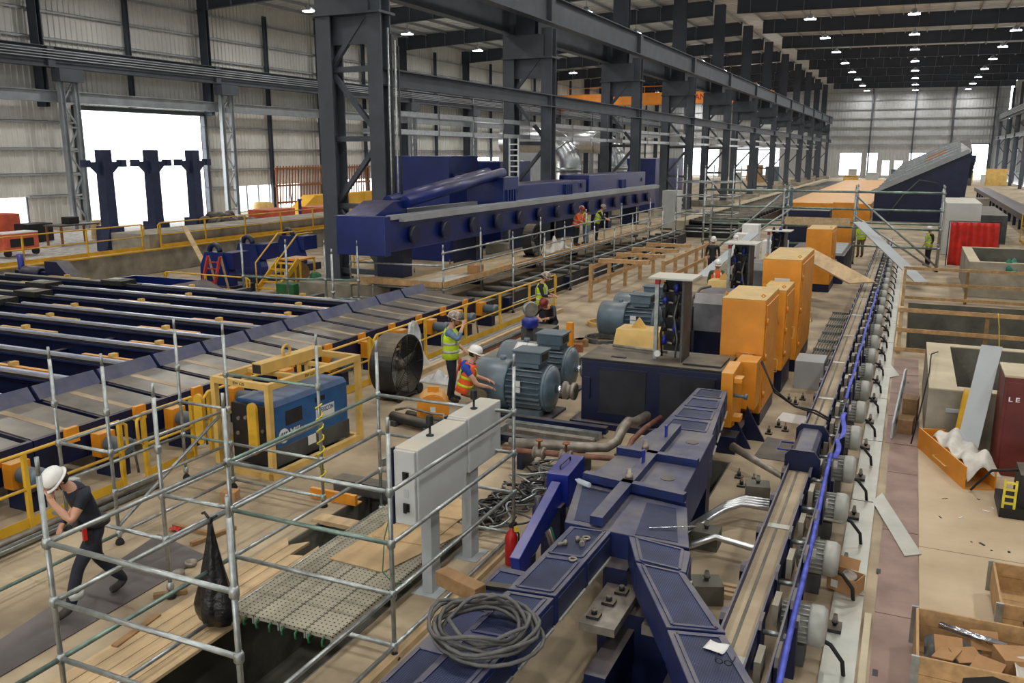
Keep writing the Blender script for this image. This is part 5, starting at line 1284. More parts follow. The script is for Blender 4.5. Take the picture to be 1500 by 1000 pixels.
one('white_cloth', MB().sheet(cl, 30, 20), 'white_cloth', 'crumpled white cloth heaped over the orange tray', 'cloth', thick=.008)
a, b = Vector((1.14, 15.1, .2)), Vector((1.44, 16.25, 1.85))
one('grey_board', MB().bar(a, b, .32, .02, up=(-.3, -1, .5)), 'panel_grey', 'long grey board leaning against the concrete block beside the dark red cabinet', 'board')
def yh(u, v): 
    q = Vector((.98 + .28 * u, 15.9 + .25 * v, .1 + 1.0 * v)); return (q.x + .12 * v, q.y - .06 * math.sin(PI * u), q.z)
one('yellow_sheet', MB().sheet(yh, 8, 10), 'yellow_paint', 'yellow folded sheet hanging over the concrete block edge', 'sheet', thick=.012)
# dark red cabinet
t = thing('tool_cabinet', 'dark red steel cabinet with white lettering beside the leaning grey board', 'cabinet', (1.57, 15.05, .012))
MB().box(0, 1.3, 0, .95, 0, 1.6).build('body', 'maroon', t, bevel=.01); MB().box(.05, 1.25, -.012, 0, .1, 1.52).build('door', 'maroon', t, bevel=.004)
text('lettering', 'L E', .1, 'lettering', t, (.15, -.015, 1.25), (PI / 2, 0, 0), .001, 1.25, True)
MB().box(-.01, 1.31, -.01, .96, 1.6, 1.63).build('top', 'concrete_top', t)
t = thing('battery_cart', 'black battery cart with a pale yellow side ladder in front of the dark red cabinet', 'cart', (1.5, 13.2, .012))
MB().box(.0, .9, 0, .8, 0, .14).build('base', 'black', t); MB().box(.22, .9, .1, .7, .14, .62).build('case', 'black_dusty', t)
for x in (.02, .16): MB().box(x, x + .03, -.0, .03, .14, .55).build('rail', 'yellow_tape', t)
for k in range(4): MB().box(.05, .16, 0, .03, .2 + .1 * k, .225 + .1 * k).build('rung', 'yellow_tape', t)
MB().path([(.25, .4, .6), (-.1, .5, .5), (-.25, .7, .2), (-.3, .9, .03)], .02, 6).build('cable', 'rubber', t)
# concrete block with a recess
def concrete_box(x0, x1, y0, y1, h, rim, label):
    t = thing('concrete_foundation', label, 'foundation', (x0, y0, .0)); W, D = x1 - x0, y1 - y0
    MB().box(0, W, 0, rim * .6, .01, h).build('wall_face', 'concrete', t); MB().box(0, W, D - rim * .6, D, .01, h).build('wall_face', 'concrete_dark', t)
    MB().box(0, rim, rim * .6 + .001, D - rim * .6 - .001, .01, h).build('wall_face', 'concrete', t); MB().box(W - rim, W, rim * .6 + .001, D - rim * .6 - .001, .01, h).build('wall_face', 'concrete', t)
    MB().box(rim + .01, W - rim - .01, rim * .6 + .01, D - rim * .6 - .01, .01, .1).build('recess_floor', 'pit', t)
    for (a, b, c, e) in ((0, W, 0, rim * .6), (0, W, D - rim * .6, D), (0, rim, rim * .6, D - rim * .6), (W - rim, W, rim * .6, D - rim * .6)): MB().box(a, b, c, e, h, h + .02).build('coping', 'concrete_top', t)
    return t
t = concrete_box(.56, 4.6, 16.3, 20.4, 1.0, .45, 'open concrete foundation block behind the orange tray and white cloth')
MB().path([(.2, 3.0, 1.05), (.05, 2.0, 1.2), (.0, .6, 1.15), (-.1, -.05, .6), (-.2, -.3, .05)], .012, 6).build('cable', 'rubber', t)
MB().box(.3, .85, -.03, -.0, .62, .68).build('clamp_bar', 'panel_grey', t)
concrete_box(2.05, 6.5, 34.6, 40.2, 1.25, .35, 'high open concrete foundation box in front of the red curtain')
one('green_cloth', MB().sheet(lambda u, v: (3.2 + .35 * u, 34.55 + .5 * v - .02, 1.3 + .12 * math.sin(u * 6) * math.sin(v * 5) - (.35 * max(0, .3 - v) / .3)), 10, 12), 'teal_cloth', 'green cloth hung over the rim of the high concrete box', 'cloth', thick=.01)
# perforated panels leaning
t = thing('leaning_panel', 'grey slotted steel panel leaning on wooden blocks beside the concrete block', 'panel', (.1, 17.0, .012), -.1)
MB().prism([(-.75, .02), (-.35, .0), (.75, .72), (.75, .98), (.5, 1.0), (-.7, .3)], .0, .03, 'yz').build('plate', 'panel_grey', t)
for k in range(4): MB().cbox((.034, -.4 + .28 * k, .26 + .17 * k), (.008, .12, .06), 0, .55).build('slot', 'grey_dark', t)
MB().box(.05, .3, -.3, .1, 0, .26).build('block', 'wood_dark', t)
MB().box(.05, .3, .3, .7, 0, .5).build('block', 'wood_dark', t)
# timber fences around the pit
def timber_fence(x0, x1, y, label, nposts, h=1.2):
    t = thing('timber_fence', label, 'fence', (x0, y, .0))
    for k in range(nposts):
        x = (x1 - x0) * k / (nposts - 1); MB().box(x - .045, x + .045, .0, .09, 0, h).build('post', 'wood_pale' if k % 2 == 0 else 'wood_dark', t)
    for z in (.08, .58, h - .1): MB().box(-.06, x1 - x0 + .06, -.045, -.001, z, z + .1).build('rail', 'wood', t)
    return t
timber_fence(0.02, 5.8, 23.75, 'timber guard fence on the near side of the open pit', 4)
timber_fence(0.02, 5.8, 32.75, 'timber guard fence on the far side of the open pit', 4)
t = thing('timber_fence', 'timber guard fence along the pit edge beside the floor plates', 'fence', (0.02, 24.0, 0))
for y in (0.2, 4.2, 8.4): MB().box(-.045, .045, y, y + .09, 0, 1.15).build('post', 'wood_pale', t)
for z in (.05, .56, 1.06): MB().box(-.09, -.046, -.1, 8.6, z, z + .1).build('rail', 'wood_pale', t)
one('yellow_rope', MB().path([(2.15, 23.7, 1.22), (2.2, 23.68, .9), (2.25, 23.66, .4), (2.45, 23.6, .02)], .012, 5), 'yellow_tape', 'yellow rope hanging from the near timber fence', 'rope')
# red welding curtain
t = thing('welding_curtain', 'bright red welding curtain on a frame behind the concrete box', 'curtain', (1.7, 44.0, 0))
MB().sheet(lambda u, v: (1.95 * u + .02 * math.sin(v * 3), .06 * math.sin(u * 22), 2.0 - 1.95 * v), 40, 10).build('cloth', 'red_cloth', t, thick=.01)
MB().tube((-.05, 0, 2.03), (2.0, 0, 2.03), .02, 6).build('top_bar', 'black', t)
for x in (-.05, 2.0): MB().tube((x, 0, 0), (x, 0, 2.03), .02, 6).build('post', 'black', t)
# narrow steel table end & far machinery on this side
one('white_enclosure', MB().box(1.6, 3.2, 49, 55, 0, 2.6), 'cabinet_grey', 'long pale equipment enclosure behind the red curtain', 'enclosure', bevel=.03)
one('panel_stack', MB().box(3.3, 5.0, 56, 66, 0, 1.6), 'grey_dark', 'stack of dark panels behind the pale enclosure', 'stack')
t = thing('side_conveyor', 'long dark blue conveyor on short legs on the far side of the hall', 'conveyor', (6.6, 62, 0))
MB().box(0, 1.3, 0, 55, .75, 1.15).build('table', 'navy', t)
for k in range(14): MB().box(.1, .3, 2 + 3.8 * k, 2.3 + 3.8 * k, 0, .75).build('leg', 'navy', t)
guard_rail('yellow guard rail in front of the dark blue side conveyor', [(5.9, 52.0), (5.9, 58)], h=1.6)
t = thing('blower_unit', 'grey round-topped blower on a blue frame beside the side conveyor', 'machine', (9.2, 84, 0))
MB().box(0, 3, 0, 3, 0, 1.6).build('frame', 'navy_bright', t); MB().lathe([(.2, 0), (1.2, .2), (1.3, 1.2), (.6, 1.9)], (1.4, 1.4, 1.6), n=18).build('drum', 'panel_grey', t)
one('roller_bed', MB().bar((9.0, 70, 3.2), (11.4, 58, 1.4), 1.3, .3), 'panel_grey', 'pale sloping chute beside the grey blower', 'chute')
# ------------------------------------------------------------------ cooling bed: cross beams, chutes, run-out line
BY = [8.0 + 1.32 * k for k in range(0, 10)]
for k, y in enumerate(BY):
    lab = 'navy cooling-bed beam carrying a bright rail and yellow bars'
    t = thing('bed_beam', lab, 'beam', (-13.4, y, 0), 0, 'cooling-bed beams')
    MB().box(-15.2, 0, -.05, .05, .25, .86).build('web', 'navy', t)
    MB().box(-15.2, .1, -.13, .13, .86, .9).build('flange', 'navy_dusty', t)
    r0 = -9.5 + 1.2 * math.sin(k * 2.2)
    MB().box(r0, -.2, .0, .09, .9, .99).build('rail', 'rail_sheen', t)
    MB().box(-15.0, r0 - .6, -.02, .08, .9, .97).build('rail', 'zinc_plate', t)
    MB().box(-14.8, -.4, -.12, -.05, .9, .96).build('chain', 'black_dusty', t)
    for j, xx in enumerate((-13.5, -7.2, -2.6)):
        xx += .8 * math.sin(k * 1.7 + j)
        b = MB().box(xx, xx + 1.9, .3, .4, .84, .94).build('yellow_bar', 'yellow_pale' if j < 2 else 'orange', t)
        MB().box(xx + .8, xx + .92, .28, .43, .94, 1.02).build('lug', 'yellow_pale', b)
    xx = -10.8 + 1.0 * math.sin(k * 2.2)
    MB().box(xx, xx + .9, -.3, .3, .9, 1.06).build('carriage', 'black_dusty', t); MB().box(xx + .15, xx + .6, -.15, .15, 1.06, 1.09).build('carriage_plate', 'zinc_plate', t)
    for j in range(5): MB().box(-13.5 + 2.8 * j, -13.46 + 2.8 * j, .05, .35, .5, .8).build('stiffener', 'navy_dusty', t)
    for xx in (-15.0, -9.5, -4.5, -.6): MB().box(xx, xx + .25, -.12, .12, 0, .25).build('foot', 'navy', t)
for (x, y0, y1) in ((-17.2, 7.6, 20.3), (-22.5, 7.6, 20.3)):
    for k, (a, b) in enumerate(zip(BY[:-1], BY[1:])):
        one('cross_tie', MB().box(x, x + .16, a + .06, b - .06, .45, .7), 'navy', 'navy cross tie between two cooling-bed beams', 'beam', 'cross ties of the cooling bed')
m = MB().box(-28.8, -12.6, 7.0, 21.0, .005, .03); one('bed_floor', m, 'pit', 'dark floor pan beneath the cooling bed', 'floor pan')  # near-black sheet spread beneath the cooling bed
for k in range(5):      # orange drive gear under the bed
    t = thing('lever_gear', 'orange lever linkage under the cooling-bed beams', 'linkage', (-15.6 - .25 * k, 8.45 + 2.64 * k, .03), 0, 'orange linkages under the bed')
    MB().box(0, 1.4, 0, .1, .1, .3).build('lever', 'orange', t); MB().lathe([(.2, 0), (.2, .12)], (1.2, 0, .3), (0, 1, 0), 14).build('drum', 'orange', t); MB().box(.1, .4, .1, .4, 0, .2).build('block', 'orange', t)
def chute():
    t = thing('discharge_chute', 'dusty steel chute plate with a blue upturned rim at the end of the cooling bed', 'chute', (0, 0, 0), 0, 'chutes along the run-out line')
    MB().prism([(-1.55, .92), (.0, .80), (.0, .78), (-1.55, .90)], .06, 1.2, 'xz').build('plate', 'chute_steel', t)
    MB().prism([(-1.55, .92), (-1.72, 1.14), (-1.76, 1.13), (-1.6, .9)], .02, 1.26, 'xz').build('rim', 'navy_dusty', t)
    MB().prism([(-1.5, .55), (.0, .4), (.0, .78), (-1.5, .89)], .02, .055, 'xz').build('side_plate', 'navy', t)
    MB().prism([(-1.48, .916), (-.05, .805), (-.05, .809), (-1.48, .92)], .52, .66, 'xz').build('dust_strip', 'floor_mat', t)  # thin tan strip added as dust on the chute plate
    MB().box(-.05, .04, 0, 1.3, .3, .82).build('edge_beam', 'navy', t)
    MB().box(.04, .12, .5, .72, .62, .86).build('stop_block', 'orange', t)
    MB().box(-1.2, -1.0, .3, .5, 0, .78).build('leg', 'navy', t); MB().box(-.25, -.05, .3, .5, 0, .76).build('leg', 'navy', t)
    return t
CH = chute()
for k in range(13):
    o = CH if k == 0 else dup(CH, (0, 0, 0)); o.location = (-11.62, 5.6 + 1.32 * k, .0)
def roll_motor():
    t = thing('roller_motor', 'small grey-blue gear motor on the run-out line behind the guard rail', 'motor', (0, 0, 0), 0, 'gear motors of the run-out line')
    MB().lathe([(.1, -.2), (.13, -.18), (.13, .12), (.15, .14), (.15, .22), (.1, .24)], (0, 0, .5), (1, 0, 0), 16).build('frame', 'motor_blue', t)
    MB().box(-.4, -.2, -.15, .15, .3, .68).build('gearbox', 'orange', t); MB().box(-.38, .1, -.12, .12, 0, .3).build('foot', 'navy', t)
    MB().path([(.1, .05, .6), (.25, .1, .4), (.3, .1, .05)], .02, 6).build('cable', 'cable_grey', t)
    return t
RM = roll_motor()
for k in range(12):
    o = RM if k == 0 else dup(RM, (0, 0, 0)); o.location = (-11.1, 6.3 + 1.5 * k, 0)
# pair of thick pipes behind the bed
for k in range(2):
    one('coolant_pipe', MB().path([(-19.9, 21.3 + .35 * k, .5), (-16.0, 21.3 + .35 * k, .5), (-15.3, 21.2 + .3 * k, .48), (-15.0, 20.9, .3), (-15.0, 20.8, .05)], .12, 10), 'grey_dark', 'thick dark pipe behind the cooling bed', 'pipe', 'twin pipes behind the bed')
for x in (-19.5, -16.6): one('pipe_stand', MB().box(x, x + .2, 21.1, 21.9, 0, .75), 'grey_dark', 'small dark stand clamping the twin pipes', 'stand', 'pipe stands')
# long blue trough and stop unit
t = thing('blue_trough', 'open blue steel trough box beyond the cooling bed', 'trough', (-24.6, 20.4, -.07))
MB().box(0, 3.2, 0, .08, .1, .95).build('side', 'navy_clean', t); MB().box(0, 3.2, 1.6, 1.68, .1, .9).build('side', 'navy_clean', t); MB().box(0, .08, .08, 1.6, .1, .9).build('end', 'navy_clean', t)
MB().prism([(3.2, .1), (4.4, .1), (4.4, .5), (3.2, .95)], 0, 1.68, 'xz').build('sloped_end', 'navy', t); MB().box(.1, 3.15, .1, 1.58, .1, .2).build('bottom', 'grey_dark', t)
t = thing('stop_unit', 'dark navy stop unit with a slanted plate and a motor on the cooling bed edge', 'machine', (-27.0, 20.4, .03))
MB().prism([(0, 0), (1.2, 0), (1.2, .8), (.6, 1.35), (0, 1.35)], 0, .5, 'xz').build('plate', 'navy', t); MB().box(-1.7, 0, .1, .4, .75, .95).build('arm', 'navy', t)
MB().lathe([(.25, 0), (.28, .1), (.28, .8), (.2, .9)], (-1.3, .2, .85), (1, 0, 0), 14).build('motor', 'navy', t); MB().box(-1.8, -.2, 0, .6, 0, .5).build('base', 'grey_dark', t); MB().lathe([(.1, .5), (.12, 1.5)], (-1.6, .3, 0), n=10).build('post', 'navy_bright', t)
# concrete wall with railing between gravel yard and bed
t = thing('retaining_wall', 'long low concrete retaining wall beside the gravel yard', 'wall', (-29.3, 18.0, 0))
MB().box(-.35, 0, 0, 40, 0, .95).build('lower_wall', 'concrete', t); MB().box(-2.6, -.35, 9.5, 26, 0, 1.6).build('upper_block', 'concrete', t)
MB().box(-.4, .03, 0, 40, .95, 1.0).build('yellow_edge', 'yellow_paint', t)
guard_rail('yellow guard rail on top of the retaining wall beside the gravel', [(-29.5, 16), (-29.5, 27)], z=1.0, step=2.7)
guard_rail('yellow guard rail on top of the retaining wall in front of the T-shaped pillars', [(-29.5, 28), (-29.5, 44)], z=1.0, step=2.6)
guard_rail('yellow guard rail of the gravel yard beside the orange welding set', [(-29.5, 6), (-29.5, 15.5)], z=1.0, step=2.7)
# three slotted navy plates
for k, (x, y) in enumerate([(-22.9, 24.1), (-23.9, 27.0), (-24.6, 30.4)]):
    t = thing('bearing_stand', ['navy bearing stand with a ring on top, behind the red stepladder', 'navy bearing stand with a ring on top, beside a leaning plank', 'navy bearing stand with a ring on top, next to the blue cable reel'][k], 'machine', (x, y, 0))
    MB().prism([(-.7, 0), (.7, 0), (.7, .6), (.4, 1.5), (-.4, 1.5), (-.65, 1.0)], 0, .4, 'xz').build('plate', 'navy_clean', t)
    MB().path([(.24 * math.cos(a) - .1, .2, 1.5 + .26 * math.sin(a)) for a in (PI * q / 12 for q in range(13))], .1, 8).build('ring', 'navy', t)
    MB().box(.25, .8, .1, 1.0, .9, 1.5).build('gearbox', 'navy_clean', t); MB().box(-.3, .9, -.3, 1.1, 0, .3).build('base', 'navy', t)
# yellow stair with rails
t = thing('access_stair', 'yellow steel access stair with handrails beside the red stepladder', 'stairs', (-21.4, 24.6, 0))
for k in range(5): MB().box(.0, .9, .25 * k, .25 * k + .24, .2 + .2 * k, .24 + .2 * k).build('step', 'yellow_paint', t)
for x in (0, .9):
    MB().bar((x, 0, .15), (x, 1.3, 1.15), .05, .2).build('stringer', 'yellow_paint', t)
    MB().path([(x, 0, .2), (x, 0, 1.15), (x, 1.3, 2.1), (x, 2.2, 2.1)], .03, 6).build('handrail', 'yellow_paint', t)
MB().box(0, .9, 1.3, 2.3, 1.1, 1.16).build('landing', 'orange', t)
for (x, y) in ((0, 2.2), (.9, 2.2), (0, 1.35), (.9, 1.35)): MB().box(x - .03, x + .03, y, y + .06, 0, 1.1).build('leg', 'yellow_paint', t)
guard_rail('yellow guard rail loop in front of the navy bearing stands', [(-23.6, 22.5), (-20.0, 22.5)], h=.95, toe=False)
guard_rail('yellow guard rail beside the green cabinet and cable reel', [(-21.0, 28.5), (-21.0, 33.5)], h=1.1)
t = thing('stepladder', 'red stepladder leaning in front of the navy bearing stand', 'ladder', (-22.3, 22.65, 0))
for x in (0, .55): MB().bar((x, 0, .0), (x + .06, .5, 1.5), .07, .09).build('rail', 'ladder_red', t)
for k in range(6): MB().bar((.03, .07 + .08 * k, .2 + .22 * k), (.58, .07 + .08 * k, .2 + .22 * k), .05, .04).build('rung', 'ladder_red', t)
for x in (0, .55): MB().bar((x, .95, .0), (x + .06, .52, 1.5), .05, .06).build('rear_leg', 'wood_pale', t)
t = thing('cable_reel', 'wooden cable reel wound with bright blue cable', 'cable reel', (-21.9, 27.6, 0), .9)
for y in (-.2, .2): MB().lathe([(.42, 0), (.42, .04)], (0, y, .42), (0, 1, 0), 22).build('flange', 'wood_dark', t)
MB().lathe([(.32, -.19), (.32, .2)], (0, 0, .42), (0, 1, 0), 22).build('cable', 'strap_blue', t)
one('green_toolbox', MB().box(-20.3, -19.5, 24.3, 24.8, 0, .5), 'green_paint', 'green steel box by the yellow rail loop', 'box', bevel=.02)
t = thing('pump_unit', 'green pump on the floor behind the green steel box', 'pump', (-20.0, 26.2, 0))
MB().lathe([(.2, 0), (.25, .1), (.22, .6), (.1, .7)], n=14).build('body', 'green_paint', t); MB().box(-.3, .3, -.2, .2, 0, .1).build('base', 'green_paint', t)
one('long_plank', MB().bar((-25.3, 26.5, .03), (-28.7, 28.6, 1.9), .2, .06), 'wood_pale', 'long pale plank leaning on the retaining wall railing', 'plank')
# free scaffold posts near the column
P_ = {'a': (-19.6, 21.9), 'b': (-17.9, 22.0), 'c': (-16.7, 22.4), 'd': (-15.6, 22.6), 'e': (-14.9, 20.3)}
scaffold('dark tube scaffold frame around the pipes in front of the column plinth', P_, [('a', 'b', 1.1, 'galv_green'), ('b', 'c', 1.1, 'galv_green'), ('c', 'd', 1.1, 'galv_green'), ('a', 'b', .5, 'galv_green'), ('b', 'c', .5, 'galv_green'), ('c', 'd', .5, 'galv_green')], ztop=2.2, levels=(1.1, .5), r=.035)
# ------------------------------------------------------------------ side bay: T pillars, benches, crates, vehicles
for k, (x, y) in enumerate([(-37.6, 32.4), (-37.85, 35.7), (-38.1, 39.0)]):
    t = thing('pillar_stand', ['dark blue T-shaped steel pillar beside the timber stack', 'dark blue T-shaped steel pillar standing between the other two', 'dark blue T-shaped steel pillar beside the pile of black machine parts'][k], 'pillar', (x, y, .05))
    MB().prism([(-.62, 0), (.62, 0), (.3, 1.2), (.27, 5.15), (-.27, 5.15), (-.3, 1.2)], -.3, .3, 'yz').build('shaft', 'navy_hazed', t, bevel=.02)
    MB().prism([(-.3, 0), (.3, 0), (.22, 1.3), (-.22, 1.3)], -.75, .75, 'yz').build('foot', 'navy_hazed', t)
    MB().prism([(-1.05, 4.35), (1.05, 4.35), (1.05, 4.55), (-1.05, 4.55)], -.14, .14, 'yz').build('arm', 'navy_hazed', t)
    MB().prism([(-.9, 4.4), (-.34, 3.9), (.34, 3.9), (.9, 4.4)], -.13, .13, 'yz').build('gusset', 'navy_hazed', t)
    for s in (-1, 1): MB().box(-.2, .2, s * 1.1 - .17, s * 1.1 + .17, 4.28, 4.65).build('clamp', 'navy_hazed', t, bevel=.02)
t = thing('work_table', 'steel work table with tools beside the doorway column', 'table', (-43.4, 33.0, .035))
MB().box(0, 1.3, 0, 2.6, 1.05, 1.13).build('top', 'grey_dark', t)
for x in (.05, 1.2):
    for y in (.05, 2.45): MB().box(x, x + .1, y, y + .1, 0, 1.05).build('leg', 'rust', t)
one('tool_case', MB().box(-43.1, -42.5, 33.9, 34.6, 1.167, 1.55), 'black', 'black case lying on the steel work table', 'case', bevel=.03)
one('plywood_crate', MB().box(-43.6, -42.6, 36.2, 37.2, .08, 1.2), 'wood_pale', 'pale plywood crate behind the work table', 'crate')
one('black_bin', MB().box(-46.4, -45.2, 33.4, 35.0, .08, 1.1), 'black', 'black waste bin by the corrugated wall', 'bin', bevel=.04)
def welding_set(x, y, label, rz=0):
    t = thing('welding_set', label, 'welding machine', (x, y, .08), rz)
    MB().box(-.5, .5, -.95, .95, .25, 1.1).build('case', 'red_orange', t, bevel=.03); MB().box(.501, .52, -.6, .65, .45, .85).build('grille', 'black', t)
    MB().box(-.5, .5, -.95, .95, 1.1, 1.15).build('lid', 'white', t)
    for yy in (-.75, .75): MB().lathe([(.17, -.08), (.17, .08)], (.45, yy, .17), (1, 0, 0), 12).build('wheel', 'rubber', t)
welding_set(-40.2, 28.9, 'orange wheeled welding set on the gravel beside the wall')
one('orange_skip', MB().box(-48.8, -47.4, 32.0, 34.6, .06, 1.6), 'red_orange', 'tall orange skip by the wall opening behind the welding set', 'skip', bevel=.04)
for k, (x, y) in enumerate([(-37.6, 42.8), (-36.6, 46.6)]):
    one('site_box', MB().box(x, x + 1.6, y, y + 2.6, .05, 1.6), 'red_orange', ['weathered orange site box on the gravel next to the wood pile', 'orange site box on the gravel beside the blue post'][k], 'box', bevel=.03)
one('blue_post', MB().lathe([(.1, 0), (.1, 2.0), (.16, 2.0), (.16, 2.1)], (-36.0, 45.9, .05), n=10), 'strap_blue', 'bright blue post between the two orange site boxes', 'post')
t = thing('parts_pile', 'pile of black machine parts on a block beside the T-shaped pillar', 'machine parts', (-34.6, 37.0, .06))
MB().box(-1, 1.2, -1.2, 2.6, 0, .9).build('pallet_block', 'grey_dark', t); random.seed(9)
for k in range(22): MB().lathe([(.2, 0), (.3, .1), (.3, .35), (.15, .5)], (random.uniform(-.8, 1), random.uniform(-1, 2.3), .9 + random.uniform(0, .5)), (random.uniform(-1, 1), random.uniform(-1, 1), .6), 10).build('gear', 'black_dusty', t)
for k in range(12):
    a = 0.0
    one('timber_plank', MB().cbox((-34.6 + .26 * (k % 4) + .04 * (k // 4), 26.5 + .2 * (k % 3), .068 + .052 * (k // 4)), (.22, 4.0, .05), a), 'wood_pale', 'pale timber plank in the loose pile by the retaining wall', 'plank', 'timber planks on the gravel')
t = thing('yellow_girder', 'big yellow crane girder lying on the gravel behind the first column', 'girder', (-43.0, 55.0, .03), PI / 2)
MB().prism([(0, .0), (0, .7), (1.8, 1.75), (16.5, 1.75), (16.5, 0)], 0, 1.2, 'xz').build('box_girder', 'crane_yellow', t, bevel=.02)
for k in range(6): MB().box(2 + 2.2 * k, 2.06 + 2.2 * k, -.05, 0, .1, 1.7).build('stiffener', 'crane_yellow', t)
t = thing('rebar_rack', 'rusty rack of slanted timber slats standing behind the yellow girder', 'rack', (-48.2, 58.5, .1), PI / 2)
for z in (.8, 2.2, 3.6): MB().box(0, 14, 0, .15, z, z + .15).build('rail', 'rust', t)
for x in (.1, 7, 13.8): MB().box(x, x + .12, 0, .15, -.05, 3.6).build('post', 'rust', t)
for k in range(34): MB().bar((.2 + .4 * k, .2, .7), (.5 + .4 * k, .2, 3.9), .08, .08).build('slat', 'rust', t)
wl = MB().bar((-40, 57, .12), (-39, 61.5, .5), .06, .08).bar((-39.4, 56.9, .12), (-38.4, 61.4, .5), .06, .08)
for q in range(9): wl.bar((-39.9 + .11 * q, 57.3 + .48 * q, .15 + .04 * q), (-39.3 + .11 * q, 57.2 + .48 * q, .15 + .04 * q), .04, .04)
one('white_ladder', wl, 'white', 'white ladder lying across the scrap in the side bay', 'ladder')
for k in range(9):
    x, y = -42.3 + 2.2 * (k % 3), 47.0 + 2.3 * (k // 3)
    one('scrap_heap', MB().lathe([(1.0, 0), (.8, .3), (.5, .7), (.15, .85)], (x, y, .04), n=9), ['white_cloth', 'wood_pale', 'concrete'][k % 3], ['low heap of white scrap and film in the side bay', 'low heap of pale wood scrap in the side bay', 'low heap of concrete rubble in the side bay'][k % 3], 'heap', 'scrap heaps in the side bay')
one('yellow_tank', MB().lathe([(.7, 0), (.75, .3), (.75, 1.2), (.6, 1.4)], (-44.6, 52.5, .035), n=18), 'yellow_pale', 'pale yellow round tank near the doorway column', 'tank')
# ------------------------------------------------------------------ the long blue press and its scaffold walkway
t = thing('long_press', 'long dark blue press bed with grey rails and two inclined rollers, behind the walkway', 'machine', (-15.5, 22.6, 0))
Lp = 31.0
MB().box(-.8, .9, 0, Lp, 2.0, 3.0).build('bed', 'navy_clean', t, bevel=.02)
MB().box(-.85, .95, -.02, .3, 1.9, 3.12).build('end_head', 'navy_clean', t, bevel=.02)
for x in (-.5, .8): MB().box(x, x + .18, .3, Lp, 3.0, 3.14).build('rail', 'girt', t)
MB().box(.95, 1.15, .8, Lp, 2.92, 3.1).build('side_rail', 'girt', t)
for k in range(14): MB().lathe([(.24, 0), (.28, .05), (.28, .2)], (.91, 1.6 + 2.1 * k, 2.45), (1, 0, 0), 16).build('roller_cap', 'navy', t)
for k in range(6): MB().box(-.7, .3, 2 + 5.4 * k, 2.6 + 5.4 * k, 0, 2.0).build('leg', 'navy', t)
MB().prism([(0, 3.0), (2.2, 3.0), (2.2, 3.5), (1.4, 3.5)], -.75, .4, 'yz').build('front_block', 'navy_clean', t)
for x in (-.2, .45): MB().tube((x, 2.0, 3.45), (x, 9.5, 4.25), .2, 16).build('inclined_roller', 'navy_clean', t)
MB().box(-.8, .85, 8.8, 10.2, 3.0, 4.1).build('roller_block', 'navy_clean', t, bevel=.03)
MB().box(-.8, .8, 10.2, 18.5, 3.0, 3.75).build('cylinder_block', 'navy_clean', t, bevel=.03); MB().box(-.8, .8, 18.9, 29, 3.0, 3.95).build('cylinder_block', 'navy_clean', t, bevel=.03)
for y in (9.0, 15.5, 24.0):
    for j in range(4): MB().box(.8, .92, y + .25 * j, y + .1 + .25 * j, 3.05, 3.6).build('stiffener', 'navy_clean', t)
for y in (10.0, 17.8, 28.2): MB().lathe([(.12, 0), (.12, .03)], (.82, y, 3.5), (1, 0, 0), 14).build('port', 'black', t)
one('press_frame', MB().box(-23.5, -19.6, 36, 39.0, 0, 4.9).box(-19.6, -19.3, 36.3, 38.7, 3.9, 4.1), 'navy_clean', 'tall plain navy housing behind the press and column', 'machine', bevel=.03)
one('press_frame', MB().box(-25, -19.8, 42, 46.0, 0, 4.6), 'navy_clean', 'wide navy housing behind the middle column row', 'machine', bevel=.03)
one('press_frame', MB().box(-24.0, -20.2, 74, 84.0, 0, 4.6), 'navy_clean', 'large navy housing beyond the bent silver ducts', 'machine', bevel=.03)
one('air_unit', MB().box(-28, -24, 60, 66.0, 3.0, 7.0).box(-27.8, -27.5, 60.2, 60.5, 0, 3).box(-24.5, -24.2, 60.2, 60.5, 0, 3).box(-27.8, -27.5, 65.5, 65.8, 0, 3).box(-24.5, -24.2, 65.5, 65.8, 0, 3), 'panel_grey', 'grey air handling unit on legs behind the middle column row', 'air unit')
for k, (x, y) in enumerate([(-19.6, 50.5), (-19.6, 60.0)]):
    t = thing('bent_duct', ['silver bent ventilation duct rising over the press, near the scaffold tower', 'silver bent ventilation duct beyond the first bend'][k], 'duct', (x, y, 0))
    pts = [(-4, 0, 5.8), (-1.2, 0, 5.8)] + [(-1.2 + 1.6 * math.sin(a), 0, 4.2 + 1.6 * math.cos(a)) for a in (PI / 2 * q / 6 for q in range(1, 7))] + [(.4, 0, 2.6), (.4, 0, .0)]
    MB().path(pts, .75, 18).build('duct', 'alu', t)
    for q in (1, 4, 7): MB().path([Vector(pts[q]) * .98 + Vector(pts[q + 1]) * .02, Vector(pts[q]) * .8 + Vector(pts[q + 1]) * .2], .8, 18).build('flange', 'galv', t)
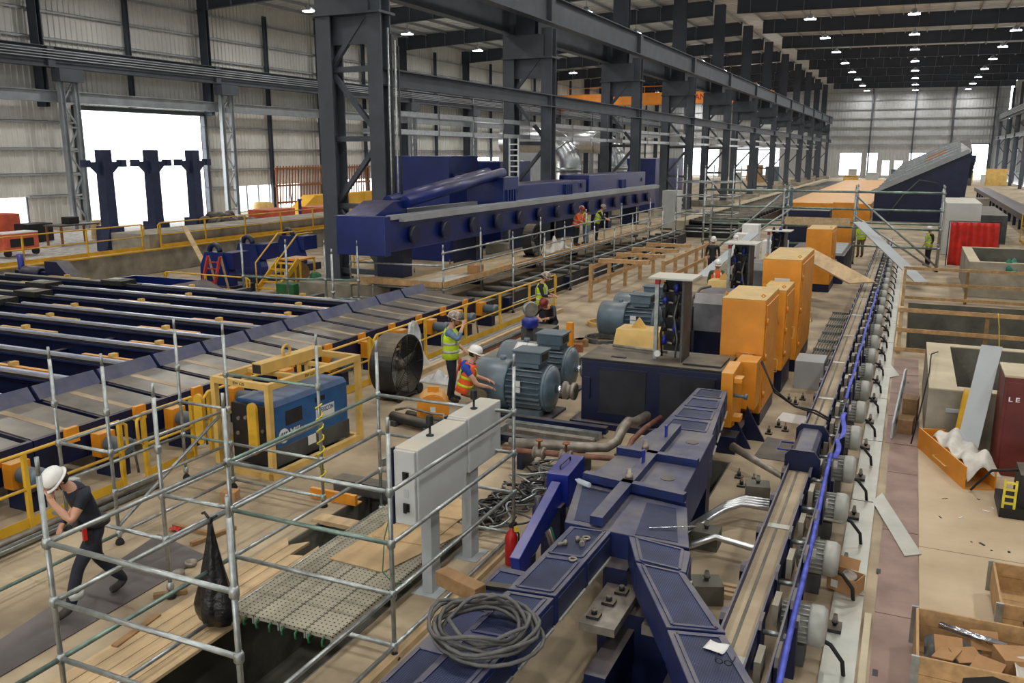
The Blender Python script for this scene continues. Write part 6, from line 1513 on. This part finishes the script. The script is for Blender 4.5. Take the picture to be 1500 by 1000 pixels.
# scaffold walkway
PL = 26.0; X0, X1, ZP = -15.6, -13.0, .95
P_ = {}; T_ = []
n = 11
for k in range(n):
    y = 23.4 + PL * k / (n - 1); P_['n%d' % k] = (X1, y, 0, 2.45 if k % 2 else 2.1); P_['f%d' % k] = (X0, y, 0, ZP)
for k in range(n):
    T_ += [('n%d' % k, 'f%d' % k, ZP - .1, 'galv')]
    if k < n - 1:
        for z in (.4, ZP - .1, 1.5, 2.0): T_.append(('n%d' % k, 'n%d' % (k + 1), z, 'galv_green' if z < .5 else 'galv'))
P_['x'] = (-16.3, 23.2, 0, 2.9); T_ += [('x', 'f0', .45, 'galv'), ('x', 'f0', ZP - .1, 'galv'), ('x', 'n0', 1.6, 'galv')]
scaffold('long tube scaffold walkway frame in front of the blue press', P_, T_, levels=(.4, .85, 1.5, 2.0), r=.03)
for k in range(10):
    y = 23.4 + 2.6 * k
    for j in range(8):
        one('walkway_plank', MB().box(X0 + .04 + .31 * j, X0 + .34 + .31 * j, y, y + 2.58, ZP - .06, ZP), 'wood_pale' if (k + j) % 3 else 'concrete_top', 'pale plank in the walkway deck in front of the blue press', 'plank', 'planks of the press walkway')
board('plank_ramp', [(-16.3, 23.1), (-15.6, 23.1), (-15.6, 26.0), (-16.3, 26.0)], ZP - .06, .06, 'wood_pale', 'cross plank at the end of the press walkway')
one('toe_board', MB().box(X1 + .035, X1 + .07, 23.3, 49.4, ZP - .02, ZP + .16), 'wood', 'long timber toe board along the press walkway', 'timber')
one('toe_board', MB().box(-16.2, -13.0, 23.3, 23.35, ZP - .02, ZP + .16), 'wood', 'short timber toe board across the end of the press walkway', 'timber')
t = thing('cardboard_box', 'brown cardboard box on the press walkway', 'box', (-13.5, 26.6, ZP + .002), .3)
MB().box(-.25, .25, -.2, .2, 0, .3).build('carton', 'cardboard', t); MB().box(-.04, .04, -.202, .202, .301, .304).build('tape', 'wood_pale', t)
one('dust_sheet', MB().sheet(lambda u, v: (-14.1 + 1.0 * u, 24.2 + 1.8 * v, ZP + .015 + .02 * math.sin(u * 7) * math.sin(v * 5)), 10, 10), 'white_cloth', 'white dust sheet spread on the walkway before the cardboard box', 'sheet', thick=.006)
t = thing('drum_fan', 'large black drum fan standing on the press walkway', 'fan', (-13.75, 32.2, ZP + .0))
vs = [[(x, r * math.cos(a), .66 + r * math.sin(a)) for a in (2 * PI * q / 28 for q in range(28))] for x, r in ((-.2, .6), (-.2, .64), (.2, .64), (.2, .6), (.18, .59), (-.18, .59))]
MB().loft(vs + [vs[0]], caps=False, smooth=False).build('drum', 'black_dusty', t)
for q in range(4):
    a = PI / 2 * q + .3; MB().sheet(lambda u, v, a=a: (.1 * (v - .5), (.1 + .46 * u) * math.cos(a + .5 * (v - .5)), .66 + (.1 + .46 * u) * math.sin(a + .5 * (v - .5))), 4, 4).build('blade', 'zinc_plate', t, thick=.006)
g = MB()
for r in (.15, .25, .35, .45, .55): g.path([(.2, r * math.cos(a), .66 + r * math.sin(a)) for a in (2 * PI * q / 24 for q in range(24))], .006, 4, closed=True)
for q in range(6): g.tube((.2, 0, .66), (.2, .6 * math.cos(PI * q / 3), .66 + .6 * math.sin(PI * q / 3)), .008, 4)
g.build('grille', 'black', t); MB().box(-.25, .25, -.4, .4, 0, .06).build('stand', 'black', t)
one('plastic_film', MB().sheet(lambda u, v: (-13.9 + .5 * u, 33.4 + 2.4 * v, ZP + .02 + .7 * math.sin(PI * u) * math.sin(PI * v) * (.7 + .3 * math.sin(v * 14 + u * 6))), 12, 22), 'white_cloth', 'crumpled white sheeting heaped on the walkway between fan and workers', 'sheeting', thick=.006)
for k, (x, y, lab, vest, shirt, hm) in enumerate([(-13.6, 36.8, 'worker in orange jacket and red helmet on the press walkway', 'vest_orange', 'vest_orange', 'helmet_red'), (-13.45, 37.7, 'worker in lime vest with red sleeves on the press walkway', 'vest_yellow', 'red', 'helmet_camo'), (-13.35, 38.9, 'worker in lime vest with navy sleeves gripping the walkway rail', 'vest_yellow', 'navy_cloth', 'helmet_camo')]):
    J = stand_pose(chest=(0, .12, 1.28), neck=(0, .2, 1.45), head=(0, .26, 1.57), face=(0, 1, -.3), sh_l=(-.19, .14, 1.38), sh_r=(.19, .14, 1.38), el_l=(-.26, .3, 1.12), wr_l=(-.2, .5, 1.05), el_r=(.26, .3, 1.12), wr_r=(.2, .5, 1.05))
    person('person', lab, (x, y, ZP), math.radians([-100, 150, -75][k]), J, (shirt, 'navy_cloth' if k != 1 else 'denim'), hm, vest, sleeve='long')
# workers near the floor panel
J = stand_pose(face=(0, 1, -.5), neck=(0, .03, 1.5), head=(0, .09, 1.62), el_l=(-.26, .1, 1.15), wr_l=(-.12, .32, 1.12), el_r=(.26, .1, 1.15), wr_r=(.12, .32, 1.12))
person('person', 'worker in lime vest and patterned helmet standing behind the worker in red helmet', (-9.2, 22.2, 0), math.radians(-80), J, ('navy_cloth', 'navy_cloth'), 'helmet_camo', 'vest_yellow', sleeve='long')
J2 = {k: (v[0], v[1], v[2] - .35) if k not in ('face',) else v for k, v in stand_pose(chest=(0, .22, 1.25), neck=(0, .34, 1.38), head=(0, .42, 1.46), sh_l=(-.19, .24, 1.34), sh_r=(.19, .24, 1.34), face=(0, 1, -1), el_l=(-.3, .42, 1.12), wr_l=(-.08, .56, 1.08), el_r=(.3, .42, 1.12), wr_r=(.08, .56, 1.08), kn_l=(-.12, .36, .75), kn_r=(.12, .36, .75), an_l=(-.12, .05, .44), an_r=(.12, .05, .44)).items()}
person('person', 'worker in dark striped jacket and dark red helmet bending over a panel', (-8.55, 21.4, 0), math.radians(172), J2, ('black', 'navy_cloth'), 'helmet_red', None, sleeve='long')
one('panel_box', MB().box(-8.95, -8.1, 20.2, 20.75, .0, .62), 'grey_dark', 'dark box panel in front of the worker in the dark red helmet', 'panel', bevel=.01)
p = gz(722, 505)
t = thing('pipe_filter', 'blue filter housing with a silver ring on a black post, behind the motors', 'filter', (-8.0, 18.6, 0))
MB().tube((0, 0, 0), (0, 0, .95), .09, 12).build('post', 'black', t); MB().lathe([(.15, .95), (.2, 1.0), (.2, 1.15), (.14, 1.22)], n=16).build('housing', 'navy_bright', t); MB().lathe([(.17, -.08), (.19, 0), (.17, .08)], (0, 0, 1.4), (1, -1, 0), 18).build('ring', 'galv', t)
one('orange_post', MB().box(-7.35, -7.2, 19.3, 19.45, .3, 1.0).box(-7.32, -7.23, 19.33, 19.42, 0, .3), 'orange', 'short orange post on a blue foot beside the motors', 'post')
random.seed(21)
for k in range(8):
    x, y = random.uniform(-7.9, -6.2), random.uniform(18.8, 21.4)
    one('steel_part', MB().cbox((x, y, .1), (random.uniform(.2, .6), random.uniform(.15, .4), .2), random.uniform(0, 2)), ['rust', 'pipe_metal', 'wood_dark', 'grey_dark'][k % 4], 'loose machine part on the floor between the front and rear motors', 'machine part', 'loose parts between the motors')
m = MB()
m.path([(-7.3 + (.45 + .02 * math.sin(q)) * math.cos(q * .4), 21.9 + .45 * math.sin(q * .4), .04 + .002 * q) for q in range(60)], .03, 6)
one('cable_coil', m, 'cable_grey', 'coil of thick grey cable on the floor beside the rear motors', 'cable')
m = MB(); m.path([(-8.0 + .5 * math.cos(q * .4), 24.2 + .5 * math.sin(q * .4), .04 + .002 * q) for q in range(50)], .03, 6)
one('cable_coil', m, 'yellow_pale', 'coil of pale yellow rope on the floor behind the rear motors', 'rope')

# second, nearer row of scaffold posts and the dark roller bed under the walkway
P_ = {}; T_ = []
for k in range(9):
    P_['p%d' % k] = (-11.35, 25.0 + 2.6 * k, 0, 2.2 if k % 2 else 1.8)
for k in range(8):
    for z in (.3, .95, 1.5): T_.append(('p%d' % k, 'p%d' % (k + 1), z, 'galv'))
scaffold('tube scaffold railing in front of the dark roller bed, beside the workers in lime', P_, T_, levels=(.3, .95, 1.5), r=.028)
t = thing('roller_bed', 'dark roller bed running under the press walkway', 'conveyor', (-12.7, 23.6, 0))
MB().box(0, 1.1, 0, 26, 0, .55).build('bed', 'black_dusty', t)
for k in range(20): MB().tube((.02, .8 + 1.25 * k, .62), (1.08, .8 + 1.25 * k, .62), .1, 8).build('roller', 'grey_dark', t)
for k in range(9): MB().box(1.1, 1.3, 1.2 + 2.7 * k, 1.6 + 2.7 * k, .1, .5).build('drive', 'navy', t)
# ------------------------------------------------------------------ beyond the mill: timber rails, cross-braced scaffold, run-out
for k, (x, y0, y1, lab) in enumerate([(-9.8, 28, 36, 'timber guard rail frame along the pit behind the motors'), (-7.8, 30, 37, 'timber guard rail frame beside the workers in white helmets')]):
    t = thing('timber_rail', lab, 'fence', (x, y0, 0))
    n = 5
    for q in range(n): MB().box(-.06, .06, (y1 - y0) * q / (n - 1), (y1 - y0) * q / (n - 1) + .1, 0, 1.3).build('post', 'wood', t)
    for z in (.6, 1.15): MB().box(.061, .11, -.1, y1 - y0 + .2, z, z + .14).build('rail', 'wood', t)
for k in range(4):
    one('timber_beam', MB().box(-9.7, -7.9, 28.5 + 2 * k, 28.7 + 2 * k, 1.32, 1.45), 'wood', 'timber cross beam over the pit rails', 'timber', 'cross beams over the pit')
YS_ = 41.5; XS = [-8.9, -5.3, -2.25, 1.25]
P_ = {}; T_ = []
for r_, y in enumerate((YS_, YS_ + 1.6)):
    for k, x in enumerate(XS): P_['%d%d' % (r_, k)] = (x, y, 0, 3.5)
    for k in range(3):
        for z in (3.35, 2.6, 1.8, 1.0) if r_ == 0 else (3.3, 1.9): T_.append(('%d%d' % (r_, k), '%d%d' % (r_, k + 1), z, 'galv_green'))
for k in range(4): T_.append(('0%d' % k, '1%d' % k, 3.0, 'galv'))
T_ += [('00', '01', (0.0, 3.3), 'galv'), ((-8.3, YS_), (-4.9, YS_), (-.0, 2.6), 'galv'), ('02', '03', (3.2, .2), 'galv'), ('02', '03', (2.3, -.0), 'galv')]
scaffold('cross-braced tube scaffold bridge spanning the conveyor', P_, T_, levels=(3.35, 2.6, 1.8, 1.0), r=.045)
one('timber_beam', MB().box(-5.2, -2.4, YS_ - .12, YS_ - .05, 1.85, 2.2), 'wood_pale', 'pale timber board on the cross-braced scaffold', 'timber')
a, b = Vector((-3.2, 29.5, 1.9)), Vector((-1.3, 27.0, .85))
one('tan_sheet', MB().bar(Vector((-3.5, 32.0, 1.75)), Vector((-1.2, 29.4, 1.0)), 1.0, .04), 'plywood', 'wide tan board sloping down onto the conveyor', 'board')
one('zinc_board', MB().bar(Vector((-2.0, 40.6, 2.1)), Vector((.6, 35.6, .3)), .5, .04), 'panel_grey', 'grey board leaning through the cross-braced scaffold', 'board')
one('zinc_board', MB().bar(Vector((-5.6, 35.6, 1.9)), Vector((-6.3, 29.4, .9)), .4, .04), 'panel_grey', 'grey board sloping behind the far valve rack', 'board')
t = thing('roll_table', 'dark machine table with ribbed grey top behind the orange cabinets', 'machine', (-4.4, 36.0, 0))
MB().box(0, 2.2, 0, 5.0, 0, 1.1).build('base', 'navy', t)
for k in range(9): MB().box(1.0, 2.1, .2 + .5 * k, .55 + .5 * k, 1.1, 1.2).build('rib', 'panel_grey', t)
for k, (x, y, lab, hm, vs_, rz) in enumerate([(-5.3, 27.0, 'worker in green shirt and orange vest with patterned white helmet behind the yellow guard', 'helmet_white', 'vest_orange', 200), (-7.0, 34.6, 'worker in black jacket with lime stripes and white helmet beside timber rails', 'helmet_white', None, 190), (-6.3, 35.6, 'worker in a white helmet seen behind his colleague by the white cabinets', 'helmet_white', None, 180),
                           (-2.1, 46.0, 'worker in lime shirt with a harness, back turned, under the inclined conveyor', 'helmet_white', 'vest_yellow', 20), (.9, 43.8, 'worker in white helmet and lime vest standing inside the scaffold end', 'helmet_white', 'vest_yellow', 120)]):
    person('person', lab, (x, y, 0), math.radians(rz), stand_pose(face=(0, 1, -.3)), ('green_cloth' if k == 0 else ('vest_yellow' if k == 3 else 'black'), 'khaki' if k == 3 else 'navy_cloth'), hm, vs_, sleeve='long')
for k, (x, y, w_, d_, h_) in enumerate([(-6.7, 37.4, .9, .7, 1.7), (-5.6, 37.8, 1.0, .8, 1.4), (-6.6, 38.6, .7, .7, 2.0)]):
    one('white_cabinet', MB().box(x, x + w_, y, y + d_, 0, h_), 'white', ['white equipment cabinet beside the workers in white helmets', 'low white equipment cabinet under the scaffold bridge', 'tall white equipment cabinet behind the other two'][k], 'cabinet', bevel=.02)
# run-out table with light edge and dark rolls
t = thing('runout_table', 'long run-out table with a pale edge beam and dark rollers', 'conveyor', (-12.5, 53.0, 0))
MB().box(-.8, 0, 0, 96, .0, 1.0).build('edge_beam', 'concrete_top', t); MB().box(0.01, 3.2, 0, 96, 0, .7).build('bed', 'black', t)
for k in range(50): MB().tube((.05, 1 + 1.3 * k, .85), (3.1, 1 + 1.3 * k, .85), .16, 8).build('roller', 'black_dusty', t)
t = thing('orange_bed', 'wide flat orange steel bed beside the run-out rollers', 'machine', (-9.0, 72, 0))
MB().box(0, 6.2, 0, 66, 0, 1.25).build('table', 'orange', t); MB().box(.02, .5, -.3, -.02, 0, 2.4).build('guard_panel', 'motor_blue', t)
one('orange_bed_guard', MB().box(-3.6, -2.4, 47.0, 47.4, 0, 2.6), 'orange', 'upright orange panel behind the cross-braced scaffold', 'panel')
one('navy_drive', MB().box(-6.0, -3.7, 46.5, 49.5, 0, 2.2), 'navy', 'navy drive block behind the timber board of the scaffold', 'machine', bevel=.03)
# inclined conveyor
t = thing('inclined_conveyor', 'tall navy inclined conveyor with grey slats rising beyond the scaffold', 'conveyor', (-2.6, 72.0, 0))
MB().loft([[(0, 0, 0), (6, 0, 0), (6.3, 0, 5.2), (5.5, 0, 4.85), (0, 0, 2.2)], [(1.6, 5.5, 0), (6, 5.5, 0), (6.3, 5.5, 6.1), (5.5, 5.5, 6.0), (1.6, 5.5, 4.1)]], smooth=False).build('side_frame', 'navy', t)
for k in range(13):
    f_ = k / 12; pa = Vector((1.6 * f_, 5.5 * f_, 2.25 + 1.9 * f_)); pb = Vector((5.6, 5.5 * f_, 4.95 + 1.12 * f_)); MB().bar(pa, pb, .22, .1).build('slat', 'galv' if k % 2 else 'girt', t)
    if k in (6, 8): MB().bar(pa.lerp(pb, .5) + Vector((0, 0, .06)), pa.lerp(pb, .8) + Vector((0, 0, .06)), .24, .06).build('orange_slat', 'orange', t)
MB().bar((-.2, -.25, 2.15), (6.1, -.25, 5.2), .2, .3).build('edge_rail', 'girt', t)
for k in range(6): MB().box(6.1 + .1 * (k % 2), 6.6, .5 + .8 * k, 1.0 + .8 * k, 4.4 - .25 * k, 4.9 - .2 * k).build('bracket', 'navy', t)
MB().path([(1.0, -.2, .4), (2.0, -.3, 2.0), (3.0, -.3, 3.1), (4.2, -.3, 2.9)], .06, 6).build('hose', 'cable_grey', t)
MB().box(5.8, 7.6, -2.0, 0, 0, 1.9).build('foundation', 'concrete', t)
# overhead travelling crane in the side bay and cable trays on the columns
t = thing('overhead_crane', 'orange overhead travelling crane spanning the side bay', 'crane', (-51, 128, 10.0))
MB().box(0, 32, 0, .8, 2.1, 3.7).build('bridge_girder', 'crane_orange', t); MB().box(0, 32, 2.4, 3.2, 2.1, 3.7).build('bridge_girder', 'crane_orange', t)
for x in (0, 31): MB().box(x, x + 1, -.8, 4, 1.7, 2.2).build('end_carriage', 'crane_orange', t)
text('crane_lettering', 'KONECRANES', 1.1, 'red', t, (20.5, -.01, 2.9), (PI / 2, 0, 0), .005, 1.0, True)
MB().path([(2, 0, 4.6), (30, 0, 4.6)], .05, 5).build('handrail', 'crane_orange', t)
for k in range(8): MB().tube((2 + 4 * k, 0, 3.7), (2 + 4 * k, 0, 4.6), .04, 5).build('rail_post', 'crane_orange', t)
for k, (z, x) in enumerate([(6.35, -17.6), (5.7, -17.6)]):
    t = thing('cable_tray', ['upper bright cable tray hung along the column row', 'lower bright cable tray hung along the column row'][k], 'cable tray', (x, 26.5, z))
    MB().box(-.3, .3, 0, 150, 0, .04).build('bottom', 'alu', t)
    for s in (-.3, .28): MB().box(s, s + .02, 0, 150, .04, .18).build('side', 'alu', t)
    for q in range(24): MB().tube((.32, 1.5 + 3.0 * q, 0), (.32, 1.5 + 3.0 * q, 7.3 - z), .015, 5).build('hanger', 'galv', t)
t = thing('hook_block', 'small orange crane hook block hanging from chains beside the column row', 'hook', (-18.5, 42.0, 9.03))
MB().tube((0, 0, .6), (0, 0, 1.65), .03, 6).build('chain', 'black', t); MB().lathe([(.05, -.12), (.32, -.1), (.32, .1), (.05, .12)], (0, 0, .4), (0, 1, 0), 16).build('sheave', 'crane_orange', t)
MB().path([(0, 0, .1), (0, 0, -.1), (.12, 0, -.25), (.02, 0, -.36), (-.1, 0, -.26)], .04, 7).build('hook', 'crane_orange', t)
for k in range(4): one('riser_pipe', MB().tube((-16.0 + .14 * k, 25.35 - .02 * k, .6), (-16.0 + .14 * k, 25.35 - .02 * k, 9.0 - .2 * k), .035, 6), 'black' if k % 2 else 'galv', 'slim riser pipe running up beside the first column', 'pipe', 'riser pipes at the first column')
t = thing('vertical_tray', 'bright cable riser tray dropping from the hung trays behind the press', 'cable tray', (-17.3, 37.6, 0))
for s in (0, .45): MB().box(s, s + .04, 0, .12, 0, 5.7).build('side', 'alu', t)
for q in range(22): MB().box(.04, .45, .03, .07, .15 + .25 * q, .2 + .25 * q).build('rung', 'alu', t)
# scaffold tower by the ducts
P_ = {'a': (-12.4, 50.2), 'b': (-10.8, 50.2), 'c': (-10.8, 52.6), 'd': (-12.4, 52.6), 'e': (-9.2, 50.2), 'f': (-9.2, 52.6)}
T_ = [(p, q, z, 'galv') for z in (.6, 1.6, 2.6, 3.4) for p, q in (('a', 'b'), ('b', 'e'), ('e', 'f'), ('f', 'c'), ('c', 'd'), ('d', 'a'), ('b', 'c'))]
scaffold('tube scaffold tower at the far end of the press walkway', P_, T_, ztop=4.2, levels=(), r=.04)
t = thing('switch_cabinet', 'grey electrical switch cabinet on the plinth beside the scaffold tower', 'cabinet', (-15.2, 57.6, 0))
MB().box(0, 1.0, 0, 1.4, .1, 2.6).build('body', 'cabinet_grey', t, bevel=.02); MB().box(-.05, 1.05, -.05, 1.45, 0, .1).build('plinth', 'grey_dark', t); MB().box(.1, .9, -.02, 0, .3, 2.5).build('door', 'cabinet_grey', t)
random.seed(31)
for k in range(26):     # distant crates and machines along the hall
    x = -29 + 3.6 * (k % 13); y = 160 + 12 * (k // 13) + random.uniform(-2, 2)
    if -23.5 < x < -13 or x > 11: continue
    w_, h_ = random.uniform(1, 3), random.uniform(1, 2.8)
    c = ['cabinet_grey', 'wood', 'motor_blue', 'red_orange', 'grey_dark', 'yellow_pale'][k % 6]
    nm = {'cabinet_grey': 'pale', 'wood': 'wooden', 'motor_blue': 'blue-grey', 'red_orange': 'orange-red', 'grey_dark': 'dark', 'yellow_pale': 'yellowish'}[c]
    one('stored_crate', MB().box(x, x + w_, y, y + w_, 0, h_).box(x - .1, x + w_ + .1, y - .1, y + w_ + .1, h_, h_ + .1), c, '%s crate stored in front of the end wall windows' % nm, 'crate', 'crates before the end wall')
# ------------------------------------------------------------------ last details on the mill floor
t = thing('steel_skid', 'low navy and grey steel skid frame on the floor between motor and pipes', 'frame', (-6.6, 13.0, 0))
for k in range(4): MB().box(.2, 2.0, .05 + .36 * k, .2 + .36 * k, .1, .22).build('cross_bar', ['navy', 'pipe_metal', 'galv', 'navy'][k], t)
for x in (.3, 1.0, 1.75): MB().box(x, x + .12, 0, 1.4, 0, .1).build('runner', 'grey_dark', t)
for k in range(9):
    x, y = [(-2.0, 12.9), (-1.85, 13.1), (-2.1, 13.25), (-1.9, 16.2), (-1.75, 16.0), (-2.0, 15.7), (-1.8, 17.9), (-1.95, 18.1), (-1.7, 18.3)][k]
    one('anchor_nut', MB().box(x - .06, x + .06, y - .06, y + .06, 0, .03).lathe([(.03, .03), (.03, .1), (.015, .1), (.015, .16)], (x, y, 0), n=6), 'black_dusty', 'dark anchor nut and plate on the floor beside the orange housing', 'anchor', 'anchor nuts by the orange housing')
board('floor_plate', [(-2.05, 14.3), (-1.45, 14.3), (-1.4, 15.4), (-2.0, 15.5)], .001, .008, 'grey_dark', 'dark grey steel plate on the floor between orange housing and conveyor', 'plate')
for k in range(3):
    one('timber_strip', MB().box(-2.2, -1.32, 9.55 - .12 * k, 9.62 - .12 * k, 0, .05), 'wood_pale', 'thin timber strip on the floor in front of the thick conduit', 'timber', 'timber strips under the conduits')
for k in range(7):
    x, y = -9.4 + .45 * k, 17.6 + .5 * (k % 3)
    if x > -7.9 and y < 18: y = 18.2
    one('floor_grating', MB().box(x, x + .4, y + 1.0, y + 1.9, .005, .05), 'grate', 'loose steel grating panel on the floor behind the front motors', 'grating', 'loose gratings behind the motors')
t = thing('rail_stack', 'stack of long grey steel rails on the floor beside the yellow guard rail', 'rails', (-9.75, 18.9, 0))
for k in range(4): MB().box(.0 + .09 * (k % 2), .07 + .09 * (k % 2), 0, 5.5 - .4 * k, .0 + .07 * (k // 2), .065 + .07 * (k // 2)).build('rail', ['zinc_plate', 'rust', 'galv', 'grey_dark'][k], t)
